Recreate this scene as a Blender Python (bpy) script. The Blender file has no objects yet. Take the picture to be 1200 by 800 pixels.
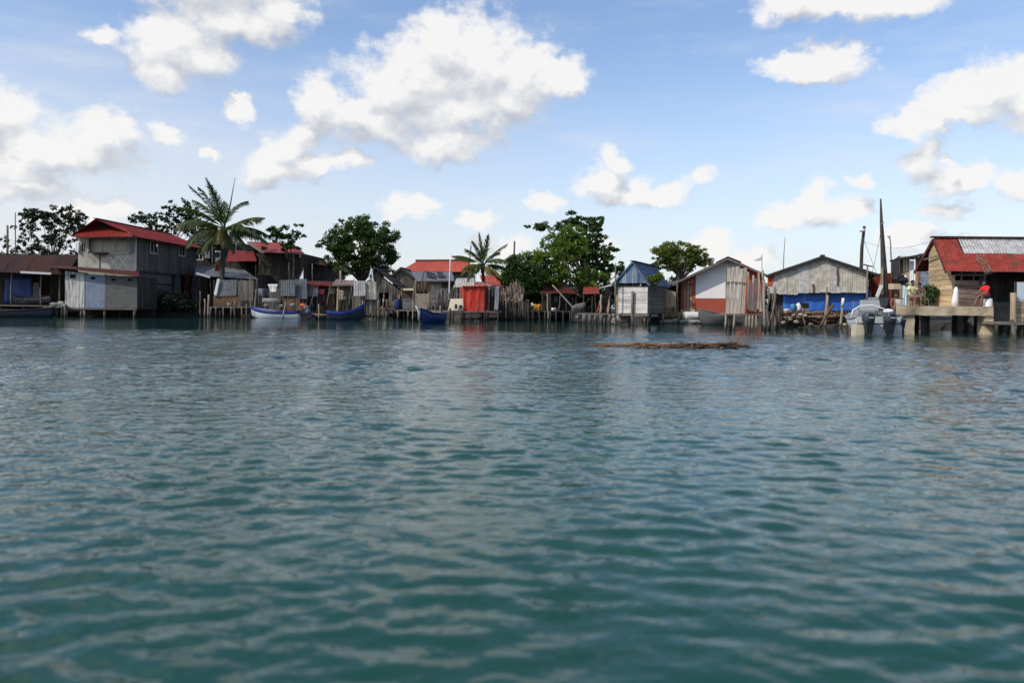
import bpy, bmesh, math, random
import numpy as np
from mathutils import Vector, Matrix, Euler, noise as mnoise

R = random.Random(7)
SC = bpy.context.scene
COL = SC.collection
# ---------------------------------------------------------------- camera model (used only to size things at their real distance)
F, HZ, CH = 873.0, 356.0, 1.30
ROLL = 0.00833
def pt(px, py, D):
    u, w = px - 600, py - HZ
    return Vector(((u + w * ROLL) / F * D, D, CH - (w - u * ROLL) / F * D))
def xa(px, D, py=350): return pt(px, py, D).x
def za(px, py, D): return pt(px, py, D).z

# ---------------------------------------------------------------- mesh collector
class MB:
    def __init__(s): s.v = []; s.f = []; s.t = []
    def add(s, vs, fs):
        o = len(s.v); s.v.extend([tuple(p) for p in vs]); s.f.extend([tuple(i + o for i in q) for q in fs])
    def hexa(s, p):
        s.add(p, [(3,2,1,0),(4,5,6,7),(0,1,5,4),(1,2,6,5),(2,3,7,6),(3,0,4,7)])
    def box(s, x0, x1, y0, y1, z0, z1):
        s.hexa([(x0,y0,z0),(x1,y0,z0),(x1,y1,z0),(x0,y1,z0),(x0,y0,z1),(x1,y0,z1),(x1,y1,z1),(x0,y1,z1)])
    def obox(s, c, size, rot=(0,0,0)):
        m = Euler(rot).to_matrix(); c = Vector(c); a, b, d = size[0]/2, size[1]/2, size[2]/2
        s.hexa([c + m @ Vector(q) for q in ((-a,-b,-d),(a,-b,-d),(a,b,-d),(-a,b,-d),(-a,-b,d),(a,-b,d),(a,b,d),(-a,b,d))])
    def beam(s, p, q, w, h=None):
        h = h or w; p, q = Vector(p), Vector(q); d = (q - p).normalized()
        up = Vector((0,0,1)) if abs(d.z) < .9 else Vector((0,1,0))
        a = d.cross(up).normalized(); b = a.cross(d).normalized()
        a *= w/2; b *= h/2
        s.hexa([p-a-b, p+a-b, q+a-b, q-a-b, p-a+b, p+a+b, q+a+b, q-a+b])
    def tube(s, pts, radii, n=7, caps=True):
        pts = [Vector(p) for p in pts]
        if not hasattr(radii, '__len__'): radii = [radii]*len(pts)
        o = len(s.v)
        ref = None
        for i, p in enumerate(pts):
            d = (pts[min(i+1, len(pts)-1)] - pts[max(i-1, 0)]).normalized()
            if ref is None:
                ref = d.orthogonal().normalized()
            a = (ref - d * ref.dot(d)).normalized(); ref = a
            b = d.cross(a)
            for k in range(n):
                t = 2*math.pi*k/n
                s.v.append(tuple(p + (a*math.cos(t) + b*math.sin(t)) * radii[i]))
        for i in range(len(pts)-1):
            for k in range(n):
                k2 = (k+1) % n
                s.f.append((o+i*n+k, o+i*n+k2, o+(i+1)*n+k2, o+(i+1)*n+k))
        if caps:
            s.f.append(tuple(o+k for k in reversed(range(n))))
            s.f.append(tuple(o+(len(pts)-1)*n+k for k in range(n)))
    def grid(s, P, th=0.0, nrm=None):
        """P: rows of points; th>0 makes a closed shell of that thickness along nrm."""
        r, c = len(P), len(P[0]); o = len(s.v)
        for row in P: s.v.extend([tuple(p) for p in row])
        fs = [(i*c+j, i*c+j+1, (i+1)*c+j+1, (i+1)*c+j) for i in range(r-1) for j in range(c-1)]
        s.f.extend([tuple(o+k for k in q) for q in fs])
        if th:
            nrm = Vector(nrm); o2 = len(s.v)
            for row in P: s.v.extend([tuple(Vector(p) - nrm*th) for p in row])
            s.f.extend([tuple(o2+k for k in reversed(q)) for q in fs])
            ring = [j for j in range(c)] + [i*c+c-1 for i in range(1, r)] + [(r-1)*c+j for j in range(c-2, -1, -1)] + [i*c for i in range(r-2, 0, -1)]
            for k in range(len(ring)):
                a, b = ring[k], ring[(k+1) % len(ring)]
                s.f.append((o+b, o+a, o2+a, o2+b))
    def sphere(s, c, r, nu=10, nv=6, jit=0, sc=(1,1,1)):
        c = Vector(c); o = len(s.v)
        s.v.append(tuple(c + Vector((0,0,-r*sc[2]))))
        for i in range(1, nv):
            ph = -math.pi/2 + math.pi*i/nv
            for k in range(nu):
                t = 2*math.pi*k/nu; rr = r*(1 + R.uniform(-jit, jit))
                s.v.append(tuple(c + Vector((rr*sc[0]*math.cos(ph)*math.cos(t), rr*sc[1]*math.cos(ph)*math.sin(t), rr*sc[2]*math.sin(ph)))))
        s.v.append(tuple(c + Vector((0,0,r*sc[2]))))
        top = o + 1 + (nv-1)*nu
        for k in range(nu):
            k2 = (k+1) % nu
            s.f.append((o, o+1+k2, o+1+k))
            for i in range(nv-2):
                s.f.append((o+1+i*nu+k, o+1+i*nu+k2, o+1+(i+1)*nu+k2, o+1+(i+1)*nu+k))
            s.f.append((o+1+(nv-2)*nu+k, o+1+(nv-2)*nu+k2, top))
    def build(s, name, mat, parent=None, smooth=False, fix=True, tint=None):
        me = bpy.data.meshes.new(name)
        off = Vector((0,0,0))
        ob = bpy.data.objects.new(name, me); COL.objects.link(ob)
        if parent is not None:
            r = parent
            while r.parent is not None: r = r.parent
            off = r.location.copy(); ob.parent = parent
        else:
            a = np.array(s.v); off = Vector(((a[:,0].min()+a[:,0].max())/2, (a[:,1].min()+a[:,1].max())/2, a[:,2].min()))
            ob.location = off
        me.from_pydata([(x-off.x, y-off.y, z-off.z) for x, y, z in s.v], [], s.f)
        if fix:
            bm = bmesh.new(); bm.from_mesh(me); bmesh.ops.recalc_face_normals(bm, faces=bm.faces[:]); bm.to_mesh(me); bm.free()
        if smooth:
            me.polygons.foreach_set('use_smooth', [True]*len(me.polygons))
        if tint is not None:
            at = me.attributes.new('tint', 'FLOAT', 'FACE'); at.data.foreach_set('value', np.array(tint, dtype=np.float32))
        me.materials.append(mat)
        return ob

def thing(name, label, cat, loc=(0,0,0), group=None):
    o = bpy.data.objects.new(name, None); COL.objects.link(o); o.location = Vector(loc); o.empty_display_size = .3
    return tag(o, label, cat, group)
def tag(o, label, cat, group=None):
    o['label'] = label; o['category'] = cat
    if group: o['group'] = group
    return o
def structure(o): o['kind'] = 'structure'; return o
def copy_tree(o, parent=None):
    c = o.copy(); COL.objects.link(c)
    if parent is not None: c.parent = parent
    for ch in list(o.children): copy_tree(ch, c)
    return c

# ---------------------------------------------------------------- shape helpers
def wall(mb, A, B, z0, top, th=.03, mode='v', bw=.18, ops=(), gap=.008, jit=.006, rag=.0):
    A, B = Vector((A[0], A[1])), Vector((B[0], B[1])); L = (B-A).length; d = (B-A)/L; n = Vector((d.y, -d.x))
    tf = top if callable(top) else (lambda u: top)
    def put(u0, u1, za0, zb0, zb1, dz=0):
        o = R.uniform(0, jit); q = []
        for z in (0, 1):
            for (u, k) in ((u0, 0), (u1, 0), (u1, 1), (u0, 1)):
                b = A + d*u + n*(o + (th if k == 0 else 0))
                q.append((b.x, b.y, za0 if z == 0 else (zb0 if u == u0 else zb1)))
        mb.hexa(q)
    if mode == 'v':
        ed = [0.0]
        while ed[-1] < L - bw*.5: ed.append(ed[-1] + bw*R.uniform(.8, 1.2) if gap else ed[-1] + bw)
        ed[-1] = L
        for o in ops: ed += [max(0, o[0]), min(L, o[1])]
        ed = sorted(set(round(e, 4) for e in ed))
        for u0, u1 in zip(ed[:-1], ed[1:]):
            if u1 - u0 < .02: continue
            m = (u0+u1)/2; seg = [(z0 - R.uniform(0, rag), None)]
            cuts = sorted([(o[2], o[3]) for o in ops if o[0]-.001 <= m <= o[1]+.001])
            z = z0 - R.uniform(0, rag)
            for c0, c1 in cuts:
                if c0 > z + .01: put(u0, u1-gap, z, c0, c0)
                z = c1
            r = R.uniform(0, rag)
            if min(tf(u0), tf(u1)) > z + .01: put(u0, u1-gap, z, tf(u0)-r, tf(u1)-r)
            elif max(tf(u0), tf(u1)) > z + .02: put(u0, u1-gap, z, max(z+.01, tf(u0)-r), max(z+.01, tf(u1)-r))
    else:
        zt = max(tf(L*i/40) for i in range(41)); z = z0
        while z < zt - .03:
            z1 = min(zt, z + bw*R.uniform(.85, 1.15)); zm = (z+z1)/2
            us = [L*i/80 for i in range(81) if tf(L*i/80) >= zm]
            if us:
                iv = [(us[0], us[-1])]
                for o in ops:
                    if o[2] - .001 <= zm <= o[3] + .001:
                        nv = []
                        for a, b in iv:
                            if o[1] <= a or o[0] >= b: nv.append((a, b)); continue
                            if o[0] > a: nv.append((a, o[0]))
                            if o[1] < b: nv.append((o[1], b))
                        iv = nv
                for a, b in iv:
                    # butt joints here and there
                    if b - a > 2.2 and R.random() < .5:
                        m = R.uniform(a+.6, b-.6); put(a, m-.004, z, z1-gap, z1-gap); put(m+.004, b, z, z1-gap, z1-gap)
                    elif b - a > .03: put(a - R.uniform(0, rag), b + R.uniform(0, rag), z, z1-gap, z1-gap)
            z = z1

def ribbed(mb, a, b, c, d, pitch=.2, amp=.018, th=.008, wave=.012, sheet=.95):
    """corrugated sheets laid side by side: a,b lower edge, d,c upper edge; ribs run from the lower to the upper edge"""
    a, b, c, d = map(Vector, (a, b, c, d)); n = (b-a).cross(d-a).normalized()
    if n.z < 0 or (abs(n.z) < .05 and n.y > 0): n = -n
    L = max((b-a).length, (c-d).length); ns = max(1, round(L/sheet))
    for s in range(ns):
        t0, t1 = s/ns, min(1, (s+1)/ns + (.02/L if s < ns-1 else 0)); k = max(2, round(L/ns/pitch))*2
        lift = R.uniform(0, .006) + (s % 2)*.012; drop = R.uniform(-.02, .02)
        P = []
        for j in range(4):
            v = j/3 - (drop/ max(.3, (d-a).length) if j == 0 else 0); row = []; sag = R.uniform(-wave, wave) if 0 < j < 3 else 0
            for i in range(k+1):
                t = t0 + (t1-t0)*i/k
                p = (a.lerp(b, t)).lerp(d.lerp(c, t), v)
                row.append(p + n*(lift + sag + (amp if i % 2 else -amp)))
            P.append(row)
        mb.grid(P, th, n)

def slab(mb, a, b, c, d, th):
    a, b, c, d = map(Vector, (a, b, c, d)); n = (b-a).cross(d-a).normalized()*th
    mb.hexa([a-n, b-n, c-n, d-n, a, b, c, d])

def cloth(mb, a, b, c, d, nu=10, nv=8, amp=.05, th=.006, seed=0, fold=3.0, rag=.0):
    """hanging cloth: a,b top edge; d,c bottom edge"""
    a, b, c, d = map(Vector, (a, b, c, d)); n = (b-a).cross(d-a).normalized()
    P = []
    for j in range(nv+1):
        row = []
        for i in range(nu+1):
            u, v = i/nu, j/nv
            p = a.lerp(b, u).lerp(d.lerp(c, u), v)
            w = mnoise.noise(Vector((u*fold + seed*7.1, v*.9, seed*3.3))) + .5*mnoise.noise(Vector((u*fold*2.3, v*2.6, seed+5.0)))
            row.append(p + n*amp*w*(.35+.65*v) + Vector((0,0, -rag*(mnoise.noise(Vector((u*4, seed, 1)))+.5) if j == nv else -rag*.5*math.sin(u*math.pi) if j == 0 else 0)))
        P.append(row)
    mb.grid(P, th, n)

def pole(p, q, r0=.05, r1=.04, bend=.04, n=7, k=5):
    m = MB(); p, q = Vector(p), Vector(q); L = (q-p).length; s1, s2 = R.random()*9, R.random()*9
    pts = [p.lerp(q, i/k) + Vector((mnoise.noise(Vector((s1, i*.6, 0))), mnoise.noise(Vector((s2, i*.6, 3))), 0))*bend*math.sin(math.pi*i/k)*2 for i in range(k+1)]
    m.tube(pts, [(r0 + (r1-r0)*i/k)*R.uniform(.9, 1.1) for i in range(k+1)], n)
    return m

def posts(T, mat, lst, D, zb=-.5, name='post'):
    """lst: (px, top py, radius[, depth])"""
    for it in lst:
        dd = it[3] if len(it) > 3 else D
        p = pt(it[0], it[1], dd)
        pole((p.x + R.uniform(-.05, .05), p.y + R.uniform(-.03, .03), zb), p, it[2]*1.1, it[2], .03).build(name, mat, T, smooth=True)

def window(T, ax, at, a0, a1, z0, z1, fmat, pmat, fw=.06, inset=.05, name='window', mull=1, out=None):
    """ax 'f' faces -y at y=at ; 's' faces +x at x=at"""
    m = MB()
    def bx(u0, u1, v0, v1, d0, d1):
        if ax == 'f': m.box(u0, u1, at-d1, at-d0, v0, v1)
        else: m.box(at+d0, at+d1, u0, u1, v0, v1)
    bx(a0, a0+fw, z0, z1, 0, .05); bx(a1-fw, a1, z0, z1, 0, .05); bx(a0+fw, a1-fw, z0, z0+fw, 0, .05); bx(a0+fw, a1-fw, z1-fw, z1, 0, .05)
    for i in range(mull):
        c = a0 + (a1-a0)*(i+1)/(mull+1); bx(c-fw*.3, c+fw*.3, z0+fw, z1-fw, .005, .04)
    w = m.build(name, fmat, T)
    if pmat:
        m = MB(); bx(a0+fw*.6, a1-fw*.6, z0+fw*.6, z1-fw*.6, -inset-.01, -inset); m.build('pane', pmat, w)
    return w

def gable_house(T, x0, x1, xm, y0, y1, z0, zl, zr, zt, mats, roofmat, ov=.5, oe=.35, mode='v', bw=.18, of=(), orr=(), ol=(), rth=.02, pitch=.2, back=True, smode=None):
    """gable towards the camera"""
    def top(u):
        x = x0 + u
        return zl + (zt-zl)*(x-x0)/(xm-x0) if x < xm else zr + (zt-zr)*(x1-x)/(x1-xm)
    m = MB(); wall(m, (x0, y0), (x1, y0), z0, top, mode=mode, bw=bw, ops=of); m.build('front_wall', mats[0], T)
    m = MB(); wall(m, (x1+.002, y0), (x1+.002, y1), z0, zr, mode=smode or mode, bw=bw, ops=orr); m.build('side_wall', mats[1], T)
    m = MB(); wall(m, (x0-.002, y1), (x0-.002, y0), z0, zl, mode=smode or mode, bw=bw, ops=ol); m.build('side_wall', mats[2] if len(mats) > 2 else mats[1], T)
    if back:
        m = MB(); wall(m, (x1, y1), (x0, y1), z0, lambda u: top(x1-x0-u), mode='v', bw=.4); m.build('back_wall', mats[1], T)
    sl, sr = (zt-zl)/(xm-x0), (zt-zr)/(x1-xm); h = .06
    m = MB()
    ribbed(m, (x0-oe, y1+.3, zl-oe*sl+h), (x0-oe, y0-ov, zl-oe*sl+h), (xm, y0-ov, zt+h), (xm, y1+.3, zt+h), pitch)
    ribbed(m, (x1+oe, y0-ov, zr-oe*sr+h), (x1+oe, y1+.3, zr-oe*sr+h), (xm, y1+.3, zt+h), (xm, y0-ov, zt+h), pitch)
    rf = m.build('roof', roofmat, T)
    m = MB(); m.beam((xm, y0-ov-.02, zt+h+.03), (xm, y1+.32, zt+h+.03), .3, .03); m.build('ridge_cap', roofmat, rf)
    return rf

def ridge_x_house(T, x0, x1, y0, ym, y1, z0, ze, zt, mats, roofmat, ov=.4, oe=.4, mode='v', bw=.18, of=(), pitch=.2, shear=0., roof_back=True, orr=()):
    """ridge parallel to the shore, slope towards the camera"""
    zb = ze
    m = MB(); wall(m, (x0, y0), (x1, y0), z0, ze, mode=mode, bw=bw, ops=of); m.build('front_wall', mats[0], T)
    def top(u):
        y = y0+u
        return ze + (zt-ze)*(y-y0)/(ym-y0) if y < ym else zb + (zt-zb)*(y1-y)/(y1-ym)
    m = MB(); wall(m, (x1+.002, y0), (x1+.002, y1), z0, top, mode=mode, bw=bw, ops=orr); m.build('side_wall', mats[1], T)
    m = MB(); wall(m, (x0-.002, y1), (x0-.002, y0), z0, lambda u: top(y1-y0-u), mode=mode, bw=bw); m.build('side_wall', mats[1], T)
    m = MB(); wall(m, (x1, y1), (x0, y1), z0, zb, mode='v', bw=.5); m.build('back_wall', mats[1], T)
    s = (zt-ze)/(ym-y0); h = .06; m = MB()
    ribbed(m, (x0-ov+shear, y0-oe, ze-oe*s+h), (x1+ov+shear, y0-oe, ze-oe*s+h), (x1+ov, ym, zt+h), (x0-ov, ym, zt+h), pitch)
    s2 = (zt-zb)/(y1-ym)
    if roof_back: ribbed(m, (x1+ov, y1+oe, zb-oe*s2+h), (x0-ov, y1+oe, zb-oe*s2+h), (x0-ov, ym, zt+h), (x1+ov, ym, zt+h), pitch)
    rf = m.build('roof', roofmat, T)
    m = MB(); m.beam((x0-ov-.02, ym, zt+h+.03), (x1+ov+.02, ym, zt+h+.03), .3, .03); m.build('ridge_cap', roofmat, rf)
    return rf
# ---------------------------------------------------------------- materials
def lin(r, g, b):
    f = lambda c: (c/255/12.92) if c/255 <= .04045 else ((c/255+.055)/1.055)**2.4
    return (f(r), f(g), f(b), 1)
class NT:
    def __init__(s, nt): s.nt = nt
    def n(s, typ, **kw):
        nd = s.nt.nodes.new(typ)
        for k, v in kw.items():
            if k == 'ins':
                for i, val in v.items():
                    if hasattr(val, 'is_output') or hasattr(val, 'links'): s.nt.links.new(val, nd.inputs[i])
                    else: nd.inputs[i].default_value = val
            else: setattr(nd, k, v)
        return nd
    def math(s, op, a, b=0., c=0., clamp=False):
        return s.n('ShaderNodeMath', operation=op, use_clamp=clamp, ins={0: a, 1: b, 2: c}).outputs[0]
    def vm(s, op, a, b=None, c=None):
        d = {0: a}
        if b is not None: d[1] = b
        if c is not None: d[2] = c
        nd = s.n('ShaderNodeVectorMath', operation=op, ins=d)
        return nd.outputs[1] if op in ('LENGTH', 'DOT_PRODUCT', 'DISTANCE') else nd.outputs[0]
    def mix(s, f, a, b, blend='MIX'):
        nd = s.n('ShaderNodeMix', data_type='RGBA', blend_type=blend, ins={0: f, 6: a, 7: b})
        return nd.outputs[2]
    def noise(s, vec, scale, det=3, rough=.55, out=0):
        return s.n('ShaderNodeTexNoise', ins={'Vector': vec, 'Scale': scale, 'Detail': det, 'Roughness': rough}).outputs[out]
    def ramp(s, f, stops):
        nd = s.n('ShaderNodeValToRGB', ins={0: f}); e = nd.color_ramp.elements
        while len(e) < len(stops): e.new(.5)
        for k, (p, c) in enumerate(stops): e[k].position = p; e[k].color = c if len(c) == 4 else (*c, 1)
        return nd.outputs[0]
    def rng(s, f, a, b, c=0., d=1., smooth=True):
        return s.n('ShaderNodeMapRange', interpolation_type='SMOOTHSTEP' if smooth else 'LINEAR', ins={0: f, 1: a, 2: b, 3: c, 4: d}).outputs[0]
def mat(name):
    m = bpy.data.materials.new(name); m.use_nodes = True; nt = m.node_tree; nt.nodes.clear(); t = NT(nt)
    out = t.n('ShaderNodeOutputMaterial'); b = t.n('ShaderNodeBsdfPrincipled'); nt.links.new(b.outputs[0], out.inputs[0])
    return m, t, b, out
def link(t, a, b): t.nt.links.new(a, b)
def scl(c, k): return (c[0]*k, c[1]*k, c[2]*k, 1)

def wood(name, c1, c2, grain='z', var=.5, stain=.5, paint=None, paint_amt=.5, rough=.85, wetfoot=.85):
    m, t, b, o = mat(name)
    oc = t.n('ShaderNodeTexCoord').outputs['Object']; isl = t.n('ShaderNodeNewGeometry').outputs['Random Per Island']
    sc = {'z': (14, 14, 1.2), 'x': (1.2, 14, 14), 'y': (14, 1.2, 14)}[grain]
    off = t.vm('ADD', oc, t.n('ShaderNodeCombineXYZ', ins={0: t.math('MULTIPLY', isl, 13.), 1: t.math('MULTIPLY', isl, 7.), 2: t.math('MULTIPLY', isl, 31.)}).outputs[0])
    g = t.noise(t.vm('MULTIPLY', off, sc), 1., 4, .6)
    c = t.mix(t.rng(g, .3, .7), c1, c2)
    if paint:
        k = t.noise(t.vm('MULTIPLY', off, tuple(.35*q for q in sc)), 1.3, 5, .7)
        c = t.mix(t.rng(k, paint_amt-.05, paint_amt+.05), paint, c)
    s = t.noise(oc, .9, 5, .65)
    c = t.mix(t.math('MULTIPLY', t.rng(s, .45, .75), stain), c, scl(c1, .35))
    c = t.mix(1., c, t.n('ShaderNodeCombineXYZ', ins={0: t.math('MULTIPLY_ADD', isl, var, 1-var*.55), 1: t.math('MULTIPLY_ADD', isl, var, 1-var*.55), 2: t.math('MULTIPLY_ADD', isl, var*.9, 1-var*.5)}).outputs[0], 'MULTIPLY')
    wet = t.rng(t.math('ADD', t.n('ShaderNodeSeparateXYZ', ins={0: t.n('ShaderNodeNewGeometry').outputs['Position']}).outputs[2], t.math('MULTIPLY', t.math('SUBTRACT', g, .5), .25)), .42, .12)
    c = t.mix(t.math('MULTIPLY', wet, wetfoot), c, (.018, .020, .013, 1))          # wet, weedy foot of everything that stands in the water
    link(t, c, b.inputs['Base Color']); b.inputs['Roughness'].default_value = rough; b.inputs['Specular IOR Level'].default_value = .2
    bp = t.n('ShaderNodeBump', ins={'Strength': .5, 'Distance': .01, 'Height': g}); link(t, bp.outputs[0], b.inputs['Normal'])
    return m
def metal(name, c, rust=lin(96, 58, 44), amt=.5, streak=.5, var=.35, metallic=.14, rough=.55, spot=1.2):
    """weathered sheet: paint or zinc with rust patches and run-off streaks"""
    m, t, b, o = mat(name)
    oc = t.n('ShaderNodeTexCoord').outputs['Object']; isl = t.n('ShaderNodeNewGeometry').outputs['Random Per Island']
    off = t.vm('ADD', oc, t.n('ShaderNodeCombineXYZ', ins={0: t.math('MULTIPLY', isl, 9.), 1: 0., 2: t.math('MULTIPLY', isl, 17.)}).outputs[0])
    n1 = t.noise(off, spot, 6, .68); n2 = t.noise(t.vm('MULTIPLY', oc, (7, 7, .5)), 1., 3, .6)
    f = t.math('ADD', n1, t.math('MULTIPLY', t.math('SUBTRACT', n2, .5), streak))
    f = t.math('ADD', f, t.math('MULTIPLY', t.math('SUBTRACT', isl, .5), .16))
    k = t.rng(f, 1-amt-.07, 1-amt+.12)
    lo = t.mix(t.rng(t.noise(oc, 3.1, 4), .35, .7), scl(c, .72), scl(c, 1.12))
    col = t.mix(k, lo, t.mix(t.noise(oc, 9., 3), rust, scl(rust, .45)))
    col = t.mix(1., col, t.n('ShaderNodeCombineXYZ', ins={i: t.math('MULTIPLY_ADD', isl, var, 1-var*.6) for i in range(3)}).outputs[0], 'MULTIPLY')
    link(t, col, b.inputs['Base Color']); b.inputs['Metallic'].default_value = 0
    link(t, t.math('MULTIPLY_ADD', k, .3, rough), b.inputs['Roughness']); b.inputs['Specular IOR Level'].default_value = metallic
    bp = t.n('ShaderNodeBump', ins={'Strength': .3, 'Distance': .01, 'Height': n1}); link(t, bp.outputs[0], b.inputs['Normal'])
    return m
def plain(name, c, var=.25, scale=2.5, rough=.8, spec=.3, dirt=None, dirt_amt=.35, bump=.3, det=5, tri=(1,1,1)):
    """render, concrete, cloth, plastic ... mottled and dirty"""
    m, t, b, o = mat(name)
    oc = t.vm('MULTIPLY', t.n('ShaderNodeTexCoord').outputs['Object'], tri)
    n = t.noise(oc, scale, det, .62); n2 = t.noise(oc, scale*.37, 4, .6)
    col = t.mix(n, scl(c, 1-var), scl(c, 1+var))
    if dirt: col = t.mix(t.rng(n2, .62-dirt_amt*.35, .8-dirt_amt*.2), col, dirt)
    link(t, col, b.inputs['Base Color']); b.inputs['Roughness'].default_value = rough; b.inputs['Specular IOR Level'].default_value = spec
    bp = t.n('ShaderNodeBump', ins={'Strength': bump, 'Distance': .02, 'Height': n}); link(t, bp.outputs[0], b.inputs['Normal'])
    return m
def leaf(name, dark, light, trans=.35, yellow=None, yamt=.0):
    m, t, b, o = mat(name)
    isl = t.n('ShaderNodeNewGeometry').outputs['Random Per Island']; ti = t.n('ShaderNodeAttribute', attribute_name='tint').outputs['Fac']
    f = t.math('ADD', t.math('MULTIPLY', isl, .45), t.math('MULTIPLY', ti, .55), clamp=True)
    col = t.mix(f, dark, light)
    if yellow: col = t.mix(t.rng(isl, 1-yamt, 1-yamt+.05), col, yellow)
    link(t, col, b.inputs['Base Color']); b.inputs['Roughness'].default_value = .5; b.inputs['Specular IOR Level'].default_value = .3
    tr = t.n('ShaderNodeBsdfTranslucent'); link(t, t.mix(1., col, (1.5, 1.6, .6, 1), 'MULTIPLY'), tr.inputs[0])
    mx = t.n('ShaderNodeMixShader', ins={0: trans}); link(t, b.outputs[0], mx.inputs[1]); link(t, tr.outputs[0], mx.inputs[2]); link(t, mx.outputs[0], o.inputs[0])
    return m

Wt = {}
Wt['grey'] = wood('weathered_grey_wood', (0.1152,0.1013,0.0842,1), (0.2160,0.1956,0.1620,1))
Wt['greyx'] = wood('weathered_grey_boards', (0.1152,0.1013,0.0842,1), (0.2160,0.1956,0.1620,1), 'x')
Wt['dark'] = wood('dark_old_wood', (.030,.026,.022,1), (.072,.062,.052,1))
Wt['darkx'] = wood('dark_old_boards', (0.0338,0.0276,0.0223,1), (0.0750,0.0618,0.0473,1), 'x')
Wt['mid'] = wood('grey_brown_wood', (.092,.085,.078,1), (.17,.158,.145,1))
Wt['brown'] = wood('brown_wood', (0.0800,0.0466,0.0288,1), (0.1600,0.1009,0.0648,1))
Wt['brownx'] = wood('brown_boards', (.12,.085,.065,1), (.25,.19,.15,1), 'x', var=.7)
Wt['bleach'] = wood('bleached_planks', (.36,.30,.24,1), (.60,.52,.43,1), var=.3, stain=.5)
Wt['yellow'] = wood('raw_yellow_planks', (.38,.27,.15,1), (.60,.45,.27,1), 'y', var=.6, stain=.6)
Wt['white'] = wood('white_washed_planks', (.33,.29,.26,1), (.45,.41,.37,1), 'x', var=.25, stain=.45, paint=(.62,.59,.55,1), paint_amt=.56)
Wt['whitez'] = wood('flaking_white_planks', (.24,.22,.20,1), (.36,.34,.31,1), 'z', var=.15, stain=.5, paint=(.60,.59,.57,1), paint_amt=.52)
Wt['bluegrey'] = wood('blue_grey_painted_planks', (.16,.18,.21,1), (.20,.23,.27,1), 'z', var=.15, stain=.4, paint=(.20,.24,.31,1), paint_amt=.6)
Wt['blue'] = wood('faded_blue_boards', (0.1800,0.2095,0.2268,1), (0.2970,0.3230,0.3240,1), 'z', var=.75, stain=.3, paint=(0.0630,0.1397,0.2754,1), paint_amt=.50)
Wt['red'] = wood('faded_red_boards', (.16,.08,.06,1), (.24,.15,.11,1), 'z', var=.5, stain=.4, paint=(.30,.075,.05,1), paint_amt=.52)
Wt['tan'] = wood('tan_planks', (.26,.19,.12,1), (.40,.31,.21,1), 'z', var=.5)
Wt['pole'] = wood('grey_pole_wood', (0.1125,0.0946,0.0743,1), (0.2400,0.2037,0.1620,1), 'z', var=.4)
Wt['polepale'] = wood('pale_pole_wood', (.22,.18,.14,1), (.38,.32,.25,1), 'z', var=.4, stain=.4)  # paler tone of the pole wood
Wt['poledark'] = wood('dark_pole_wood', (0.0350,0.0306,0.0252,1), (0.0770,0.0679,0.0567,1), 'z', var=.4)
Wt['thatch'] = wood('dry_thatch', (0.0800,0.0698,0.0576,1), (0.1920,0.1630,0.1296,1), 'z', var=.8, stain=.3)
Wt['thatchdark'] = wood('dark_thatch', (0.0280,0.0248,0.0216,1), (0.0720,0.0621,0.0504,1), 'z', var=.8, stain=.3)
Wt['frond_dry'] = wood('dry_palm_leaf', (.14,.10,.075,1), (.30,.22,.17,1), 'z', var=.8, stain=.2)
Wt['bark'] = wood('bark', (0.0560,0.0466,0.0360,1), (0.1200,0.1009,0.0792,1), 'z', var=.3)
Wt['palmbark'] = wood('palm_bark', (0.0360,0.0320,0.0270,1), (0.0840,0.0727,0.0594,1), 'x', var=.3)
Wt['drift'] = wood('driftwood_brown', (.085,.042,.024,1), (.19,.105,.062,1), 'x', var=.8, stain=.4, wetfoot=0)
Wt['driftpale'] = wood('driftwood_pale', (.15,.095,.06,1), (.28,.20,.13,1), 'x', var=.6, stain=.3, wetfoot=0)
Wt['driftdark'] = wood('driftwood_dark', (.03,.018,.012,1), (.07,.04,.025,1), 'x', var=.6, wetfoot=0)
Mt = {}
Mt['red'] = metal('red_painted_sheet', (.22,.026,.019,1), amt=.28, rust=(.12,.04,.03,1), var=.2)
Mt['redold'] = metal('faded_red_sheet', (.31,.050,.035,1), amt=.44, rust=(.16,.07,.05,1), var=.25)
Mt['redrust'] = metal('rusty_red_sheet', (.12,.030,.022,1), amt=.45, rust=(.14,.055,.04,1))
Mt['orange'] = metal('orange_red_sheet', (.50,.085,.04,1), amt=.25, rust=(.25,.07,.04,1), var=.15)
Mt['darkrust'] = metal('dark_rusted_sheet', (.060,.030,.023,1), amt=.5, rust=(.10,.045,.03,1), var=.4, metallic=.05)
Mt['zinc'] = metal('weathered_zinc_sheet', (.46,.43,.365,1), amt=.16, rust=(.26,.19,.13,1), streak=.9, var=.10)
Mt['zincpale'] = metal('pale_zinc_sheet', (.46,.45,.43,1), amt=.20, rust=(.24,.15,.10,1), streak=.5, var=.12)
Mt['zincblue'] = metal('blue_grey_zinc_sheet', (.15,.158,.17,1), amt=.3, rust=(.13,.11,.10,1), var=.25)
Mt['zincdark'] = metal('dark_zinc_sheet', (.11,.12,.13,1), amt=.35, rust=(.10,.065,.05,1), var=.3)
Mt['bluesheet'] = metal('blue_painted_sheet', (.105,.145,.215,1), amt=.33, rust=(.12,.12,.13,1), var=.3)
Mt['blackedge'] = metal('black_fascia', (.03,.03,.032,1), amt=.3, rust=(.06,.04,.035,1))
Pl = {}
Pl['whitewall'] = plain('white_painted_wall', (.76,.74,.71,1), .06, 2., dirt=(.40,.37,.35,1), dirt_amt=.12, tri=(1,1,.3))
Pl['redwall'] = plain('red_painted_wall', (.34,.075,.043,1), .18, 2., dirt=(.22,.06,.04,1), dirt_amt=.3)
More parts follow.
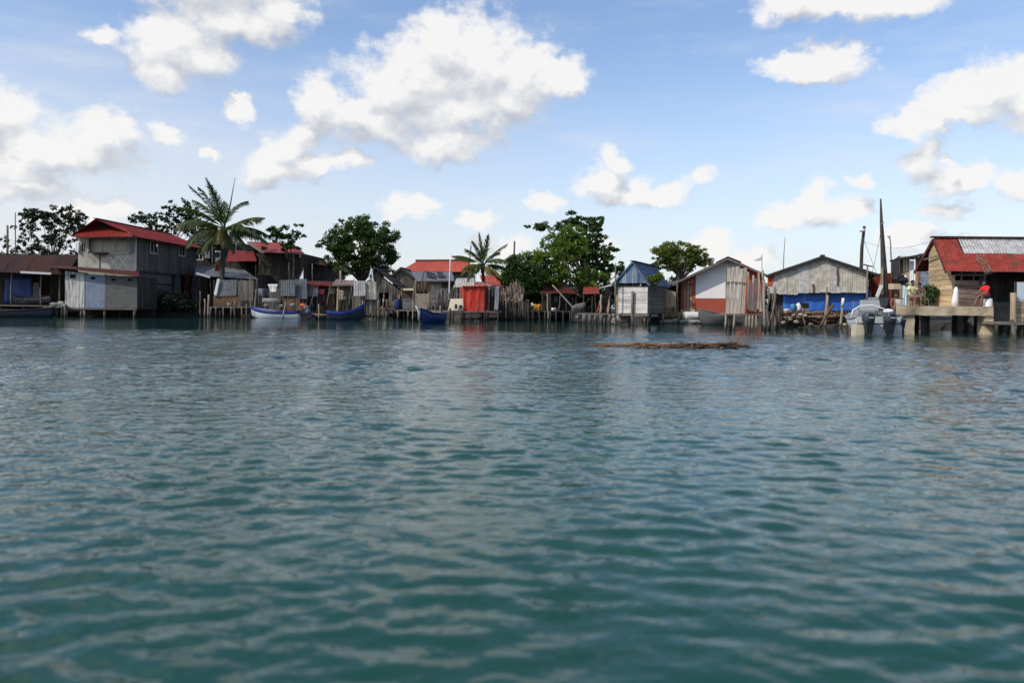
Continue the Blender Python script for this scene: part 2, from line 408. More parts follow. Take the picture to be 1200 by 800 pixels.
Pl['render'] = plain('pale_render', (.40,.385,.33,1), .2, 2.2, dirt=(.22,.21,.18,1), dirt_amt=.4)
Pl['cream'] = plain('cream_render', (.52,.49,.38,1), .15, 2.2, dirt=(.30,.27,.2,1), dirt_amt=.4)
Pl['greyrender'] = plain('grey_render', (.15,.15,.155,1), .2, 1.8, dirt=(.10,.10,.10,1), dirt_amt=.5)
Pl['block'] = plain('grey_blockwork', (.11,.108,.10,1), .25, 2.5, dirt=(.08,.08,.08,1), dirt_amt=.5, tri=(1,1,3))
Pl['concrete'] = plain('old_concrete', (.56,.46,.31,1), .30, 2.4, dirt=(.24,.19,.12,1), dirt_amt=.45, bump=.8)
Pl['pinkwall'] = plain('brown_pink_wall', (.22,.16,.135,1), .25, 2., dirt=(.10,.08,.07,1), dirt_amt=.4)
Pl['tarpblue'] = plain('blue_tarpaulin', (.028,.12,.44,1), .22, 1.1, rough=.5, spec=.3, dirt=(.07,.15,.36,1), dirt_amt=.45)  # paler patches put the tarpaulin's varying light and shade into its colour
Pl['tarpdark'] = plain('deep_blue_tarpaulin', (.015,.055,.24,1), .2, 1.5, rough=.5, spec=.4)
Pl['tarpred'] = plain('red_tarpaulin', (.46,.038,.020,1), .2, 1.6, rough=.55, spec=.25, dirt=(.30,.05,.035,1), dirt_amt=.4)
Pl['redcloth'] = plain('dark_red_cloth', (.13,.028,.026,1), .25)
Pl['white'] = plain('white_cloth', (.72,.72,.72,1), .08)
Pl['whiteplastic'] = plain('white_plastic', (.70,.69,.66,1), .08, rough=.4, dirt=(.45,.42,.36,1), dirt_amt=.25)
Pl['creamboard'] = plain('cream_board', (.50,.45,.34,1), .15, dirt=(.4,.36,.27,1), dirt_amt=.25)
Pl['greycloth'] = plain('grey_cloth', (.20,.21,.23,1), .2)
Pl['darkcloth'] = plain('dark_cloth', (.03,.035,.045,1), .3)
Pl['lightblue'] = plain('pale_blue_cloth', (.50,.60,.68,1), .2, 5)
Pl['pink'] = plain('pink_cloth', (.60,.10,.10,1), .15)
Pl['orange'] = plain('orange_cloth', (.75,.20,.10,1), .15)
Pl['redshirt'] = plain('red_shirt', (.72,.025,.025,1), .1)
Pl['yellowshirt'] = plain('pale_yellow_shirt', (.66,.66,.33,1), .12)
Pl['tealcloth'] = plain('teal_cloth', (.14,.33,.27,1), .2)
Pl['skin'] = plain('brown_skin', (.20,.10,.065,1), .12, rough=.55)
Pl['hair'] = plain('black_hair', (.012,.010,.009,1), .3)
Pl['hullwhite'] = plain('white_boat_paint', (.50,.54,.58,1), .1, rough=.45, dirt=(.3,.31,.3,1), dirt_amt=.3)
Pl['hullblue'] = plain('blue_boat_paint', (.014,.032,.19,1), .25, rough=.5, dirt=(.03,.05,.12,1), dirt_amt=.4)
Pl['hullnavy'] = plain('navy_boat_paint', (.010,.024,.11,1), .3, rough=.5, dirt=(.02,.03,.06,1), dirt_amt=.4)
Pl['hulldark'] = plain('dark_boat_paint', (.02,.025,.035,1), .3, rough=.5)
Pl['hullgrey'] = plain('grey_fibreglass', (.42,.44,.45,1), .12, rough=.4, dirt=(.26,.27,.26,1), dirt_amt=.3)
Pl['hullinside'] = plain('boat_inside', (.22,.22,.20,1), .25)
Pl['motor'] = plain('dark_motor_cowl', (.05,.058,.072,1), .15, rough=.35, spec=.5, bump=.05)
Pl['motorleg'] = plain('black_motor_leg', (.02,.022,.026,1), .2, rough=.4)
Pl['decal'] = plain('silver_lettering', (.6,.6,.6,1), .05)
Pl['yellowdrum'] = plain('orange_yellow_plastic', (.75,.32,.02,1), .12, rough=.4)
Pl['bluebucket'] = plain('blue_plastic', (.10,.33,.60,1), .1, rough=.4)
Pl['black'] = plain('black_plastic', (.018,.018,.018,1), .3, rough=.6)
Pl['glassdark'] = plain('dark_window_glass', (.025,.03,.035,1), .2, rough=.12, spec=.5, bump=.02)
Pl['curtain'] = plain('dull_curtain', (.56,.55,.44,1), .25, 3, tri=(4,4,.4))
Pl['whiteframe'] = plain('white_frame', (.52,.52,.51,1), .1)
Pl['yellowrail'] = plain('pale_yellow_rail', (.52,.50,.38,1), .12)
Pl['rock'] = plain('rubble', (.26,.24,.21,1), .35, 3, dirt=(.08,.075,.06,1), dirt_amt=.5, bump=1.)
Pl['tyre'] = plain('old_rubber', (.03,.03,.03,1), .3)
Pl['steel'] = plain('dull_steel', (.25,.26,.27,1), .25, rough=.45, dirt=(.14,.10,.07,1), dirt_amt=.4)
Pl['woven'] = plain('woven_matting', (.27,.23,.17,1), .35, 9, dirt=(.16,.13,.10,1), dirt_amt=.4)
Pl['signred'] = plain('sign_red', (.35,.07,.06,1), .2)
Pl['signwhite'] = plain('sign_white', (.62,.60,.58,1), .1)
Lf = {}
Lf['almond'] = leaf('dark_almond_leaves', (.012,.022,.012,1), (.035,.055,.025,1), .25)
Lf['mango'] = leaf('mango_leaves', (.014,.028,.007,1), (.07,.12,.02,1), .3)
Lf['bright'] = leaf('bright_leaves', (.04,.08,.012,1), (.19,.28,.045,1), .38)
Lf['bread'] = leaf('breadfruit_leaves', (.018,.040,.013,1), (.07,.12,.03,1), .3)
Lf['umbrella'] = leaf('umbrella_tree_leaves', (.03,.05,.009,1), (.20,.24,.04,1), .35)
Lf['bush'] = leaf('bush_leaves', (.016,.035,.010,1), (.06,.11,.025,1), .3)
Lf['palm'] = leaf('palm_leaflets', (.022,.040,.010,1), (.09,.13,.030,1), .32, (.22,.17,.04,1), .05)
Lf['palmyellow'] = leaf('yellowed_palm_leaflets', (.09,.085,.02,1), (.24,.19,.045,1), .35)
Lf['scrub'] = leaf('dark_scrub_leaves', (.008,.014,.008,1), (.03,.045,.018,1), .2)
Lf['dry'] = leaf('dry_grass_blades', (.22,.16,.07,1), (.45,.36,.17,1), .2)
# ---------------------------------------------------------------- camera, light, sky
SC.view_settings.view_transform = 'Standard'; SC.view_settings.look = 'None'; SC.view_settings.gamma = 1
SC.view_settings.use_curve_mapping = False
SC.view_settings.exposure = 0.0
cam = bpy.data.cameras.new('camera'); co = bpy.data.objects.new('camera', cam); COL.objects.link(co); SC.camera = co
co.location = (0, 0, CH)
cam.sensor_width = 36; cam.lens = 36*F/1200
cam.shift_y = -(400-HZ)/1200
co.matrix_world = Matrix.Translation((0,0,CH)) @ Matrix.Rotation(math.radians(90), 4, 'X') @ Matrix.Rotation(math.atan(ROLL), 4, 'Z')
cam.clip_start = .1; cam.clip_end = 20000
cam.dof.use_dof = True; cam.dof.focus_distance = 30; cam.dof.aperture_fstop = 1.0

SUN = Vector((-.70, -.46, .74)).normalized()
EL = math.asin(SUN.z); AZ = math.atan2(SUN.x, SUN.y)
sd = bpy.data.lights.new('sun', 'SUN'); sd.energy = 3.1; sd.angle = math.radians(.55); sd.color = (1., .93, .82)
so = bpy.data.objects.new('sun', sd); COL.objects.link(so); so.rotation_euler = SUN.to_track_quat('Z', 'Y').to_euler(); so.location = (0, 0, 60)

world = bpy.data.worlds.new('World'); SC.world = world; world.use_nodes = True
wt = world.node_tree; wt.nodes.clear(); T_ = NT(wt)
w_out = T_.n('ShaderNodeOutputWorld'); w_bg = T_.n('ShaderNodeBackground'); wt.links.new(w_bg.outputs[0], w_out.inputs[0])
SKYS = .15
w_bg.inputs[1].default_value = SKYS
sky = T_.n('ShaderNodeTexSky', sky_type='NISHITA', sun_disc=False, sun_elevation=EL, sun_rotation=AZ % (2*math.pi), altitude=0, air_density=1.0, dust_density=1.2, ozone_density=1.5)
gen = T_.n('ShaderNodeTexCoord').outputs['Generated']
sx = T_.n('ShaderNodeSeparateXYZ', ins={0: gen})
hyp = T_.math('SQRT', T_.math('ADD', T_.math('MULTIPLY', sx.outputs[0], sx.outputs[0]), T_.math('ADD', T_.math('MULTIPLY', sx.outputs[1], sx.outputs[1]), 1e-5)))
azi = T_.math('ARCTAN2', sx.outputs[0], sx.outputs[1]); ele = T_.math('DIVIDE', sx.outputs[2], hyp)
ae = T_.n('ShaderNodeCombineXYZ', ins={0: azi, 1: ele, 2: 0.}).outputs[0]          # azimuth / slope coordinates of the sky
def sky_at(px, py):
    u, w = px-600, py-HZ; uu, ww = (u+w*ROLL)/F, (w-u*ROLL)/F
    return math.atan(uu), -ww/math.sqrt(1+uu*uu)
# cumulus: groups of lobes (x, y, rx, ry in the photograph's pixels -> directions)
LOBES = [
 # upper left cloud
 (270,22,75,36),(205,45,52,44),(195,85,32,22),(325,14,42,24),(235,70,40,30),(140,36,34,12),(250,-30,110,40),
 # left bank
 (118,158,52,32),(60,168,70,38),(0,128,42,36),(18,185,60,28),(85,182,80,22),(150,150,22,24),
 # main cloud
 (520,50,44,44),(490,78,52,44),(560,70,60,52),(610,85,52,36),(655,88,32,20),(470,110,62,40),(415,130,48,32),(370,112,26,34),(540,130,78,34),(440,140,60,26),(520,168,60,24),(490,100,90,40),(590,110,60,36),
 (345,178,34,30),(380,190,42,16),(318,195,30,24),(360,150,20,18),(410,186,26,10),(335,205,50,14),
 # little ones left
 (279,125,18,12),(196,158,13,14),(242,177,12,7),
 # top right flat cloud
 (985,8,95,20),(930,-2,55,18),(1060,2,50,16),
 # right of centre pill
 (935,70,52,14),(982,72,38,22),(960,82,40,14),
 # right bank
 (1185,92,46,26),(1140,110,46,24),(1098,122,36,20),(1060,136,32,16),(1210,118,60,30),(1120,132,70,14),
 # lower right group
 (1100,206,36,24),(1078,172,24,20),(1108,180,12,8),(1150,205,22,16),(1192,220,22,18),(1102,248,34,12),(1130,212,40,14),
 (960,240,20,26),(950,252,50,18),(995,250,20,12),(925,262,34,10),(1010,212,22,10),
 # mid right
 (716,190,18,22),(700,215,26,20),(750,222,22,20),(790,222,26,16),(826,206,18,14),(745,232,60,12),
 (640,236,20,12),(480,246,34,14),(560,262,22,12),(835,288,26,18),(812,296,20,10),(1060,285,40,20),(430,285,40,14),(880,300,30,12),
 (100,245,60,14),(20,215,60,16),(690,292,36,10),(590,290,40,10),(1150,285,40,10),
]
pv = T_.n('ShaderNodeCombineXYZ', ins={0: T_.math('MULTIPLY', azi, 1.), 1: T_.math('MULTIPLY', ele, 1.15), 2: 0.}).outputs[0]
w1 = T_.noise(pv, 9., 6, .6, out=1); w2 = T_.noise(pv, 42., 4, .6, out=1)
wv = T_.vm('ADD', T_.vm('MULTIPLY', T_.vm('SUBTRACT', w1, (.5,.5,.5)), (.085,.075,0)), T_.vm('MULTIPLY', T_.vm('SUBTRACT', w2, (.5,.5,.5)), (.026,.024,0)))
def lobe_field(P):
    acc = None
    for (x, y, rx, ry) in LOBES:
        a, e = sky_at(x, y); k = 1/math.sqrt(1+((x-600)/F)**2)
        rx_, ry_ = rx*1.12/F*k*k, ry*1.12/F*k
        q = T_.n('ShaderNodeVectorMath', operation='MULTIPLY_ADD', ins={0: P, 1: (1/rx_, 1/ry_, 0), 2: (-a/rx_, -e/ry_, 0)}).outputs[0]
        d = T_.vm('LENGTH', q)
        acc = d if acc is None else T_.n('ShaderNodeMath', operation='SMOOTH_MIN', ins={0: acc, 1: d, 2: .28}).outputs[0]
    return T_.math('SUBTRACT', 1., acc)
pa = T_.vm('ADD', ae, wv)
fA = lobe_field(pa)
fB = lobe_field(T_.vm('ADD', pa, (-.006, .034, 0)))
fine = T_.math('SUBTRACT', T_.noise(pv, 26., 6, .62), .5)
denA = T_.math('ADD', fA, T_.math('MULTIPLY', fine, 1.75))
alpha = T_.rng(denA, -.22, .48)
# generic scattered cumulus for the rest of the sky (behind the camera, seen only in reflections)
back = T_.math('MULTIPLY', T_.rng(T_.noise(gen, 3.2, 6, .6), .52, .68), T_.math('MAXIMUM', T_.rng(sx.outputs[1], .62, .35), T_.rng(ele, .46, .62)))
alpha = T_.math('MAXIMUM', alpha, back)
# shading: how much thicker the cloud gets towards the light
relief = T_.math('SUBTRACT', fA, fB)
fine2 = T_.math('SUBTRACT', T_.noise(T_.vm('ADD', pv, (-.003, .014, 0)), 26., 6, .62), .5)
lit = T_.math('ADD', T_.math('MULTIPLY_ADD', relief, .80, .66), T_.math('MULTIPLY', T_.math('SUBTRACT', fine, fine2), .85))
lit = T_.math('ADD', lit, T_.math('MULTIPLY', fine, .25))
ccol = T_.ramp(lit, [(.0, (.55,.58,.65)), (.32, (.68,.71,.77)), (.60, (.84,.855,.885)), (.90, (1.04,1.03,1.02))])
ccol = T_.vm('SCALE', ccol); wt.nodes[-1].inputs['Scale'].default_value = .90/SKYS
# clear sky: the physical sky, pulled towards the milky tropical air low down
skyc = T_.mix(1., sky.outputs[0], (1.15, 1.20, 1.30, 1), 'MULTIPLY')
milk = T_.rng(ele, -.02, .38, .62, .03)
cirrus = T_.math('MULTIPLY', T_.rng(T_.noise(T_.vm('MULTIPLY', ae, (3., 13., 1.)), 1., 5, .62), .45, .8), .38)
left_haze = T_.math('MULTIPLY', T_.rng(azi, .15, -.75), T_.math('MULTIPLY', T_.rng(ele, .40, .03), .42))
milk = T_.math('ADD', T_.math('ADD', milk, left_haze), cirrus, clamp=True)
skyc = T_.mix(milk, skyc, (.80/SKYS, .825/SKYS, .87/SKYS, 1))
fin = T_.mix(T_.math('MULTIPLY', alpha, .97), skyc, ccol)
below = T_.rng(ele, -.06, -.01)
fin = T_.mix(below, (.25/SKYS*.6, .3/SKYS*.6, .33/SKYS*.6, 1), fin)
wt.links.new(fin, w_bg.inputs[0])
world.cycles.sampling_method = 'MANUAL'; world.cycles.sample_map_resolution = 512

# ---------------------------------------------------------------- water
def water_material():
    m, t, b, o = mat('sea_water')
    oc = t.n('ShaderNodeNewGeometry').outputs['Position']; sp = t.n('ShaderNodeSeparateXYZ', ins={0: oc})
    n = t.noise(oc, .11, 3, .5); n2 = t.noise(oc, .5, 3, .5)
    shallow = t.math('ADD', t.rng(sp.outputs[1], 26., 6., 0., .75), t.math('MULTIPLY', t.math('SUBTRACT', n, .5), 1.3), clamp=True)
    col = t.mix(shallow, (.011, .046, .042, 1), (.011, .070, .043, 1))
    col = t.mix(t.math('MULTIPLY', n2, .35), col, (.003, .025, .026, 1))
    link(t, col, b.inputs['Base Color']); b.inputs['Roughness'].default_value = .035; b.inputs['IOR'].default_value = 1.333
    # ripples: lively in the open channel, nearly still in the lee of the houses
    lee = t.math('ADD', sp.outputs[1], t.math('MULTIPLY', t.math('SUBTRACT', t.noise(t.vm('MULTIPLY', oc, (.10, .10, .1)), 1., 4, .6), .5), 9.))
    lee = t.math('SUBTRACT', lee, t.math('MULTIPLY', sp.outputs[0], -.02))
    amp = t.rng(lee, 32., 38., 1., .30)
    amp = t.math('MULTIPLY', amp, t.rng(sp.outputs[1], 4., 18., .40, .60))
    gust = t.rng(t.noise(t.vm('MULTIPLY', oc, (.09, .035, 1)), 1., 4, .6), .35, .65, .55, 1.25)
    h = t.math('ADD', t.noise(t.vm('MULTIPLY', oc, (2.4, 3.2, 1)), 1., 3, .55), t.math('MULTIPLY', t.noise(t.vm('MULTIPLY', oc, (7., 9., 1)), 1., 2, .5), .28))
    link(t, t.math('ADD', .035, t.math('MULTIPLY', t.rng(sp.outputs[1], 7., 20., 0., .03), t.rng(lee, 33., 37., 1., .3))), b.inputs['Roughness'])
    h = t.math('ADD', h, t.math('MULTIPLY', t.noise(t.vm('MULTIPLY', oc, (.55, 1.25, 1)), 1., 3, .6), t.rng(sp.outputs[1], 8., 20., 0., 1.1)))
    bp = t.n('ShaderNodeBump', ins={'Strength': 1., 'Height': t.math('MULTIPLY', h, t.math('MULTIPLY', amp, gust)), 'Distance': .085})
    link(t, bp.outputs[0], b.inputs['Normal'])
    return m
WATER = water_material()
def water_fan():
    rs = [1.5]
    while rs[-1] < 48: rs.append(rs[-1]*1.0038)
    while rs[-1] < 6000: rs.append(rs[-1]*1.25)
    rs = np.array(rs); th = np.linspace(-.92, .92, 470)
    RR, TT = np.meshgrid(rs, th, indexing='ij')
    X = RR*np.sin(TT); Y = RR*np.cos(TT) - 4.0
    sp = np.maximum(RR*.0039, .015); rg = np.random.RandomState(3); Zh = np.zeros_like(X)
    for k in range(150):
        lam = .08*(4.3**rg.rand()) if k < 90 else .28*(2.8**rg.rand()); a = rg.normal(.10, .52 if k < 90 else .75); kx, ky = math.sin(a), math.cos(a)
        slope = .0212 if k < 90 else .022
        A = slope*lam/(2*math.pi)*1.45
        ph = (X*kx + Y*ky)*2*math.pi/lam + rg.rand()*6.283
        fade = np.clip((lam/sp - 2.6)/2.4, 0, 1)
        if k >= 90: fade = fade*np.clip((Y-4)/11, .12, 1)
        Zh += A*fade*np.sin(ph)
    lee = np.clip((40 - Y)/8, 0.05, 1)
    patch = .72 + .42*np.sin(X*.31+1.3*np.sin(Y*.21))*np.sin(Y*.27+.8+.9*np.sin(X*.17))
    patch *= .8 + .55*np.sin(X*1.1+2.1*np.sin(Y*.63+1.))*np.sin(Y*1.37+1.7*np.sin(X*.83+2.))
    Zh *= lee*patch
    nr, nc = X.shape
    V = np.stack([X, Y, Zh], -1).reshape(-1, 3)
    i = np.arange(nr-1)[:,None]*nc + np.arange(nc-1)[None,:]
    Q = np.stack([i, i+nc, i+nc+1, i+1], -1).reshape(-1, 4)
    me = bpy.data.meshes.new('water'); me.vertices.add(len(V)); me.vertices.foreach_set('co', V.astype(np.float32).ravel())
    me.loops.add(len(Q)*4); me.loops.foreach_set('vertex_index', Q.astype(np.int32).ravel())
    me.polygons.add(len(Q)); me.polygons.foreach_set('loop_start', np.arange(0, len(Q)*4, 4, dtype=np.int32)); me.polygons.foreach_set('loop_total', np.full(len(Q), 4, dtype=np.int32))
    me.update(calc_edges=True); me.polygons.foreach_set('use_smooth', [True]*len(Q))
    me.materials.append(WATER); ob = bpy.data.objects.new('water', me); COL.objects.link(ob)
    return structure(ob)
wo = water_fan(); wo.data.update()
if wo.data.polygons[0].normal.z < 0: wo.data.flip_normals()
m = MB(); m.box(-6000, 6000, -6000, 6000, -1.2, -.3)
structure(m.build('water_behind', WATER))

# ---------------------------------------------------------------- island ground
def ground_material():
    m, t, b, o = mat('island_soil'); oc = t.n('ShaderNodeNewGeometry').outputs['Position']
    c = t.ramp(t.noise(oc, .8, 6, .65), [(.3, (.016,.014,.012)), (.5, (.034,.029,.024)), (.7, (.07,.058,.046))])
    link(t, c, b.inputs['Base Color']); b.inputs['Roughness'].default_value = .95
    bp = t.n('ShaderNodeBump', ins={'Strength': .8, 'Distance': .05, 'Height': t.noise(oc, 5., 5)}); link(t, bp.outputs[0], b.inputs['Normal'])
    return m
SOIL = ground_material()
SHORE = [(-120,66),(-70,64),(-45,62.5),(-36,61),(-31,62),(-26,64.5),(-20,66),(-14,68),(-9,67),(-5,62),(0,61),(4,60.5),(8,56),(10,53.5),(12,52.5),(14.5,52.6),(15.6,50.5),(17,47.2),(19,46.2),(22,46),(24,45),(26,42.5),(30,43),(40,44),(60,48),(120,56)]
def ground():
    P = []; xs = np.linspace(-120, 120, 240)
    sx_, sy_ = [p[0] for p in SHORE], [p[1] for p in SHORE]
    for dy, z in ((-1.2,-.9),(-.35,-.12),(.1,.16),(.8,.34),(3,.5),(10,.62),(30,.75),(60,.7),(80,-1.)):
        P.append([(x, np.interp(x, sx_, sy_) + dy + (.3*mnoise.noise(Vector((x*.7, dy, 0))) if dy < 1 else 0), z + (.09*mnoise.noise(Vector((x*.9, dy*1.3, 4))) if z > -.5 else 0)) for x in xs])
    m = MB(); m.grid(P, 0); o = m.build('island_ground', SOIL, smooth=True); return structure(o)
ground()
# ---------------------------------------------------------------- vegetation
def leaf_mesh(clumps, n, size, rng, up=.55, aspect=.5, flat=.75, spread=1.):
    """clumps: (centre, radius, tint). numpy leaf quads scattered through the clumps"""
    C = np.array([c[0] for c in clumps]); Rd = np.array([c[1] for c in clumps]); Tn = np.array([c[2] for c in clumps])
    k = len(clumps); idx = np.repeat(np.arange(k), n); N = len(idx)
    d = rng.normal(size=(N,3)); d /= np.linalg.norm(d, axis=1)[:,None]
    r = rng.rand(N)**.45; pos = C[idx] + d*(r*Rd[idx])[:,None]*np.array([1,1,flat])*spread
    nrm = rng.normal(size=(N,3))*.75 + d*.5 + np.array([0,0,up]); nrm /= np.linalg.norm(nrm, axis=1)[:,None]
    ax = np.cross(nrm, rng.normal(size=(N,3))); ax /= np.linalg.norm(ax, axis=1)[:,None]
    ax[:,2] -= .25; ax /= np.linalg.norm(ax, axis=1)[:,None]
    sd_ = np.cross(nrm, ax); sd_ /= np.linalg.norm(sd_, axis=1)[:,None]
    L = size*(.65+.7*rng.rand(N)); Wd = L*aspect
    a = pos - ax*(L*.5)[:,None]; b = pos + ax*(L*.5)[:,None]
    c = pos + sd_*(Wd*.5)[:,None] + ax*(L*.05)[:,None] - nrm*(L*.08)[:,None]; e = pos - sd_*(Wd*.5)[:,None] + ax*(L*.05)[:,None] - nrm*(L*.08)[:,None]
    V = np.stack([a, c, b, e], 1).reshape(-1, 3)
    tint = np.clip(Tn[idx] + rng.normal(0, .08, N), 0, 1)
    return V, N, tint
def leaf_object(name, V, N, tint, mat_, parent):
    r = parent
    while r.parent is not None: r = r.parent
    V = V - np.array(r.location)
    me = bpy.data.meshes.new(name); me.vertices.add(N*4); me.vertices.foreach_set('co', V.astype(np.float32).ravel())
    me.loops.add(N*4); me.loops.foreach_set('vertex_index', np.arange(N*4, dtype=np.int32))
    me.polygons.add(N); me.polygons.foreach_set('loop_start', np.arange(0, N*4, 4, dtype=np.int32)); me.polygons.foreach_set('loop_total', np.full(N, 4, dtype=np.int32))
    me.update(calc_edges=True)
    at = me.attributes.new('tint', 'FLOAT', 'FACE'); at.data.foreach_set('value', tint.astype(np.float32))
    me.materials.append(mat_); o = bpy.data.objects.new(name, me); COL.objects.link(o); o.parent = parent
    return o
def tree(name, label, cat, D, base, lobes, nclump, clump_r, n, size, lmat, group=None, depth=.8, bark='bark', trunk_r=.22, gap=.0, seed=1, shell=.45, limbs=14, aspect=.5, zbase=.5, tfun=None, flat=.75, trunk_top=None, up=.55):
    """lobes: ellipses of the crown outline in photo pixels at distance D"""
    rg = np.random.RandomState(seed); b = pt(*base, D); b.z = zbase
    T = thing(name, label, cat, b, group); k = D/F; cl = []
    wts = np.array([l[2]*l[3] for l in lobes], float); wts /= wts.sum()
    tries = 0
    while len(cl) < nclump and tries < nclump*40:
        tries += 1
        l = lobes[rg.choice(len(lobes), p=wts)]; d = rg.normal(size=3); d /= np.linalg.norm(d)
        r = (shell + (1-shell)*rg.rand())**(1.0)
        c = pt(l[0], l[1], D) + Vector((d[0]*l[2]*k*r, d[1]*(l[2]+l[3])*.5*depth*k*r, d[2]*l[3]*k*r))
        if gap and mnoise.noise(c*(.75) + Vector((seed*3.7, 0, 0))) < gap - .55: continue
        t = .5 + .45*mnoise.noise(c*.8 + Vector((0, seed, 0)))
        if tfun: t = tfun(c, t)
        cl.append((c, clump_r*rg.uniform(.6, 1.3), t))
    V, N, tint = leaf_mesh(cl, n, size, rg, aspect=aspect, flat=flat, up=up)
    # trunk and limbs
    m = MB(); top = Vector((b.x, b.y, 0)); cen = sum((c[0] for c in cl), Vector())/len(cl)
    zt = trunk_top if trunk_top else b.z + (min(c[0].z for c in cl) - b.z)*.8
    fork = Vector((b.x*.7+cen.x*.3, b.y*.7 + cen.y*.3, max(b.z+.6, zt)))
    m.tube([b - Vector((0,0,.4)), b.lerp(fork, .5) + Vector((.08,0,0)), fork], [trunk_r*1.25, trunk_r, trunk_r*.85], 8)
    tr = m.build('trunk', Wt[bark], T, smooth=True)
    ch = [cl[i][0] for i in rg.choice(len(cl), min(limbs, len(cl)), replace=False)]
    for c in ch:
        m = MB(); p1 = fork.lerp(c, .4) + Vector((rg.normal(0,.2), rg.normal(0,.2), .25)); p2 = fork.lerp(c, .75) + Vector((rg.normal(0,.15), 0, .2))
        m.tube([fork - Vector((0,0,.15)), p1, p2, c], [trunk_r*.55, trunk_r*.36, trunk_r*.22, trunk_r*.08], 6)
        m.build('limb', Wt[bark], T, smooth=True)
    leaf_object('crown', V, N, tint, lmat, T)
    return T
def frond(T, org, dirv, L, droop, lmat, rg, nl=30, lw=.085, ll=.75, name='frond', twist=0.):
    d = Vector(dirv).normalized(); pts = []; p = Vector(org); n = 14; v = d.copy()
    for i in range(n+1):
        pts.append(p.copy()); p = p + v*(L/n); v = (v + Vector((0,0,-droop/n*(.5+i/n)))).normalized()
    m = MB(); m.tube(pts, [.035*(1-.85*i/n)+.004 for i in range(n+1)], 4, caps=False)
    side0 = d.cross(Vector((0,0,1)))
    if side0.length < .05: side0 = Vector((1,0,0))
    side0.normalize()
    for i in range(nl):
        t = .14 + .86*i/(nl-1); f = t*n; a = min(n-1, int(f)); q = pts[a].lerp(pts[a+1], f-a); tg = (pts[a+1]-pts[a]).normalized()
        sd = (side0 - tg*side0.dot(tg)).normalized(); u = sd.cross(tg)
        if u.z < 0: u = -u
        l = ll*(math.sin(math.pi*min(1, .18+t*.80))**.6)*(1 if t < .9 else .7)
        for s in (-1, 1):
            o = (sd*s*(.62+rg.normal(0,.22)) + tg*(.62+.2*t+.5*max(0, tg.z)) + Vector((0,0,(-.75-rg.rand()*.7)*(1-.85*max(0, tg.z)))) + u*.1).normalized()
            e = q + o*l*rg.uniform(.7,1.15); mid = q.lerp(e, .5) + Vector((0,0,.06))
            wv = tg*lw*.5
            if twist: wv = (tg*.6+u*.8).normalized()*lw*.5
            e2 = e + Vector((0,0,-.12*l))
            m.add([q-wv, q+wv, mid+wv, mid-wv, e2], [(0,1,2,3),(3,2,4)])
    return m.build(name, lmat, T, fix=False, tint=[rg.uniform(.1,.9)]*len(m.f))
def palm(label, D, base, crown, fr, seed=1, trunk_r=.17, zbase=.5, lean=.3, ll=.75, nl=30, group=None):
    rg = np.random.RandomState(seed); b = pt(*base, D); b.z = zbase; c = pt(*crown, D)
    T = thing('palm_tree', label, 'palm tree', b, group)
    m = MB(); n = 12; m.tube([b.lerp(c, i/n) + Vector((lean*math.sin(math.pi*i/n), 0, -.4 if i == 0 else 0)) for i in range(n+1)], [trunk_r*(1.35-.5*i/n)*(1+.05*(i%2)) for i in range(n+1)], 9)
    m.build('trunk', Wt['palmbark'], T, smooth=True)
    for f in fr:
        d, L, dr = f[0], f[1], f[2]; lm = Lf['palmyellow'] if len(f) > 3 and f[3] == 'y' else Lf['palm']
        frond(T, c + Vector((rg.normal(0,.05), rg.normal(0,.05), rg.uniform(-.1,.25))), d, L, dr, lm, rg, nl=nl, ll=ll)
    m = MB(); m.tube([c - Vector((0,0,.5)), c + Vector((0,0,.1)), c + Vector((0,0,.5))], [trunk_r*1.1, trunk_r*1.25, trunk_r*.4], 8); m.build('crown_shaft', Wt['palmbark'], T, smooth=True)
    return T, c
# ================================================================ left shore
B = lambda *a: MB()
def quick(name, mat_, parent, fn, smooth=False):
    m = MB(); fn(m); return m.build(name, mat_, parent, smooth)

# ---- long low shack with the dark rusted roof (far left)
D = 58
T = thing('open_shack', 'long low open-sided shack under a dark rust-brown roof, beside the row of latrine cabins', 'shack', (xa(10,D), 61, .5))
e0, e1 = pt(-70,316,57), pt(79,322,57); r0, r1 = pt(-62,297,64), pt(93,299,64)
m = MB(); ribbed(m, e0, e1, r1, r0, .2, wave=.03); rf = m.build('roof', Mt['darkrust'], T)
m = MB(); m.beam(r0 + Vector((0,0,.06)), r1 + Vector((0,0,.06)), .3, .05); m.build('ridge_cap', Mt['blackedge'], rf)
q0, q1 = pt(-70,330,70), pt(93,330,70)
m = MB(); ribbed(m, q1, q0, r0, r1, .2); m.build('rear_roof', Mt['darkrust'], T)
m = MB(); m.beam(pt(24,318.8,56.9), pt(60,320.6,56.9), .04, .16); m.build('fascia_board', Pl['whiteframe'], T)
m = MB(); wall(m, (xa(-70,62), 62), (xa(96,62), 62), .5, za(0,305,62), mode='v', bw=.22); m.build('back_wall', Wt['dark'], T)
m = MB(); wall(m, (xa(92,62), 58.2), (xa(92,62), 62), .5, za(90,316,60), mode='v', bw=.22); m.build('side_wall', Wt['dark'], T)
m = MB()
for i in range(16):
    y = 57.2 + i*.29; m.box(xa(-70,D), xa(75,D), y, y+.27, za(20,357.5,D)-.06-R.uniform(0,.02), za(20,357.5,D))
m.build('deck_planks', Wt['greyx'], T)
posts(T, Wt['pole'], [(13.5,317,.06,57.6),(-25,317,.06,57.6),(48,320,.05,57.6),(70,321,.05,57.6)], D, zb=za(20,358,D))
posts(T, Wt['poledark'], [(-30,358,.08),(2,358,.08),(28,358,.08),(49,358,.08),(60,358,.09),(73,358,.08)], 57.4)
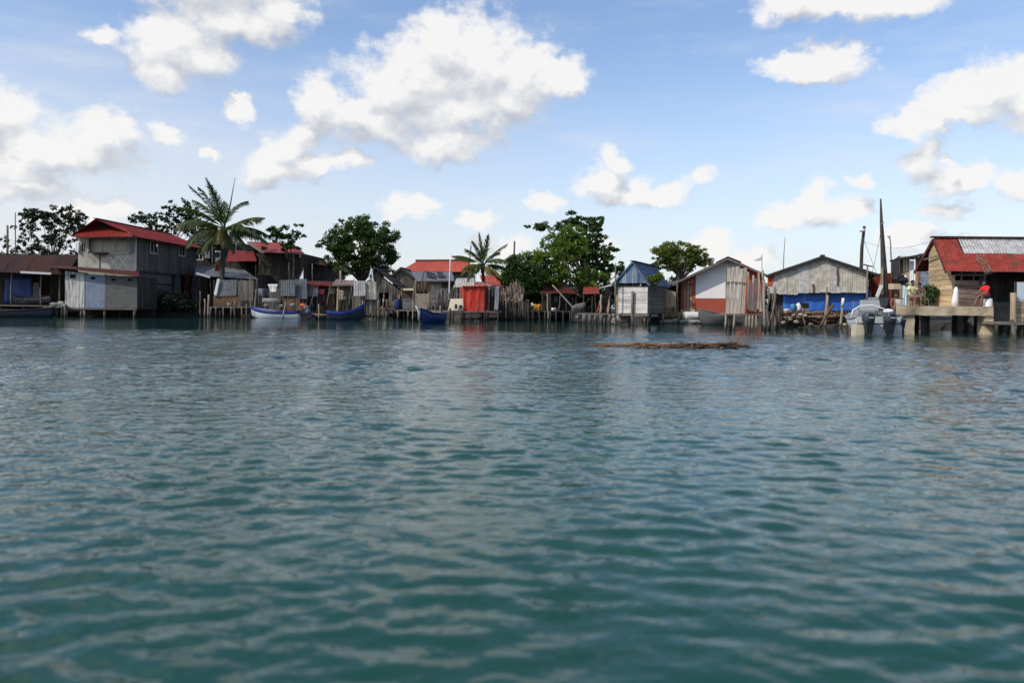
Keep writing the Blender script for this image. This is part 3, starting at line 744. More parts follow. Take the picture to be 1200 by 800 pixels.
m = MB(); cloth(m, pt(6,325,60.5), pt(37,324,60.5), pt(38,356,60.5), pt(5,355,60.5), 12, 8, .12, seed=2); o = m.build('hanging_tarpaulin', Pl['tarpdark'], None, True)
tag(o, 'deep blue tarpaulin hung inside the open dark-roofed shack', 'tarpaulin')
m = MB(); a = pt(38,356,60.2); m.hexa([pt(38,351,60.2), pt(49,351,60.2), pt(49,351,60.3), pt(38,351,60.3), pt(39,331,60.2), pt(45,331,60.2), pt(45,331,60.3), pt(39,331,60.3)]); m.build('leaning_panel', Pl['greyrender'], T)
# dark canoe lying on its deck
def hull(mats, L, Bm, H, bow=.35, stern=.12, transom=.7, name='hull', T=None, band=None, thick=.03, ns=18, flat=.45):
    """open boat along +x (bow at +x), keel z=0"""
    def sec(t):
        b = Bm/2*(transom + (1-transom)*min(1, t/.45)**.8) if t < .45 else Bm/2*max(.02, (1-((t-.45)/.55)**2.2))
        sh = H + bow*H*max(0, (t-.35)/.65)**2*1.6 + stern*H*max(0, (.35-t)/.35)**2
        ke = .0 + H*.55*max(0, (t-.72)/.28)**2.2
        return b, ke, sh
    W8 = [0, flat, .78, .92, 1.0]; Z8 = [0, .03, .28, .62, 1.0]
    def rowpts(t, ins=0.):
        b, ke, sh = sec(t); b = max(.012, b-ins); r = []
        for s, order in ((-1, reversed(range(5))), (1, range(1, 5))):
            for i in order:
                z = ke + ins + (sh-ke-ins)*Z8[i]
                r.append(Vector(((t-.5)*L - (0 if t < .99 else ins*2), s*b*W8[i], z)))
        return r
    ts = [i/ns for i in range(ns+1)]
    m = MB(); m.grid([rowpts(t) for t in ts]); o = len(m.v)
    m.grid([rowpts(t, thick) for t in ts])
    n9 = 9
    for i in range(ns):
        for e in (0, 8): m.f.append((i*n9+e, (i+1)*n9+e, o+(i+1)*n9+e, o+i*n9+e))
    for base_ in (0, ns):
        for k in range(8): m.f.append((base_*n9+k, base_*n9+k+1, o+base_*n9+k+1, o+base_*n9+k))
    h = m.build(name, mats[0], T, True)
    m = MB(); m.grid([[p*1.0 for p in rowpts(0)], [p + Vector((.04,0,0)) for p in rowpts(0)]]); m.f.append(tuple(range(9))); m.build('transom', mats[0], T)
    for s in (0, 8):
        m = MB(); m.tube([rowpts(t)[s] + Vector((0, (-1 if s == 0 else 1)*.012, .005)) for t in ts], .03, 6); m.build('gunwale', mats[1], T, True)
    if band:
        for s in (0, 1):
            idx = (0, 1) if s == 0 else (8, 7)
            P = []
            for t in ts:
                r = rowpts(t); a, b = r[idx[0]], r[idx[1]]; sg = Vector((0, (-1 if s == 0 else 1)*.012, 0))
                P.append([a + sg, a.lerp(b, band) + sg])
            m = MB(); m.grid(P, .008, (0, (-1 if s == 0 else 1), 0)); m.build('sheer_band', mats[1], T, True)
    for t in (.22, .48, .72):
        b, ke, sh = sec(t); m = MB(); z = ke + (sh-ke)*.72; m.box((t-.5)*L-.11, (t-.5)*L+.11, -b*.93, b*.93, z-.03, z); m.build('thwart', mats[2], T)
    m = MB(); m.tube([Vector(((.965-.5)*L, 0, sec(.965)[2]-.02)), Vector(((1-.5)*L+.02, 0, sec(1)[2]-.02)), Vector(((1-.5)*L-.02, 0, sec(1)[1]))], .035, 6); m.build('stem_post', mats[1], T, True)
    return sec
def place(T, loc, rz=0, rx=0, ry=0):
    T.location = Vector(loc); T.rotation_euler = (rx, ry, rz)
T = thing('dugout_canoe', 'dark narrow canoe drawn up on the deck of the open shack', 'canoe')
hull([Pl['hulldark'], Wt['dark'], Wt['dark']], 3.6, .7, .5, .5, T=T, transom=.3)
p = pt(38,355.5,58.5); place(T, (p.x, p.y, za(38,357,58)+.02), math.radians(170), 0, math.radians(5))
# long blue-grey boat moored in front
T = thing('moored_boat', 'low dark blue-grey boat moored at the far left in front of the open shack', 'boat')
hull([Pl['hulldark'], Pl['hulldark'], Wt['dark']], 7.0, 1.5, .62, .3, T=T, band=.5)
p = pt(8,370,55); place(T, (p.x, p.y, -.15), math.radians(3))
# rubble and sacks by the cabins
def rock_pile(name, label, cat, pts_, mat_, parent=None, jit=.25):
    T = thing(name, label, cat, sum((Vector(p[0]) for p in pts_), Vector())/len(pts_))
    for p, r, sc in pts_:
        m = MB(); m.sphere(p, r, 9, 6, jit, sc); m.build('sack' if 'sack' in name else 'stone', mat_, T)
    return T
rock_pile('sack_heap', 'greyish sacks heaped on planks left of the white cabin', 'sacks', [(pt(64,357,56), .24, (1.4,1,.7)), (pt(71,356,56), .26, (1.3,1,.8)), (pt(75,358,55.7), .2, (1.3,1,.7))], Pl['hullinside'], jit=.2)
T = thing('plank_landing', 'small plank landing on short posts just left of the white cabin', 'jetty', (xa(68,56), 56, .4))
m = MB()
for i in range(6): m.box(xa(58,56), xa(77,56), 55.2+i*.3, 55.47+i*.3, za(66,359.5,56)-.07, za(66,359.5,56))
m.build('deck_planks', Wt['greyx'], T)
posts(T, Wt['pole'], [(59,358,.07),(66,359,.06),(72,359,.06),(76,358,.07)], 55.4)

# ---- row of latrine cabins over the water
T = thing('cabin_row', 'row of three joined cabins, white, blue-grey and block grey, under one rusty lean-to roof', 'cabin', (xa(118,56), 57, .3))
zf = lambda px, py: za(px, py, 56)
gz = zf(110,360.5)
x = [xa(p, 56, 340) for p in (77, 99.5, 123.5, 161)]
w_ = lambda px0, px1, py0, py1: (xa(px0,56), xa(px1,56), zf(px0,py1), zf(px0,py0))
def cab(xa_, xb_, zt0, zt1, mt, opx, mode, bw, nm):
    ops = [(a - xa_, b - xa_, c, d) for a, b, c, d in opx]
    m = MB(); wall(m, (xa_, 56), (xb_, 56), gz, lambda u: zt0 + (zt1-zt0)*u/(xb_-xa_), mode=mode, bw=bw, ops=ops, gap=.006 if mode == 'v' and bw < 1 else 0, jit=.004)
    m.build(nm, mt, T)
    for a, b, c, d in opx:
        m = MB(); m.box(a-.03, b+.03, 56.14, 56.17, c-.03, d+.03); m.build('vent_shade_panel', Pl['black'], T)  # black panel behind each vent stands in for the shade inside
cab(x[0], x[1], zf(77,317), zf(99,321), Wt['whitez'], [w_(82,89,321.5,326)], 'v', .16, 'white_plank_wall')
cab(x[1]+.03, x[2], zf(100,321), zf(123,322.5), Wt['bluegrey'], [w_(106,112,324,327.5)], 'v', .3, 'blue_grey_wall')
cab(x[2]+.03, x[3], zf(124,322.5), zf(161,324), Pl['block'], [w_(130,135.5,325,329), w_(148.5,155.5,325,329.5)], 'h', .2, 'block_wall')
for xx in (x[0]-.02, x[3]+.02):
    m = MB(); A, Bq = ((xx, 59), (xx, 56)) if xx < x[1] else ((xx, 56), (xx, 59))
    wall(m, A, Bq, gz, zf(80,318) if xx < x[1] else zf(160,324), mode='v', bw=.25); m.build('side_wall', Wt['whitez'] if xx < x[1] else Wt['dark'], T)
for xx in (x[1]+.015, x[2]+.015):
    m = MB(); m.box(xx-.04, xx+.04, 55.96, 56.03, gz-.1, zf(110,321)); m.build('corner_post', Wt['mid'], T)
m = MB(); m.box(x[0], x[3], 56.06, 59, gz-.12, gz-.02); m.build('floor', Wt['darkx'], T)
m = MB(); m.box(x[0], x[1], 55.94, 56.0, gz-.14, gz+.0); m.build('sill_beam', Wt['greyx'], T)
m = MB(); m.box(x[1], x[3], 55.94, 56.0, gz-.14, gz-.02); m.build('sill_beam', Wt['mid'], T)
m = MB(); ribbed(m, pt(59,313,55.4), pt(163,324.2,55.4), pt(163,318,59.5), pt(66,311,59.5), .2, wave=.02, sheet=1.1); m.build('roof', Mt['redrust'], T)
m = MB(); wall(m, (x[0], 58.9), (x[3], 58.9), -.4, gz-.13, bw=.4); m.build('shade_backing', Wt['dark'], T)  # dark backing added below the floor to stand for the shade there
posts(T, Wt['polepale'], [(77.5,361,.09),(99,361,.09),(95,361,.06)], 56.1)
posts(T, Wt['pole'], [(122.5,361,.08),(158,361,.10),(140,361,.06,58)], 56.1)

# ---- two storey house with the red roof
D = 60; Yf = 60.0
x0, x1 = xa(91.5,D), xa(158.5,D); xm = xa(119,D); yb = 71.5
zl = za(92,276,D); zr = za(158,276.5,D); zt = za(118,258,D); zmid = za(120,330,D)
T = thing('two_storey_house', 'grey two-storey house with a bright red gabled roof, an open balcony and plank side wall', 'house', (xa(130,D), 65, .5))
zw = lambda py: za(120, py, D)
U = lambda px: xa(px, D) - x0
opf = [(U(104),U(150),zw(297),zw(280)), (U(95),U(101),zw(296),zw(284))]
topf = zw(274)
m = MB(); wall(m, (x0,Yf), (x1,Yf), zmid, topf, bw=1.2, ops=opf, gap=.006, jit=.004); fw = m.build('front_wall', Pl['render'], T)
Vd = lambda px: 60*0 + ( (x1+.0)/((px-600)/F) )          # depth of the right wall at an image column
ys = lambda px: max(Yf, min(yb, Vd(px)))
ops = [(ys(174.5)-Yf, ys(184)-Yf, za(179,297.5,ys(179)), za(179,282,ys(179))), (ys(208.5)-Yf, ys(216)-Yf, za(212,300.5,ys(212)), za(212,287.5,ys(212)))]
zs0 = za(158,317,D)
m = MB(); wall(m, (x1,Yf+.04), (x1,yb), zs0, zr, bw=.28, ops=ops, jit=.01); m.build('side_wall', Wt['mid'], T)
for o, px in zip(ops, (179, 212)):
    window(T, 's', x1, Yf+.04+o[0], Yf+.04+o[1], o[2], o[3], Pl['whiteframe'], Pl['glassdark'], .1, .06)
m = MB(); m.box(x1-.02, x1+.06, Yf-.03, Yf+.06, zs0, zr); m.build('corner_board', Pl['whiteframe'], T)
m = MB(); wall(m, (x0,yb), (x0,Yf), .6, zl, bw=.3); m.build('side_wall', Wt['mid'], T)
m = MB(); wall(m, (x1,yb), (x0,yb), .6, zl, bw=.4); m.build('back_wall', Wt['mid'], T)
m = MB(); m.box(x0+.1, x1-.1, Yf+.4, yb-.1, zmid-.15, zmid); m.build('upper_floor', Wt['darkx'], T)
# balcony: curtain, yellow rail, lattice, shelf
m = MB(); cloth(m, pt(104,280.5,60.4), pt(150,280.5,60.4), pt(150,297,60.4), pt(104,297,60.4), 30, 4, .07, seed=4, fold=12); cu = m.build('balcony_curtain', Pl['curtain'], T, True)
m = MB(); m.beam(pt(126,296.8,59.9), pt(151,296.5,59.9), .08, .1); m.build('balcony_rail', Pl['yellowrail'], T)
m = MB(); m.box(xa(109,D), xa(128,D), 59.5, 60.0, zw(297.5), zw(296.3)); m.build('balcony_shelf', Wt['darkx'], T)
m = MB()
for i in range(2):
    a, b = 128 + i*11, 139 + i*11
    m.beam(pt(a,300,59.97), pt(b,315,59.97), .04, .15); m.beam(pt(b,300,59.962), pt(a,315,59.962), .04, .15)
m.build('lattice', Pl['yellowrail'], T)
m = MB(); m.box(xa(116.5,D), xa(117.4,D), 59.93, 59.99, zw(316), zw(297)); m.build('balcony_post', Wt['dark'], T)
window(T, 'f', Yf, x0+U(95), x0+U(101), zw(296), zw(284), Pl['render'], Pl['glassdark'], .06, .05)
for px, w in ((103,.1),(120,.05),(135,.05),(150.5,.12)):
    m = MB(); m.box(xa(px,D)-w/2, xa(px,D)+w/2, 59.94, 60.0, zw(297), zw(279)); m.build('balcony_post', Pl['render'], T)
# towel hanging by the small window
m = MB(); cloth(m, pt(88.5,283,59.8), pt(93.5,282,59.8), pt(92.5,297,59.8), pt(87.5,294,59.8), 6, 6, .1, seed=9); o = m.build('hanging_towel', Pl['white'], None, True); tag(o, 'pale towel hanging at the left corner of the balcony of the red-roofed two-storey house', 'towel')
m = MB(); cloth(m, pt(152,280,59.85), pt(157,280,59.85), pt(156,296,59.85), pt(153,298,59.85), 6, 6, .1, seed=12); o = m.build('hanging_cloth', Pl['greycloth'], None, True); tag(o, 'dark grey cloth hanging at the right corner of the balcony of the two-storey house', 'cloth')
# roof
tip_l = pt(81.5,276.8,59); sl = (zt - tip_l.z)/(xm - tip_l.x); sr = (zt - za(162,277.5,59))/(xa(162,59) - xm)
xr = xa(164,59); zre = zt - sr*(xr-xm)
m = MB()
ribbed(m, (tip_l.x, yb+.6, tip_l.z), (tip_l.x, 59.0, tip_l.z), (xm, 59.0, zt), (xm, yb+.6, zt), .22)
ribbed(m, (xr, 59.0, zre), (xr, yb+.6, zre), (xm, yb+.6, zt), (xm, 59.0, zt), .22)
rf = m.build('roof', Mt['red'], T)
m = MB(); m.beam((xm,58.98,zt+.05),(xm,yb+.62,zt+.05),.34,.04); m.build('ridge_cap', Mt['red'], rf)
m = MB(); ribbed(m, pt(84,277.8,58.4), pt(157,277,58.4), pt(146,266.5,59.9), pt(98,267.5,59.9), .22, sheet=20); m.build('skirt_roof', Mt['red'], T)
def gz_(u): 
    xx = x0+u; return zt - .12 - (sl*(xm-xx) if xx < xm else sr*(xx-xm))
m = MB(); wall(m, (x0,Yf+.3), (x1,Yf+.3), topf-.1, gz_, bw=.25); m.build('gable_boards', Wt['dark'], T)
# lower storey, right side
L0, L1 = ys(160)-Yf, ys(203)-Yf
m = MB(); wall(m, (x1-.15,Yf), (x1-.15,ys(203)), .7, zs0-.05, bw=3, gap=0, ops=[(.2, 1.9, .9, za(165,324,61))]); m.build('lower_wall', Pl['greyrender'], T)
m = MB(); wall(m, (x1-.12,ys(203)), (x1-.12,yb), .7, zs0-.05, bw=.35, ops=[(1.2,2.3,.9,2.6)], jit=.06, rag=.2); m.build('lower_boards', Wt['dark'], T)
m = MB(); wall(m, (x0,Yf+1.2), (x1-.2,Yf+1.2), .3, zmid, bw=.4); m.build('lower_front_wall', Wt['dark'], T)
m = MB(); m.beam((x1+.02,Yf,zs0-.03),(x1+.02,yb,zs0-.03),.1,.14); m.build('floor_beam', Wt['poledark'], T)
m = MB(); p = pt(184,315.5,62); m.obox((x1+.15, ys(185), zs0+.0), (.25,.4,.12)); m.build('ledge', Wt['grey'], T)
# leaning sheets and junk below
for i, (px0, px1, py0, py1, mt, nm, lb) in enumerate([(203,212,321,352,Mt['zincdark'],'roofing_sheet','dark warped roofing sheet leaning below the side wall of the red-roofed two-storey house'),(214,222,320,350,Pl['redcloth'],'hanging_rag','dark red rag hanging below the plank side wall of the two-storey house'),(223,231,324,352,Mt['zincblue'],'roofing_sheet','bluish bent roofing sheet leaning at the rear corner of the two-storey house')]):
    Dd = ys((px0+px1)/2) - .4; m = MB()
    if i == 1: cloth(m, pt(px0,py0,Dd), pt(px1,py0+2,Dd), pt(px1-1,py1,Dd), pt(px0+1,py1-2,Dd), 8, 8, .2, seed=i)
    else: ribbed(m, pt(px0+2,py1,Dd-.5), pt(px1+2,py1-1,Dd-.5), pt(px1-2,py0,Dd+.2), pt(px0-2,py0+2,Dd+.2), .2, wave=.08)
    o = m.build(nm, mt, None, i == 1); tag(o, lb, nm.split('_')[1])
m = MB(); m.beam(pt(186,365.5,62), pt(235,364.5,62), .25, .18); o = m.build('floating_timber', Wt['mid'], None); tag(o, 'long grey timber lying at the waterline below the dark bushes', 'timber')


# scrub beneath the house
def bush(label, D, lobes, seed, lmat='bush', n=60, cr=.35, nc=40, size=.2, name='bush', cat='bush', group=None, zbase=.4, aspect=.5):
    rg = np.random.RandomState(seed); c0 = pt(lobes[0][0], lobes[0][1]+lobes[0][3], D); c0.z = zbase
    T = thing(name, label, cat, c0, group); k = D/F; cl = []
    for _ in range(nc):
        l = lobes[rg.randint(len(lobes))]; d = rg.normal(size=3); d /= np.linalg.norm(d); r = rg.rand()**.5
        c = pt(l[0], l[1], D) + Vector((d[0]*l[2]*k*r, d[1]*(l[2]+l[3])*.35*k*r, d[2]*l[3]*k*r)); c.z = max(zbase+.1, c.z)
        cl.append((c, cr*rg.uniform(.6,1.3), rg.rand()))
    for i in range(5):
        c = cl[rg.randint(nc)][0]; m = MB(); m.tube([c0 - Vector((0,0,.2)), c0.lerp(c,.5)+Vector((0,0,.1)), c], [.05,.035,.015], 5); m.build('stem', Wt['bark'], T, True)
    V, N, ti = leaf_mesh(cl, n, size, rg, aspect=aspect); leaf_object('foliage', V, N, ti, Lf[lmat], T); return T
bush('dark tangled scrub growing below the plank side wall of the red-roofed house', 61.6, [(185,352,18,14),(172,356,14,10),(208,354,16,12),(190,360,30,6),(218,358,14,8)], 5, 'scrub', 50, .5, 120, .22)

# ---- dark house with the window, low grey roof, flag
D = 74
T = thing('dark_house', 'dark two-storey house behind the coconut palm, with a white-framed window', 'house', (xa(250,D), 77, .6))
x0, x1 = xa(224,D), xa(276,D); zt = za(250,283,D)
m = MB(); wx0, wx1, wz0, wz1 = xa(228.5,D), xa(238,D), za(230,305,D), za(230,289,D)
wall(m, (x0,D), (x1,D), .6, zt, bw=.25, ops=[(wx0-x0, wx1-x0, wz0, wz1)]); m.build('front_wall', Wt['dark'], T)
window(T, 'f', D, wx0, wx1, wz0, wz1, Pl['whiteframe'], Pl['glassdark'], .1)
m = MB(); wall(m, (x1,D), (x1,82), .6, zt, bw=.3); m.build('side_wall', Wt['dark'], T)
m = MB(); wall(m, (x0,82), (x0,D), .6, zt, bw=.3); m.build('side_wall', Wt['dark'], T)
m = MB(); ribbed(m, pt(220,286,73.2), pt(279,286,73.2), pt(279,276,83), pt(222,276,83)); m.build('roof', Mt['zincdark'], T)
m = MB(); m.box(xa(241,D), xa(247,D), D-.35, D, za(244,303,D), za(244,291,D)); m.build('meter_box', Pl['greycloth'], T)
def flag(label, top, bot, pts_, D, blob, group=None, pole_r=.03):
    T = thing('flag', label, 'flag', pt(*bot, D), group)
    pole(pt(*bot, D), pt(*top, D), pole_r, pole_r*.8, .02).build('flag_pole', Wt['pole'], T, True)
    a, b, c, d = [pt(*q, D-.05) for q in pts_]
    m = MB(); cloth(m, a, b, c, d, 10, 10, .12, seed=len(label)); fl = m.build('flag_cloth', Pl['white'], T, True)
    if blob:
        c_ = pt(blob[0], blob[1], D-.14); m = MB(); P = []
        for j in range(5):
            P.append([c_ + Vector((math.cos(t)*blob[2]*D/F*(j+.01)/4, -.03, math.sin(t)*blob[3]*D/F*(j+.01)/4)) for t in [2*math.pi*i/14 for i in range(15)]])
        m.grid(P, .01, (0,-1,0)); m.build('flag_emblem', Pl['hullnavy'], fl)
    return T
flag('limp white flag with a dark blue emblem hanging beside the coconut palm trunk', (252,290), (252,318), [(252.5,294),(259,293.5),(258,303),(253,307)], 65.5, (254.5,298.5,3.0,3.4))
D = 64
T = thing('low_shed', 'low shed with a wide blue-grey sheet roof below the coconut palm', 'shed', (xa(265,D), 66, .5))
m = MB(); ribbed(m, pt(228,323,63.5), pt(303,327,63.5), pt(286,315.5,70), pt(229,311,70), .22, sheet=1.1); m.build('roof', Mt['zincblue'], T)
m = MB(); m.beam(pt(230,320,63.45), pt(246,324.8,63.45), .05, .16); m.build('fascia_board', Pl['whiteframe'], T)
m = MB(); m.box(xa(252,66), xa(259,66), 66, 66.3, za(255,318,66), za(255,306,66)); m.build('red_panel', Mt['redrust'], T)
m = MB(); wall(m, (xa(268,D),64.2), (xa(300,D),64.2), .5, za(280,326,64.2), bw=.25); m.build('front_wall', Wt['grey'], T)
m = MB(); wall(m, (xa(232,D),66.5), (xa(268,D),66.5), .5, za(250,324,66.5), bw=.3); m.build('recessed_wall', Wt['dark'], T)
m = MB(); wall(m, (xa(300,D),64.2), (xa(300,D),69.5), .5, za(290,322,66), bw=.3); m.build('side_wall', Wt['dark'], T)
m = MB(); wall(m, (xa(232,D),69.5), (xa(232,D),66), .5, za(240,320,66), bw=.3); m.build('side_wall', Wt['dark'], T)
posts(T, Wt['poledark'], [(233,322,.06),(247,324,.06)], 63.8, zb=.2)

# ---- red roofed houses
D = 70
T = thing('red_verandah', 'small house with a short bright red verandah roof right of the coconut palm', 'house', (xa(285,D), 72, .6))
m = MB(); ribbed(m, pt(266,306.5,69), pt(301.5,306,69), pt(297,294.5,72), pt(268,293,72), .22); m.build('roof', Mt['red'], T)
m = MB(); wall(m, (xa(264,71),71.5), (xa(304,71),71.5), .6, za(285,297,71), bw=.25); m.build('front_wall', Wt['dark'], T)
m = MB(); wall(m, (xa(304,71),71.5), (xa(304,71),76), .6, za(285,297,71), bw=.25); m.build('side_wall', Wt['dark'], T)
posts(T, Wt['poledark'], [(270,306,.06),(300,306,.06)], 69.3, zb=.4)
D = 68
T = thing('tall_house', 'tall dark plank house with a faded red-brown roof, right of the small red verandah', 'house', (xa(330,D), 72, .6))
m = MB(); ribbed(m, pt(309,295.5,67), pt(359,298.5,67), pt(343,285,73), pt(290,283,73), .22, wave=.03); m.build('roof', Mt['redold'], T)
m = MB(); ribbed(m, pt(343,285,73), pt(290,283,73), pt(300,296,80), pt(352,297,80), .22); m.build('rear_roof', Mt['redold'], T)
m = MB(); m.beam(pt(290,284,72.9), pt(309.5,297,66.95), .06, .2); m.build('verge_board', Wt['grey'], T)
m = MB(); wall(m, (xa(306,68),68), (xa(351,68),68), .6, za(330,297,68), bw=.25); m.build('front_wall', Wt['dark'], T)
m = MB(); wall(m, (xa(351,68),68), (xa(351,68),77), .6, za(330,296,68), bw=.3); m.build('side_wall', Wt['dark'], T)
m = MB(); wall(m, (xa(306,68),77), (xa(306,68),68), .6, lambda u: za(300,290,70), bw=.3); m.build('side_wall', Wt['dark'], T)
posts(T, Wt['pole'], [(344,298,.07,66.8),(304.5,300,.07,66.8)], 67, zb=.4)
D = 72
T = thing('dark_hut', 'dark low-roofed hut between the tall plank house and the round mango tree', 'hut', (xa(366,D), 75, .6))
m = MB(); ribbed(m, pt(352,309,71), pt(384,311,71), pt(372,302.5,75), pt(348,302,75), .22); m.build('roof', Mt['darkrust'], T)
m = MB(); wall(m, (xa(350,72),72), (xa(380,72),72), .6, za(366,308,72), bw=.3); m.build('front_wall', Wt['dark'], T)
m = MB(); wall(m, (xa(380,72),72), (xa(380,72),80), .6, za(366,308,72), bw=.3); m.build('side_wall', Wt['dark'], T)
m = MB(); wall(m, (xa(350,72),80), (xa(350,72),72), .6, za(366,308,72), bw=.3); m.build('side_wall', Wt['dark'], T)
T = thing('distant_house', 'small pale house with a dark arched roof glimpsed left of the mango tree', 'house', (xa(384,80), 82, .6))
m = MB(); P = []
for i in range(9):
    t = math.pi*i/8; c = pt(384,324,80); P.append([c + Vector((-math.cos(t)*1.1, 0, math.sin(t)*.95)), c + Vector((-math.cos(t)*1.1, 4, math.sin(t)*.95))])
m.grid(P, .06, (0,0,1)); m.build('roof', Mt['blackedge'], T, True)
m = MB(); c = pt(384,324,80); wall(m, (c.x-1,80.1),(c.x+1,80.1), .6, lambda u: c.z + .8*math.sin(math.pi*max(.0,min(1,u/2))), bw=.5, gap=.004); m.build('front_wall', Pl['greyrender'], T)
m = MB(); m.box(c.x-.45, c.x+.45, 80.02, 80.06, c.z-.1, c.z+.35); m.build('window', Pl['whiteframe'], T)
T = thing('terracotta_house', 'small house with a rusty orange wall behind the dark hut and the mango tree', 'house', (xa(396,84), 86, .6))
m = MB(); wall(m, (xa(386,84),84),(xa(404,84),84), .6, za(395,318,84), bw=.3); m.build('front_wall', Mt['redold'], T)
m = MB(); ribbed(m, pt(385,319,83.5), pt(405,319,83.5), pt(405,315,87), pt(385,315,87)); m.build('roof', Mt['orange'], T)
# ================================================================ middle-left foreground: jetties, boats, fences
def jetty(name, label, px0, px1, py, D, depth, post_list, deck='greyx', pm='pole', along='x', zoff=0, cat='jetty'):
    T = thing(name, label, cat, (xa((px0+px1)/2,D), D, .2)); z = za((px0+px1)/2, py, D); m = MB()
    a, b = xa(px0,D), xa(px1,D); n = max(2, int(depth/.3))
    for i in range(n):
        y = D + i*depth/n; m.box(a - R.uniform(0,.12), b + R.uniform(0,.12), y, y+depth/n-.03, z-.06+R.uniform(-.015,.015), z+R.uniform(-.02,.02))
    m.build('deck_planks', Wt[deck], T)
    posts(T, Wt[pm], post_list, D - .06); return T
def pole_thing(name, label, cat, p, q, r0, r1, mt, bend=.05, group=None):
    o = pole(p, q, r0, r1, bend).build(name, mt, None, True); return tag(o, label, cat, group)

D = 60
jetty('jetty', 'rickety plank jetty on thin posts in front of the grey patched screen', 246, 291, 359.5, D, 4.0,
      [(247,360,.06),(253,360,.05),(262,359,.05),(271,359,.05),(275,352,.05),(283,360,.05),(289,356,.06),(258,360,.04,61.5),(280,360,.05,61.8)])
# patched screen on the jetty
T = thing('patched_screen', 'makeshift screen of a grey-blue sheet over red-brown boards standing on the rickety jetty', 'screen', (xa(264,61.5), 61.5, za(264,359,61.5)))
m = MB(); ribbed(m, pt(251,347.5,61.3), pt(277,346,61.3), pt(278,328,61.4), pt(256,328,61.4), .25, amp=.008, wave=.03, sheet=.9); m.build('sheet_cladding', Mt['zincblue'], T)
m = MB(); slab(m, pt(250.5,345,61.15), pt(253.5,346,61.15), pt(257.5,327,61.2), pt(254.5,326.5,61.2), .05); m.build('white_board', Pl['whiteplastic'], T)
m = MB(); wall(m, (xa(250,61.4),61.4), (xa(279,61.4),61.4), za(260,358.5,61.4), za(260,347,61.4), mode='h', bw=.2); m.build('lower_boards', Wt['brown'], T)
posts(T, Wt['poledark'], [(251,328,.05,61.6),(278,327,.05,61.6)], 61.6, zb=za(260,359,61.5))
T = thing('grey_fence', 'grey upright board fence between the patched screen and the tall crooked pole', 'fence', (xa(286,62.5), 62.5, .5))
m = MB(); wall(m, (xa(279,62.5),62.5), (xa(297,62.5),62.5), .5, za(288,328,62.5), bw=.2, jit=.03, rag=.12); m.build('fence_slats', Wt['grey'], T)
m = MB(); wall(m, (xa(297,63),63), (xa(330,63),63), .5, za(310,338,63), bw=.25, jit=.03, rag=.25); o = m.build('fence_slats', Wt['mid'], None); o.name = 'slat_fence'; tag(o, 'ragged brown-grey board fence behind the white and blue boat', 'fence')
G = 'mooring poles along the shore'
for i, (px0, py0, px1, py1, r, Dp, mt, lb) in enumerate([
  (235,372,234.5,341,.06,60.5,'pole','thin mooring pole farthest left beside the dark scrub bank'),
  (241,373,239.8,350,.07,60,'polepale','short stout mooring post second from the dark scrub bank'),
  (244,374,244.6,345,.10,59.5,'polepale','thick pale mooring post just left of the rickety jetty'),
  (294.5,371,293.5,322,.07,60.5,'pole','tall crooked pole at the right end of the rickety jetty'),
  (298,362,300,339,.06,61.5,'tan','short yellowish post standing behind the bow of the white and blue boat'),
  (331,376,334.5,354,.06,57,'polepale','pale leaning mooring pole in front of the white and blue boat'),
  (374,377,373.5,356,.06,55.5,'polepale','pale mooring pole in front of the small outboard skiff'),
  (425,376,425,352,.05,56,'polepale','thin pale pole at the raised bow of the dark blue boat'),
  (339,331,338,312,.05,66,'pole','thin bare pole rising behind the corrugated screens, left one'),
  (367,331,366,309,.05,66,'pole','thin bare pole in front of the dark low-roofed hut'),
  (484,381,484,352,.05,52,'polepale','pale mooring pole left of the deep blue boat bow'),
  (527,380,527.5,361,.10,54,'poledark','dark thick mooring post right of the deep blue boat'),
  (516,366,516,358,.07,57,'polepale','short pale stub on the walkway behind the deep blue boat'),
  ]):
    pole_thing('mooring_pole', lb, 'pole', (xa(px0,Dp), Dp, min(-.5, za(px0,py0,Dp)) if py0 > 360 else .3), pt(px1,py1,Dp), r, r*.75, Wt[mt], .05, G)
# white and blue boat
T = thing('open_boat', 'open white boat with a bright blue gunwale band, bow towards the rickety jetty', 'boat')
hull([Pl['hullwhite'], Pl['hullblue'], Pl['hullinside']], 4.3, 1.35, .78, .32, T=T, band=.85)
p = pt(323,372,59); place(T, (p.x, 59.2, -.16), math.radians(176)); T.scale = (.96,.92,.92)
for k, (px, py, r, mt, nm, lb) in enumerate([(312,358,.16,'pinkwall','fishing_float','small brownish float heaped in the white and blue boat'),(330,358.5,.15,'pinkwall','bundle','brown bundle lying near the stern of the white and blue boat'),(343,357.5,.17,'greycloth','bundle','grey bundle at the stern of the white and blue boat')]):
    m = MB(); m.sphere(pt(px,py,59.3), r, 10, 7, .12, (1.3,1,.9)); o = m.build(nm, Pl[mt], None, True); tag(o, lb, nm.split('_')[-1])
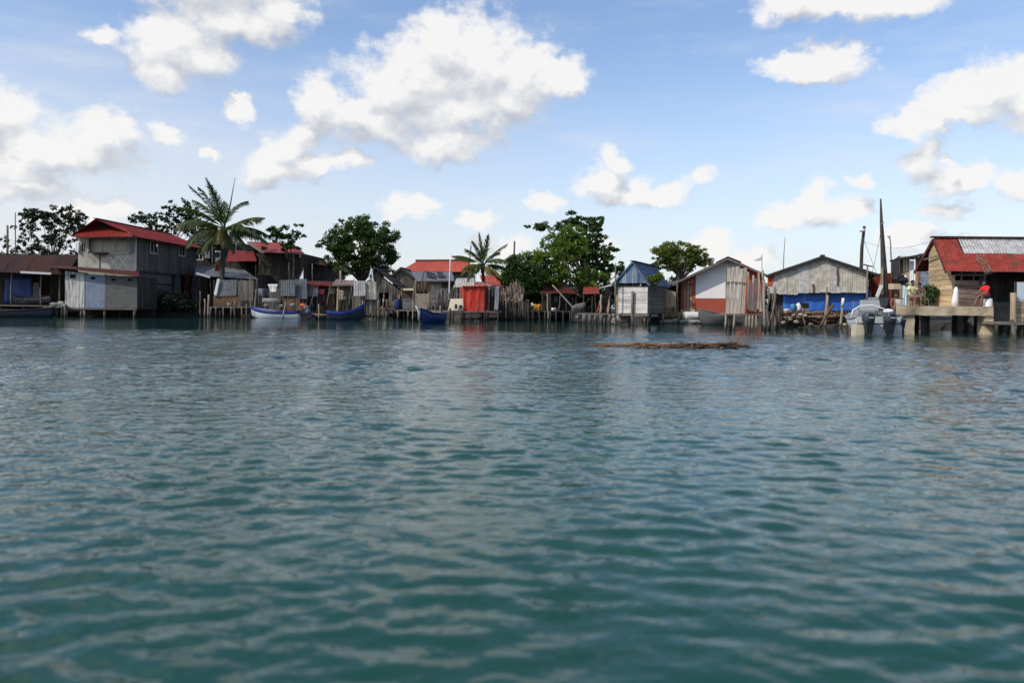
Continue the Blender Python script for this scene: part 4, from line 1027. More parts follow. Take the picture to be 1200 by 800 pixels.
# washing line and cloths
T = thing('clothes_line', 'thin washing line strung behind the white and blue boat', 'clothes line', (xa(320,61.8), 61.8, 1))
m = MB(); a, b = pt(297,332,61.8), pt(330,334,61.8); m.tube([a.lerp(b, i/8) - Vector((0,0,.12*math.sin(math.pi*i/8))) for i in range(9)], .012, 4); m.build('line', Wt['poledark'], T)
posts(T, Wt['pole'], [(329.5,331,.05,61.8)], 61.8, zb=.3)
m = MB(); cloth(m, pt(314,333,61.7), pt(326,333,61.7), pt(323,342,61.7), pt(317,342.5,61.7), 10, 8, .12, seed=3); o = m.build('hanging_shirt', Pl['white'], None, True); tag(o, 'white shirt drying on the line behind the white and blue boat', 'shirt')
m = MB(); cloth(m, pt(309,338,62), pt(315,338,62), pt(315,351,62), pt(308,351,62), 8, 8, .12, seed=5); o = m.build('hanging_garment', Pl['darkcloth'], None, True); tag(o, 'dark violet-grey garment hanging left of the white shirt', 'garment')
T = thing('upturned_skiff', 'pale upturned skiff hull lying behind the white and blue boat', 'skiff')
hull([Pl['hullinside'], Wt['mid'], Wt['mid']], 1.4, .6, .3, .3, T=T, transom=.3)
p = pt(318,353,60.8); place(T, (p.x, p.y, p.z+.25), .1, math.pi)
# corrugated screens
def screen(label, px0, px1, py0, py1, D, mt, z0py=None, bulge=0, group='upright sheet metal screens on the shore'):
    T = thing('sheet_screen', label, 'screen', (xa((px0+px1)/2,D), D, .4), group)
    m = MB(); ribbed(m, pt(px0,py1,D), pt(px1,py1,D), pt(px1,py0,D), pt(px0,py0,D), .2, amp=.012, wave=.03, sheet=.8); m.build('sheet_cladding', Mt[mt], T)
    posts(T, Wt['poledark'], [(px0+.5,py0+1,.05,D+.12),(px1-.5,py0+1,.05,D+.12)], D, zb=.2); return T
screen('blue-grey corrugated screen behind the middle of the white and blue boat', 329, 346, 328, 347, 61, 'zincblue')
screen('blue-grey corrugated screen standing beside the orange-shirted person', 346, 360, 327, 350, 61.3, 'zincblue')
screen('dull grey sheet screen under the red beam, right of the two corrugated screens', 360, 373, 334, 347.5, 61.6, 'zincdark')
m = MB(); wall(m, (xa(329,61.2),61.2), (xa(352,61.2),61.2), .4, za(340,347,61.2), bw=.25, jit=.05, rag=.2); o = m.build('slat_fence', Wt['brown'], None); tag(o, 'brown slatted fence below the corrugated screens', 'fence')
flag('small dirty white pennant on a short pole above the corrugated screens', (355.5,314), (355.5,330), [(355,317),(355.6,316),(355.8,327),(350,327.5)], 61.4, None)
# red brown shack
D = 62
T = thing('red_beam_shack', 'low dark shack with a red roof edge and red-brown boards behind the skiff', 'shack', (xa(385,D), 64, .5))
m = MB(); ribbed(m, pt(358,333.5,61.6), pt(401,335.5,61.6), pt(401,330,66), pt(360,329,66), .22); m.build('roof', Mt['redrust'], T)
m = MB(); m.beam(pt(360,333.2,61.5), pt(396,334.6,61.5), .06, .14); m.build('roof_beam', Mt['red'], T)
m = MB(); wall(m, (xa(373,D),62.4), (xa(403,D),62.4), .5, za(388,335,62.4), bw=.22, ops=[(.1,.7,.6,2.3),(1.3,1.9,.6,2.2)]); m.build('front_wall', Wt['brown'], T)
m = MB(); wall(m, (xa(403,D),62.4), (xa(403,D),66), .5, za(388,335,62.4), bw=.22); m.build('side_wall', Wt['brown'], T)
m = MB(); wall(m, (xa(358,D),66), (xa(403,D),66), .5, za(388,332,66), bw=.3); m.build('back_wall', Wt['dark'], T)
m = MB(); cloth(m, pt(372.5,338.5,61.9), pt(381,339,61.9), pt(379,345,61.9), pt(374,345,61.9), 8, 6, .1, seed=8); o = m.build('hanging_shirt', Pl['pink'], None, True); tag(o, 'bright pink shirt hanging at the front of the red-brown shack', 'shirt')
m = MB(); cloth(m, pt(376.5,345,62), pt(382,345,62), pt(382,353,62), pt(377,353,62), 8, 6, .1, seed=18); o = m.build('hanging_cloth', Pl['redcloth'], None, True); tag(o, 'dark red cloth hanging below the bright pink shirt', 'cloth')
m = MB(); cloth(m, pt(385,337,62), pt(393,337,62), pt(393,344,62), pt(385,345,62), 8, 6, .1, seed=28); o = m.build('hanging_cloth', Pl['woven'], None, True); tag(o, 'khaki cloth hanging on the red-brown shack near its right end', 'cloth')
m = MB(); cloth(m, pt(372,346,61.8), pt(375.5,346,61.8), pt(375.5,358,61.8), pt(371.5,358,61.8), 8, 6, .1, seed=38); o = m.build('hanging_trousers', Pl['darkcloth'], None, True); tag(o, 'dark trousers hanging below and left of the pink shirt', 'trousers')
# concrete slab house
D = 61.5
T = thing('slab_house', 'small brownish-pink walled house with a thin projecting slab roof, under the mango tree', 'house', (xa(404,D), 63, .5))
m = MB(); wall(m, (xa(396,D),62), (xa(420,D),62), .5, za(405,332,62), bw=3, gap=0); m.build('front_wall', Pl['pinkwall'], T)
m = MB(); wall(m, (xa(420,D),62), (xa(420,D),66), .5, za(405,332,62), bw=3, gap=0); m.build('side_wall', Pl['pinkwall'], T)
m = MB(); slab(m, pt(389,333.5,60.8), pt(420,333.5,60.8), pt(416,329,65), pt(394,327,65), .12); m.build('slab_roof', Pl['pinkwall'], T)
m = MB(); m.box(xa(397,D), xa(416,D), 61.6, 61.9, .4, za(405,350,61.6)); m.build('plinth', Wt['dark'], T)
posts(T, Wt['tan'], [(396.5,334,.10,61),], 61, zb=.2)
posts(T, Wt['polepale'], [(399,317,.09,63)], 63, zb=2.9)
screen('pale curved zinc screen left of the white flag', 414.5, 428.5, 329, 347, 59.5, 'zincpale')
screen('dull zinc screen below the white flag, right of the pale one', 428.5, 441, 330, 351, 59.7, 'zinc')
m = MB(); wall(m, (xa(413,60),60), (xa(441,60),60), .5, za(427,347,60), bw=.22, jit=.03, rag=.08); o = m.build('slat_fence', Wt['grey'], None); tag(o, 'grey slatted fence below the two pale zinc screens', 'fence')
flag('white flag with a small blue emblem drooping above the pale zinc screens', (434.5,311), (435.5,352), [(434.5,315),(436,314.5),(438.5,330),(431,329)], 59.2, (434.6,323.3,1.6,1.9))
# dark blue boat
T = thing('covered_boat', 'dark blue boat with a bright blue gunwale and raised bow, moored below the zinc screens', 'boat')
hull([Pl['hulldark'], Pl['hullblue'], Pl['hullinside']], 2.75, 1.3, .82, .5, T=T, band=.8)
p = pt(405,375,55); place(T, (p.x, 55, -.14), math.radians(5)); T.scale = (.96,.9,.9)
# little skiff with outboard
T = thing('skiff', 'small low skiff with a yellowish side beside the dark blue boat', 'skiff')
hull([Pl['hulldark'], Wt['tan'], Wt['mid']], 2.0, .9, .45, .2, T=T, band=.4)
p = pt(376,375,56); place(T, (p.x, 56.2, -.1), math.radians(182))
def outboard(T, k=1.0, cm='motor'):
    m = MB(); P = []
    prof = [(-.30,.20,.13),(-.27,.26,.17),(-.05,.285,.20),(.16,.27,.21),(.26,.22,.18),(.285,.10,.08)]
    rows = []
    for z, hx, hy in prof:
        r = []
        for i in range(20):
            t = 2*math.pi*i/20; c, s = math.cos(t), math.sin(t); e = .55
            r.append((k*hx*math.copysign(abs(c)**e, c), k*(hy*1.5*math.copysign(abs(s)**e, s) + .02), k*(z+.95)))
        rows.append(r + [r[0]])
    m.grid(rows); m.f.append(tuple(range(20))); o = len(rows)-1; m.f.append(tuple(o*21+i for i in reversed(range(20))))
    cw = m.build('cowling', Pl[cm], T, True)
    m = MB(); m.box(-.12*k, .12*k, -.325*k, -.30*k, .93*k, .965*k); m.build('lettering', Pl['decal'], cw)
    m = MB(); m.box(-.13*k, .13*k, -.335*k, -.295*k, 1.07*k, 1.14*k); m.build('handle_recess', Pl['black'], cw)
    m = MB(); m.hexa([(-.13*k,-.12*k,.1*k),(.13*k,-.12*k,.1*k),(.13*k,.2*k,.1*k),(-.13*k,.2*k,.1*k),(-.21*k,-.2*k,.66*k),(.21*k,-.2*k,.66*k),(.21*k,.26*k,.66*k),(-.21*k,.26*k,.66*k)]); m.build('midsection', Pl['motorleg'], T)
    m = MB(); m.hexa([(-.06*k,-.22*k,-.45*k),(.06*k,-.22*k,-.45*k),(.06*k,.16*k,-.45*k),(-.06*k,.16*k,-.45*k),(-.10*k,-.16*k,.12*k),(.10*k,-.16*k,.12*k),(.10*k,.2*k,.12*k),(-.10*k,.2*k,.12*k)]); m.box(-.16*k,.16*k,-.3*k,.12*k,-.03*k,.0); m.build('lower_leg', Pl['motorleg'], T)
    m = MB(); m.box(-.16*k, .16*k, .2*k, .42*k, .35*k, .62*k); m.build('clamp_bracket', Pl['motorleg'], T)
    m = MB()
    for i in range(3):
        a = i*2.094; m.hexa([Vector((math.cos(a+d)*r, -.24*k+e, -.32*k+math.sin(a+d)*r)) for (d, r, e) in ((-.3,.03,0),(.3,.03,0),(.3,.03,.02),(-.3,.03,.02),(-.4,.16*k,0),(.35,.16*k,0),(.35,.16*k,.02),(-.4,.16*k,.02))])
    m.build('propeller', Pl['steel'], T)
T = thing('outboard_motor', 'small tilted outboard motor on the stern of the low skiff', 'motor'); outboard(T, .62); p = pt(366,371,55.6); place(T, (p.x, p.y, .1), math.radians(80), math.radians(-35))
T = thing('outboard_motor', 'dark outboard motor at the stern of the white and blue boat', 'motor'); outboard(T, .8); p = pt(360,371,58.3); place(T, (p.x, p.y, .05), math.radians(90), math.radians(0))

# thatched hut
D = 63
T = thing('thatched_hut', 'thatched hut with a steep dark roof and a black doorway, on posts over the water', 'hut', (xa(455,D), 65, .5))
x0, x1, xm = xa(437,D), xa(472,D), xa(440,D); gz = za(450,359,D)
zt = za(440,316,D)
m = MB(); dz = za(450,343,D)
wall(m, (x0,D), (x1,D), gz, lambda u: zt - (zt - za(470,343,D))*max(0, (u-.2))/(x1-x0) - .05, bw=.12, jit=.06, ops=[(xa(444.5,D)-x0, xa(456,D)-x0, gz, dz)], rag=.08); m.build('front_wall', Wt['thatch'], T)
m = MB(); wall(m, (x1,D), (x1,68), gz-.2, za(470,343,D), bw=.2, jit=.05); m.build('side_wall', Wt['dark'], T)
m = MB(); wall(m, (x0,68), (x0,D), gz-.2, zt-.4, bw=.25, jit=.05); m.build('side_wall', Wt['mid'], T)
m = MB(); wall(m, (x1,68), (x0,68), gz-.2, zt-1.5, bw=.4); m.build('back_wall', Wt['dark'], T)
def thatch(mb, e0, e1, r1, r0, n=60, layers=5):
    e0, e1, r0, r1 = map(Vector, (e0, e1, r0, r1)); nn = (e1-e0).cross(r0-e0).normalized()
    if nn.z < 0: nn = -nn
    for l in range(layers):
        v0, v1 = max(0, l/layers - .04), min(1, (l+1.25)/layers)
        for i in range(n):
            t0, t1 = i/n - .004, (i+1)/n + .004; dj = R.uniform(-.10, .04)
            a = e0.lerp(e1, t0).lerp(r0.lerp(r1, t0), v0); b = e0.lerp(e1, t1).lerp(r0.lerp(r1, t1), v0); c = e0.lerp(e1, t1).lerp(r0.lerp(r1, t1), v1); d = e0.lerp(e1, t0).lerp(r0.lerp(r1, t0), v1)
            dn = (e0 - r0).normalized()*(-dj); o = nn*(.10 + R.uniform(0,.05)); q = nn*.02
            a, b = a + dn, b + dn
            mb.hexa([a+q, b+q, c+q, d+q, a+o, b+o, c+o*.6, d+o*.6])
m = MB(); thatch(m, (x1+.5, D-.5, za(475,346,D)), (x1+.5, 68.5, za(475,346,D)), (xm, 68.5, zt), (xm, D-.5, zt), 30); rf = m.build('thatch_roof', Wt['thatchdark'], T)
m = MB(); thatch(m, (x0-.6, 68.5, zt-1.6), (x0-.6, D-.5, zt-1.6), (xm, D-.5, zt), (xm, 68.5, zt), 30); m.build('thatch_roof', Wt['thatch'], T)
m = MB(); m.tube([(xm, D-.9, zt+.1), (xm, 69, zt+.12)], .1, 7); m.build('ridge_pole', Wt['poledark'], rf)
m = MB()
for i in range(14): m.box(xa(436,D), xa(470,D), 61.6+i*.28, 61.85+i*.28, gz-.08, gz-.0)
m.build('deck_planks', Wt['darkx'], T)
posts(T, Wt['pole'], [(441,353,.10),(443.5,352,.12),(453,351,.07),(455.5,350,.07),(437,358,.07),(447,359,.06),(462,352,.10,62.6),(468,345,.08,62.8)], 61.6)
bar = MB(); bar.beam(pt(437,361.5,61.5), pt(470,361.5,61.5), .1, .12); bar.build('edge_beam', Wt['pole'], T)
# second thatched gable
D = 68
T = thing('gabled_shed', 'grey board gable shed with a dark roof edge behind the thatched hut', 'shed', (xa(476,D), 71, .5))
x0, x1, xm = xa(461,D), xa(492,D), xa(470,D); zt = za(470,314.5,D)
gable_house(T, x0, x1, xm, D, 74, .5, za(462,322,D), za(491,331,D), zt, [Wt['thatch'], Wt['mid']], Mt['zincblue'], ov=.25, oe=.3, bw=.13)
m = MB(); a, b, c = pt(458,323.5,67.7), pt(470,314,67.7), pt(493,333,67.7); m.beam(a, b, .08, .18); m.beam(b, c, .08, .18); m.build('barge_board', Wt['poledark'], T)
# orange roof hall
D = 84
T = thing('orange_roof_hall', 'long building with a bright orange-red hipped roof standing behind the grey-roofed sheds', 'building', (xa(512,D), 90, .6))
m = MB(); a, b, c, d = pt(471,318.5,83), pt(552,318.5,83), pt(548,305.5,90), pt(489,306,90)
ribbed(m, a, b, c, d, .25); rf = m.build('roof', Mt['orange'], T)
m = MB(); ribbed(m, pt(552,319,83), pt(556,319,98), c + Vector((0,.1,0)), b + Vector((0,.1,0)), .25); a2 = pt(468,318,98); ribbed(m, a2, pt(471,318.5,83), d, d + Vector((0,.3,0)), .3); ribbed(m, pt(556,319,98), a2, d, c, .25); m.build('hip_roof', Mt['orange'], T)
m = MB(); m.beam(d + Vector((-.2,0,.06)), c + Vector((.4,0,.06)), .35, .22); m.build('ridge_cap', Mt['darkrust'], rf)
m = MB(); wall(m, (xa(473,84),84), (xa(550,84),84), .6, za(510,318,84), bw=3, gap=.01); m.build('front_wall', Pl['greyrender'], T)
m = MB(); wall(m, (xa(550,84),84), (xa(550,84),97), .6, za(510,318,84), bw=3, gap=.01); m.build('side_wall', Pl['greyrender'], T)
m = MB(); wall(m, (xa(473,84),97), (xa(473,84),84), .6, za(510,318,84), bw=3, gap=.01); m.build('side_wall', Pl['greyrender'], T)
# cream shed with grey roof and panels
D = 66
T = thing('cream_shed', 'cream-walled shed with a flat blue-grey sheet roof below the orange roof', 'shed', (xa(514,D), 69, .5))
m = MB(); ribbed(m, pt(489,329.8,65.2), pt(533,329.5,65.2), pt(530,319,72), pt(482,318.5,72), .22, wave=.03); rf = m.build('roof', Mt['zincblue'], T)
m = MB(); m.beam(pt(488,330.3,65.1), pt(534,330,65.1), .06, .14); m.build('fascia_board', Mt['blackedge'], T)
for i, (p0, p1) in enumerate([((500,321),(511,328.4)), ((513,321.5),(520,326))]):
    m = MB(); k = pt(p0[0],p0[1],69.5); slab(m, pt(p0[0],p0[1]+5,67.5)+Vector((0,0,.2)), pt(p1[0],p1[1],66.5)+Vector((0,0,.2)), pt(p1[0]-1,p1[1]-4,69)+Vector((0,0,.3)), pt(p0[0]-1,p0[1],69.5)+Vector((0,0,.3)), .05); m.build('roof_opening', Mt['blackedge'], rf)
m = MB(); wall(m, (xa(494,D),66), (xa(517,D),66), .5, za(505,330,66), bw=1., gap=.012, jit=.01); m.build('front_wall', Pl['cream'], T)
m = MB(); wall(m, (xa(517,D)+.01,66), (xa(533,D),66), .5, za(525,330,66), bw=1., gap=.01); m.build('grey_front_wall', Pl['greyrender'], T)
m = MB(); wall(m, (xa(533,D),66), (xa(533,D),71), .5, za(525,330,66), bw=1.); m.build('side_wall', Pl['greyrender'], T)
m = MB(); wall(m, (xa(494,D),71), (xa(494,D),66), .5, za(505,330,66), bw=1.); m.build('side_wall', Pl['greyrender'], T)
pole_thing('flag_pole', 'slender white pole standing on the shore in front of the orange roof', 'pole', (xa(526,65),65,.5), pt(528,297,65), .07, .05, Pl['whiteplastic'], .02)
pole_thing('leaning_pole', 'dark leaning pole beside the cream-walled shed', 'pole', (xa(487,64),64,.5), pt(497.5,317,64), .06, .04, Wt['poledark'], .05)
# stick fences
def stick_fence(name, label, px0, px1, py0, py1, D, mt, n, r=.035, rag=5, zb=None, seed=1, mix=0, cat='fence', ragf=None, lean=1.2):
    rr = random.Random(seed); m = MB()
    for i in range(n):
        px = px0 + (px1-px0)*i/(n-1) + rr.uniform(-.6,.6); tp = py0 + rr.uniform(-rag*.4, rag) + (ragf(px) if ragf else 0)
        p = (xa(px, D), D + rr.uniform(-.06,.06), za(px, py1, D) if zb is None else zb); q = pt(px + rr.uniform(-lean,lean), tp, D + rr.uniform(-.1,.1))
        m.tube([p, Vector(p).lerp(q,.5) + Vector((rr.uniform(-.04,.04),0,0)), q], [r*1.1, r, r*.7], 5)
    a, b = pt(px0, (py0+py1)/2, D+.08), pt(px1, (py0+py1)/2, D+.08); m.beam(a, b, .05, .06)
    o = m.build(name, mt, None, True); tag(o, label, cat); return o
stick_fence('stick_fence', 'tall fence of close-set brown sticks behind the deep blue boat and the cream board', 502, 541, 339, 363, 58, Wt['mid'], 58, .045, 6, seed=3, ragf=lambda px: 7 if px < 513 else 0)
T = thing('tan_screen', 'tan woven matting screen left of the stick fence', 'screen', (xa(494,58),58,.5))
m = MB(); cloth(m, pt(487,344,58), pt(503,344,58), pt(503,362,58), pt(488,362,58), 6, 6, .03, .03, seed=2); m.build('matting', Pl['woven'], T)
posts(T, Wt['pole'], [(487,328,.07,58.1),(503,342,.05,58.1),(485,335,.06,58.3)], 58, zb=.2)
stick_fence('stick_fence', 'short dark tuft of brown sticks leaning above the tan matting screen', 487, 503, 330, 345, 58.6, Wt['brown'], 20, .04, 5, seed=8)
T = thing('orange_hut', 'tiny hut with an orange-brown plank wall and pale roof edge beside the thatched hut', 'hut', (xa(479,60),61,.5))
m = MB(); wall(m, (xa(473,60.5),60.5), (xa(486,60.5),60.5), .6, za(480,339,60.5), mode='h', bw=.16); m.build('front_wall', Wt['brown'], T)
m = MB(); wall(m, (xa(473,60.5),62.5), (xa(473,60.5),60.5), .6, za(480,339,60.5), bw=.3); m.build('side_wall', Wt['dark'], T)
m = MB(); wall(m, (xa(486,60.5),60.5), (xa(486,60.5),62.5), .6, za(480,339,60.5), bw=.3); m.build('side_wall', Wt['dark'], T)
m = MB(); slab(m, pt(472,339.5,60), pt(488,339.5,60), pt(488,338,62.6), pt(472,338,62.6), .06); m.build('roof', Pl['concrete'], T)
m = MB(); c0, c1 = pt(472,362,58.5), pt(484,352,58.5); m.box(c0.x, c1.x, 58.5, 59.4, c0.z, c1.z); m.box(c0.x-.05, c1.x+.05, 58.45, 59.45, c1.z+.002, c1.z+.08); o = m.build('water_tank', Pl['greyrender'], None); tag(o, 'grey square tank with a pale rim standing on the walkway beside the thatched hut', 'tank')
jetty('walkway', 'low sagging plank walkway between the thatched hut and the deep blue boat', 463, 512, 363.5, 57.5, 4.0, [(466,364,.07),(478,364,.06),(492,364,.07),(503,364,.07),(510,363,.06)])
# deep blue boat
T = thing('bow_boat', 'deep blue boat with its bow pointing at the viewer, near the cream board', 'boat')
hull([Pl['hullnavy'], Pl['hullnavy'], Pl['hullinside']], 2.6, 1.2, .82, .36, T=T)
p = pt(503,381,47); place(T, (p.x, 48.4, -.12), math.radians(-122)); T.scale = (.88,.88,.86)
m = MB(); m.tube([pt(490.5,375,46.9), pt(490.5,366,46.8), pt(489,361.5,46.8), pt(487,358.5,46.8)], [.04,.045,.04,.03], 6); o = m.build('mooring_rope', Pl['whiteplastic'], None, True); tag(o, 'thick pale mooring rope hanging at the bow of the deep blue boat', 'rope')
# cream board and red tarpaulin cabin
D = 55
T = jetty('jetty', 'plank jetty on dark posts beneath the red tarpaulin cabin and the cream board', 520, 586, 364.8, 54.5, 6.8,
   [(531,364,.06),(541,365,.07),(551,365,.05),(558,365,.05),(568,364,.06),(584,365,.06),(545,365,.04,56),(563,365,.04,56)], pm='poledark')
T = thing('cream_board', 'cream board cut-out panel leaning beside the red tarpaulin cabin', 'board', (xa(534,D),D,.6))
m = MB(); m.hexa([pt(525,363.5,55.2), pt(543,363.5,54.9), pt(543,363.5,55.0), pt(525,363.5,55.3), pt(528,350,55.4), pt(543,350,55.1), pt(543,350,55.2), pt(528,350,55.5)]); m.build('panel', Pl['creamboard'], T)
m = MB(); m.box(xa(533,54.8), xa(536,54.8), 54.75, 54.86, za(534,362,54.8), za(534,356.5,54.8)); m.build('cut_out', Pl['black'], T)
m = MB(); m.box(xa(538,54.8), xa(542,54.8), 54.75, 54.86, za(540,361,54.8), za(540,357.5,54.8)); m.build('cut_out', Pl['black'], T)
T = thing('tarpaulin_cabin', 'cabin wrapped in a bright red tarpaulin on the jetty, under the shop sign', 'cabin', (xa(557,D),56,.6))
m = MB(); cloth(m, pt(542,334.6,55), pt(568.6,334.2,55), pt(568,366,55), pt(543,365.4,55), 22, 18, .16, seed=6, fold=4, rag=.12); m.build('red_tarpaulin', Pl['tarpred'], T, True)
m = MB(); cloth(m, pt(540,336,56.6), pt(542.5,336.5,55.02), pt(543.5,362,55.02), pt(541,361,56.6), 6, 10, .08, seed=16); m.build('red_tarpaulin', Pl['tarpred'], T, True)
m = MB(); cloth(m, pt(568,336,55.02), pt(573,336.5,56.8), pt(572.5,362,56.8), pt(567.5,363.5,55.02), 6, 10, .08, seed=26); m.build('red_tarpaulin', Pl['redcloth'], T, True)
m = MB(); ribbed(m, pt(541,336,54.8), pt(569,335.6,54.8), pt(572,334.6,57), pt(543,335,57)); m.build('roof', Mt['redold'], T)
posts(T, Wt['pole'], [(543,337,.05,55.15),(567.5,337,.05,55.15),(573,337,.06,55.3)], 55, zb=-.5)
m = MB(); wall(m, (xa(573,56.5),56.5), (xa(586,56.5),56.5), .6, za(578,337,56.5), bw=.2, jit=.03); m.build('side_boards', Wt['dark'], T)
# sign
T = thing('shop_sign', 'weathered red and white lettered sign board above the red tarpaulin cabin', 'sign', (xa(566,55.4),55.4,za(566,337,55.4)))
m = MB(); m.hexa([pt(555.5,335.2,55.3), pt(577,336.6,55.3), pt(577,336.6,55.36), pt(555.5,335.2,55.36), pt(556,330,55.3), pt(577.5,331,55.3), pt(577.5,331,55.36), pt(556,330,55.36)]); bd = m.build('sign_board', Pl['signred'], T)
m = MB(); yq = 55.28
def stroke(x0, y0, x1, y1, w=.05): m.beam(pt(x0,y0,yq), pt(x1,y1,yq), .02, w)
stroke(557.6,331.6,557.6,334.4,.09); stroke(557.6,334.3,560,334.5,.07)
for i, xx in enumerate((561.2,563.3,565.4,567.5,570.2,572.4,574.6)):
    y0 = 332.4 + (xx-560)*.05; stroke(xx,y0,xx,y0+2.2,.06); stroke(xx,y0+(2.1 if i % 2 else .1),xx+1.3,y0+(2.15 if i % 2 else .15),.05)
    if i % 3: stroke(xx+1.3,y0,xx+1.3,y0+2.2,.05)
m.build('lettering', Pl['signwhite'], bd)
posts(T, Wt['poledark'], [(557,330,.04,55.42),(576,331,.04,55.42)], 55.4, zb=za(566,336,55))
m = MB(); cloth(m, pt(581,336,55), pt(585,335.5,55), pt(584,364,55), pt(579,363.5,55), 8, 12, .1, seed=4); o = m.build('hanging_sheet', Pl['greycloth'], None, True); tag(o, 'long pale grey sheet hanging right of the red tarpaulin cabin', 'sheet')
m = MB(); cloth(m, pt(576,336,55.1), pt(581,336,55.1), pt(579.5,349,55.1), pt(576,348,55.1), 8, 8, .1, seed=14); o = m.build('hanging_cloth', Pl['darkcloth'], None, True); tag(o, 'dark cloth hanging beside the long grey sheet near the red tarpaulin', 'cloth')
# red sheets behind the palm
D = 62
T = thing('red_roof_hut', 'hut with ragged orange-red sheet roof behind the small palm and the sign', 'hut', (xa(578,D), 64, .5))
m = MB(); ribbed(m, pt(566,333,61), pt(592,340,61), pt(588,324,66), pt(562,322,66), .22, wave=.05, sheet=.8); m.build('roof', Mt['orange'], T)
m = MB(); wall(m, (xa(562,62),62), (xa(592,62),62), .5, za(578,336,62), bw=.3); m.build('front_wall', Mt['redold'], T)
T = thing('grey_roof_hut', 'small grey zinc hut tucked left of the small palm trunk', 'hut', (xa(545,63), 65, .5))
m = MB(); ribbed(m, pt(531,337,62), pt(557,335,62), pt(556,326,66), pt(535,326,66), .22, wave=.03); m.build('roof', Mt['zinc'], T)
m = MB(); wall(m, (xa(532,63),63), (xa(556,63),63), .5, za(545,335,63), bw=.3); m.build('front_wall', Wt['dark'], T)
pole_thing('upright_pole', 'thin dark pole standing left of the small palm crown', 'pole', (xa(545,64),64,.5), pt(552,288,64), .06, .05, Wt['poledark'], .02)
pole_thing('upright_pole', 'tall bare dark pole between the small palm and the big green tree', 'pole', (xa(600,66),66,.5), pt(603,282.5,66), .11, .07, Wt['poledark'], .02)
# dry palm leaf heap and dark stick fence
stick_fence('stick_fence', 'dark stick fence standing in the water right of the hanging grey sheet', 586, 618, 352, 377, 57, Wt['dark'], 44, .055, 5, -.4, seed=11)
stick_fence('stick_fence', 'low gappy dark stick fence between the dry leaf screen and the orange-yellow drums', 617, 642, 358, 377, 57.4, Wt['dark'], 22, .05, 7, -.4, seed=31)
T = thing('dry_leaf_screen', 'ragged screen of dry brown palm leaves above the dark stick fence', 'screen', (xa(602,58),58,.5))
rr = random.Random(5); m = MB()
for i in range(130):
    px = 584 + rr.random()*28; py = 356 - rr.random()*6; tp = 352 - (14 + 12*math.exp(-((px-604)/7)**2))*rr.uniform(.5,1.05)
    p, q = pt(px,py,58+rr.uniform(-.3,.3)), pt(px + rr.uniform(-4,4), tp, 58+rr.uniform(-.4,.4)); d = (q-p).normalized(); s = Vector((.05,0,.01)); mid = p.lerp(q,.55) + Vector((rr.uniform(-.1,.1),rr.uniform(-.1,.1),0))
    m.add([p-s, p+s, mid+s*1.3, mid-s*1.3, q], [(0,1,2,3),(3,2,4)])
m.build('dry_leaves', Wt['frond_dry'], T)
posts(T, Wt['polepale'], [(612,345,.06,57.6),(590,338,.05,58),(604,332,.05,58.2)], 58, zb=-.4)
# ================================================================ centre right and right shore
# ---- dark red-brown roofed shelter under the big trees
D = 60
T = thing('red_roof_shelter', 'open shelter with a dark red roof under the big bright green tree', 'shelter', (xa(660,D), 62, .5))
m = MB(); ribbed(m, pt(634,343.5,59), pt(677,344,59), pt(664,332.5,63), pt(640,332,63), .22, wave=.03); rf = m.build('roof', Mt['redrust'], T)
m = MB(); ribbed(m, pt(664,332.5,63), pt(640,332,63), pt(634,342,67), pt(676,342,67), .22); m.build('rear_roof', Mt['redrust'], T)
m = MB(); wall(m, (xa(646,62),62.5), (xa(668,62),62.5), .5, za(655,341,62), bw=1.4, gap=.01); m.build('inner_wall', Pl['block'], T)
m = MB(); wall(m, (xa(630,65),65), (xa(690,65),65), .5, za(655,338,65), bw=.4); m.build('back_wall', Wt['dark'], T)
posts(T, Wt['poledark'], [(636,343,.06,59.4),(675,344,.06,59.4),(664,342,.05,59.5)], 59.4, zb=.2)
T = thing('patched_awning', 'small faded red and zinc awning between the red-roofed shelter and the blue gabled hut', 'awning', (xa(690,58),58,.5))
m = MB(); ribbed(m, pt(683,344.5,57), pt(703,344,57), pt(700,336,61), pt(684,336.5,61), .22, wave=.04); m.build('roof', Mt['redold'], T)
posts(T, Wt['poledark'], [(694,344,.05,57.2),(684.5,344,.05,57.2)], 57.2, zb=.3)
m = MB(); wall(m, (xa(676,62),62), (xa(716,62),62), .5, za(695,340,62), bw=.35); m.build('back_wall', Wt['dark'], T)
D = 57
jetty('jetty', 'dark low jetty with leaning posts under the trees, carrying the orange-yellow drums', 618, 676, 364.5, D, 4.5,
   [(619,356,.07),(625,362,.05),(632,358,.07),(639,364,.07),(645,364,.06),(652,364,.06),(660,364,.07),(668,364,.06)], deck='darkx', pm='poledark')
for i, (px, lb) in enumerate([(627,'orange-yellow plastic drum on the dark jetty, the left of two'),(631.5,'orange-yellow plastic drum on the dark jetty, the right of two')]):
    T = thing('plastic_drum', lb, 'drum', (xa(px,57.6),57.6,za(px,364.3,57.6)), 'orange plastic drums on the dark jetty')
    b = pt(px,364,57.6+i*.1); m = MB(); m.tube([b, b+Vector((0,0,.03)), b+Vector((0,0,.2)), b+Vector((0,0,.38)), b+Vector((0,0,.45)), b+Vector((0,0,.48))], [.17,.2,.205,.2,.15,.06], 12); m.build('barrel', Pl['yellowdrum'], T, True)
    m = MB(); m.tube([b+Vector((.05,0,.48)), b+Vector((.05,0,.53))], .05, 8); m.build('lid', Pl['yellowdrum'], T, True)
pole_thing('jetty_pole', 'pale upright pole rising from the dark jetty right of the orange-yellow drums', 'pole', (xa(642,56.9),56.9,-.5), pt(641.5,344,56.9), .055, .045, Wt['polepale'], .06)
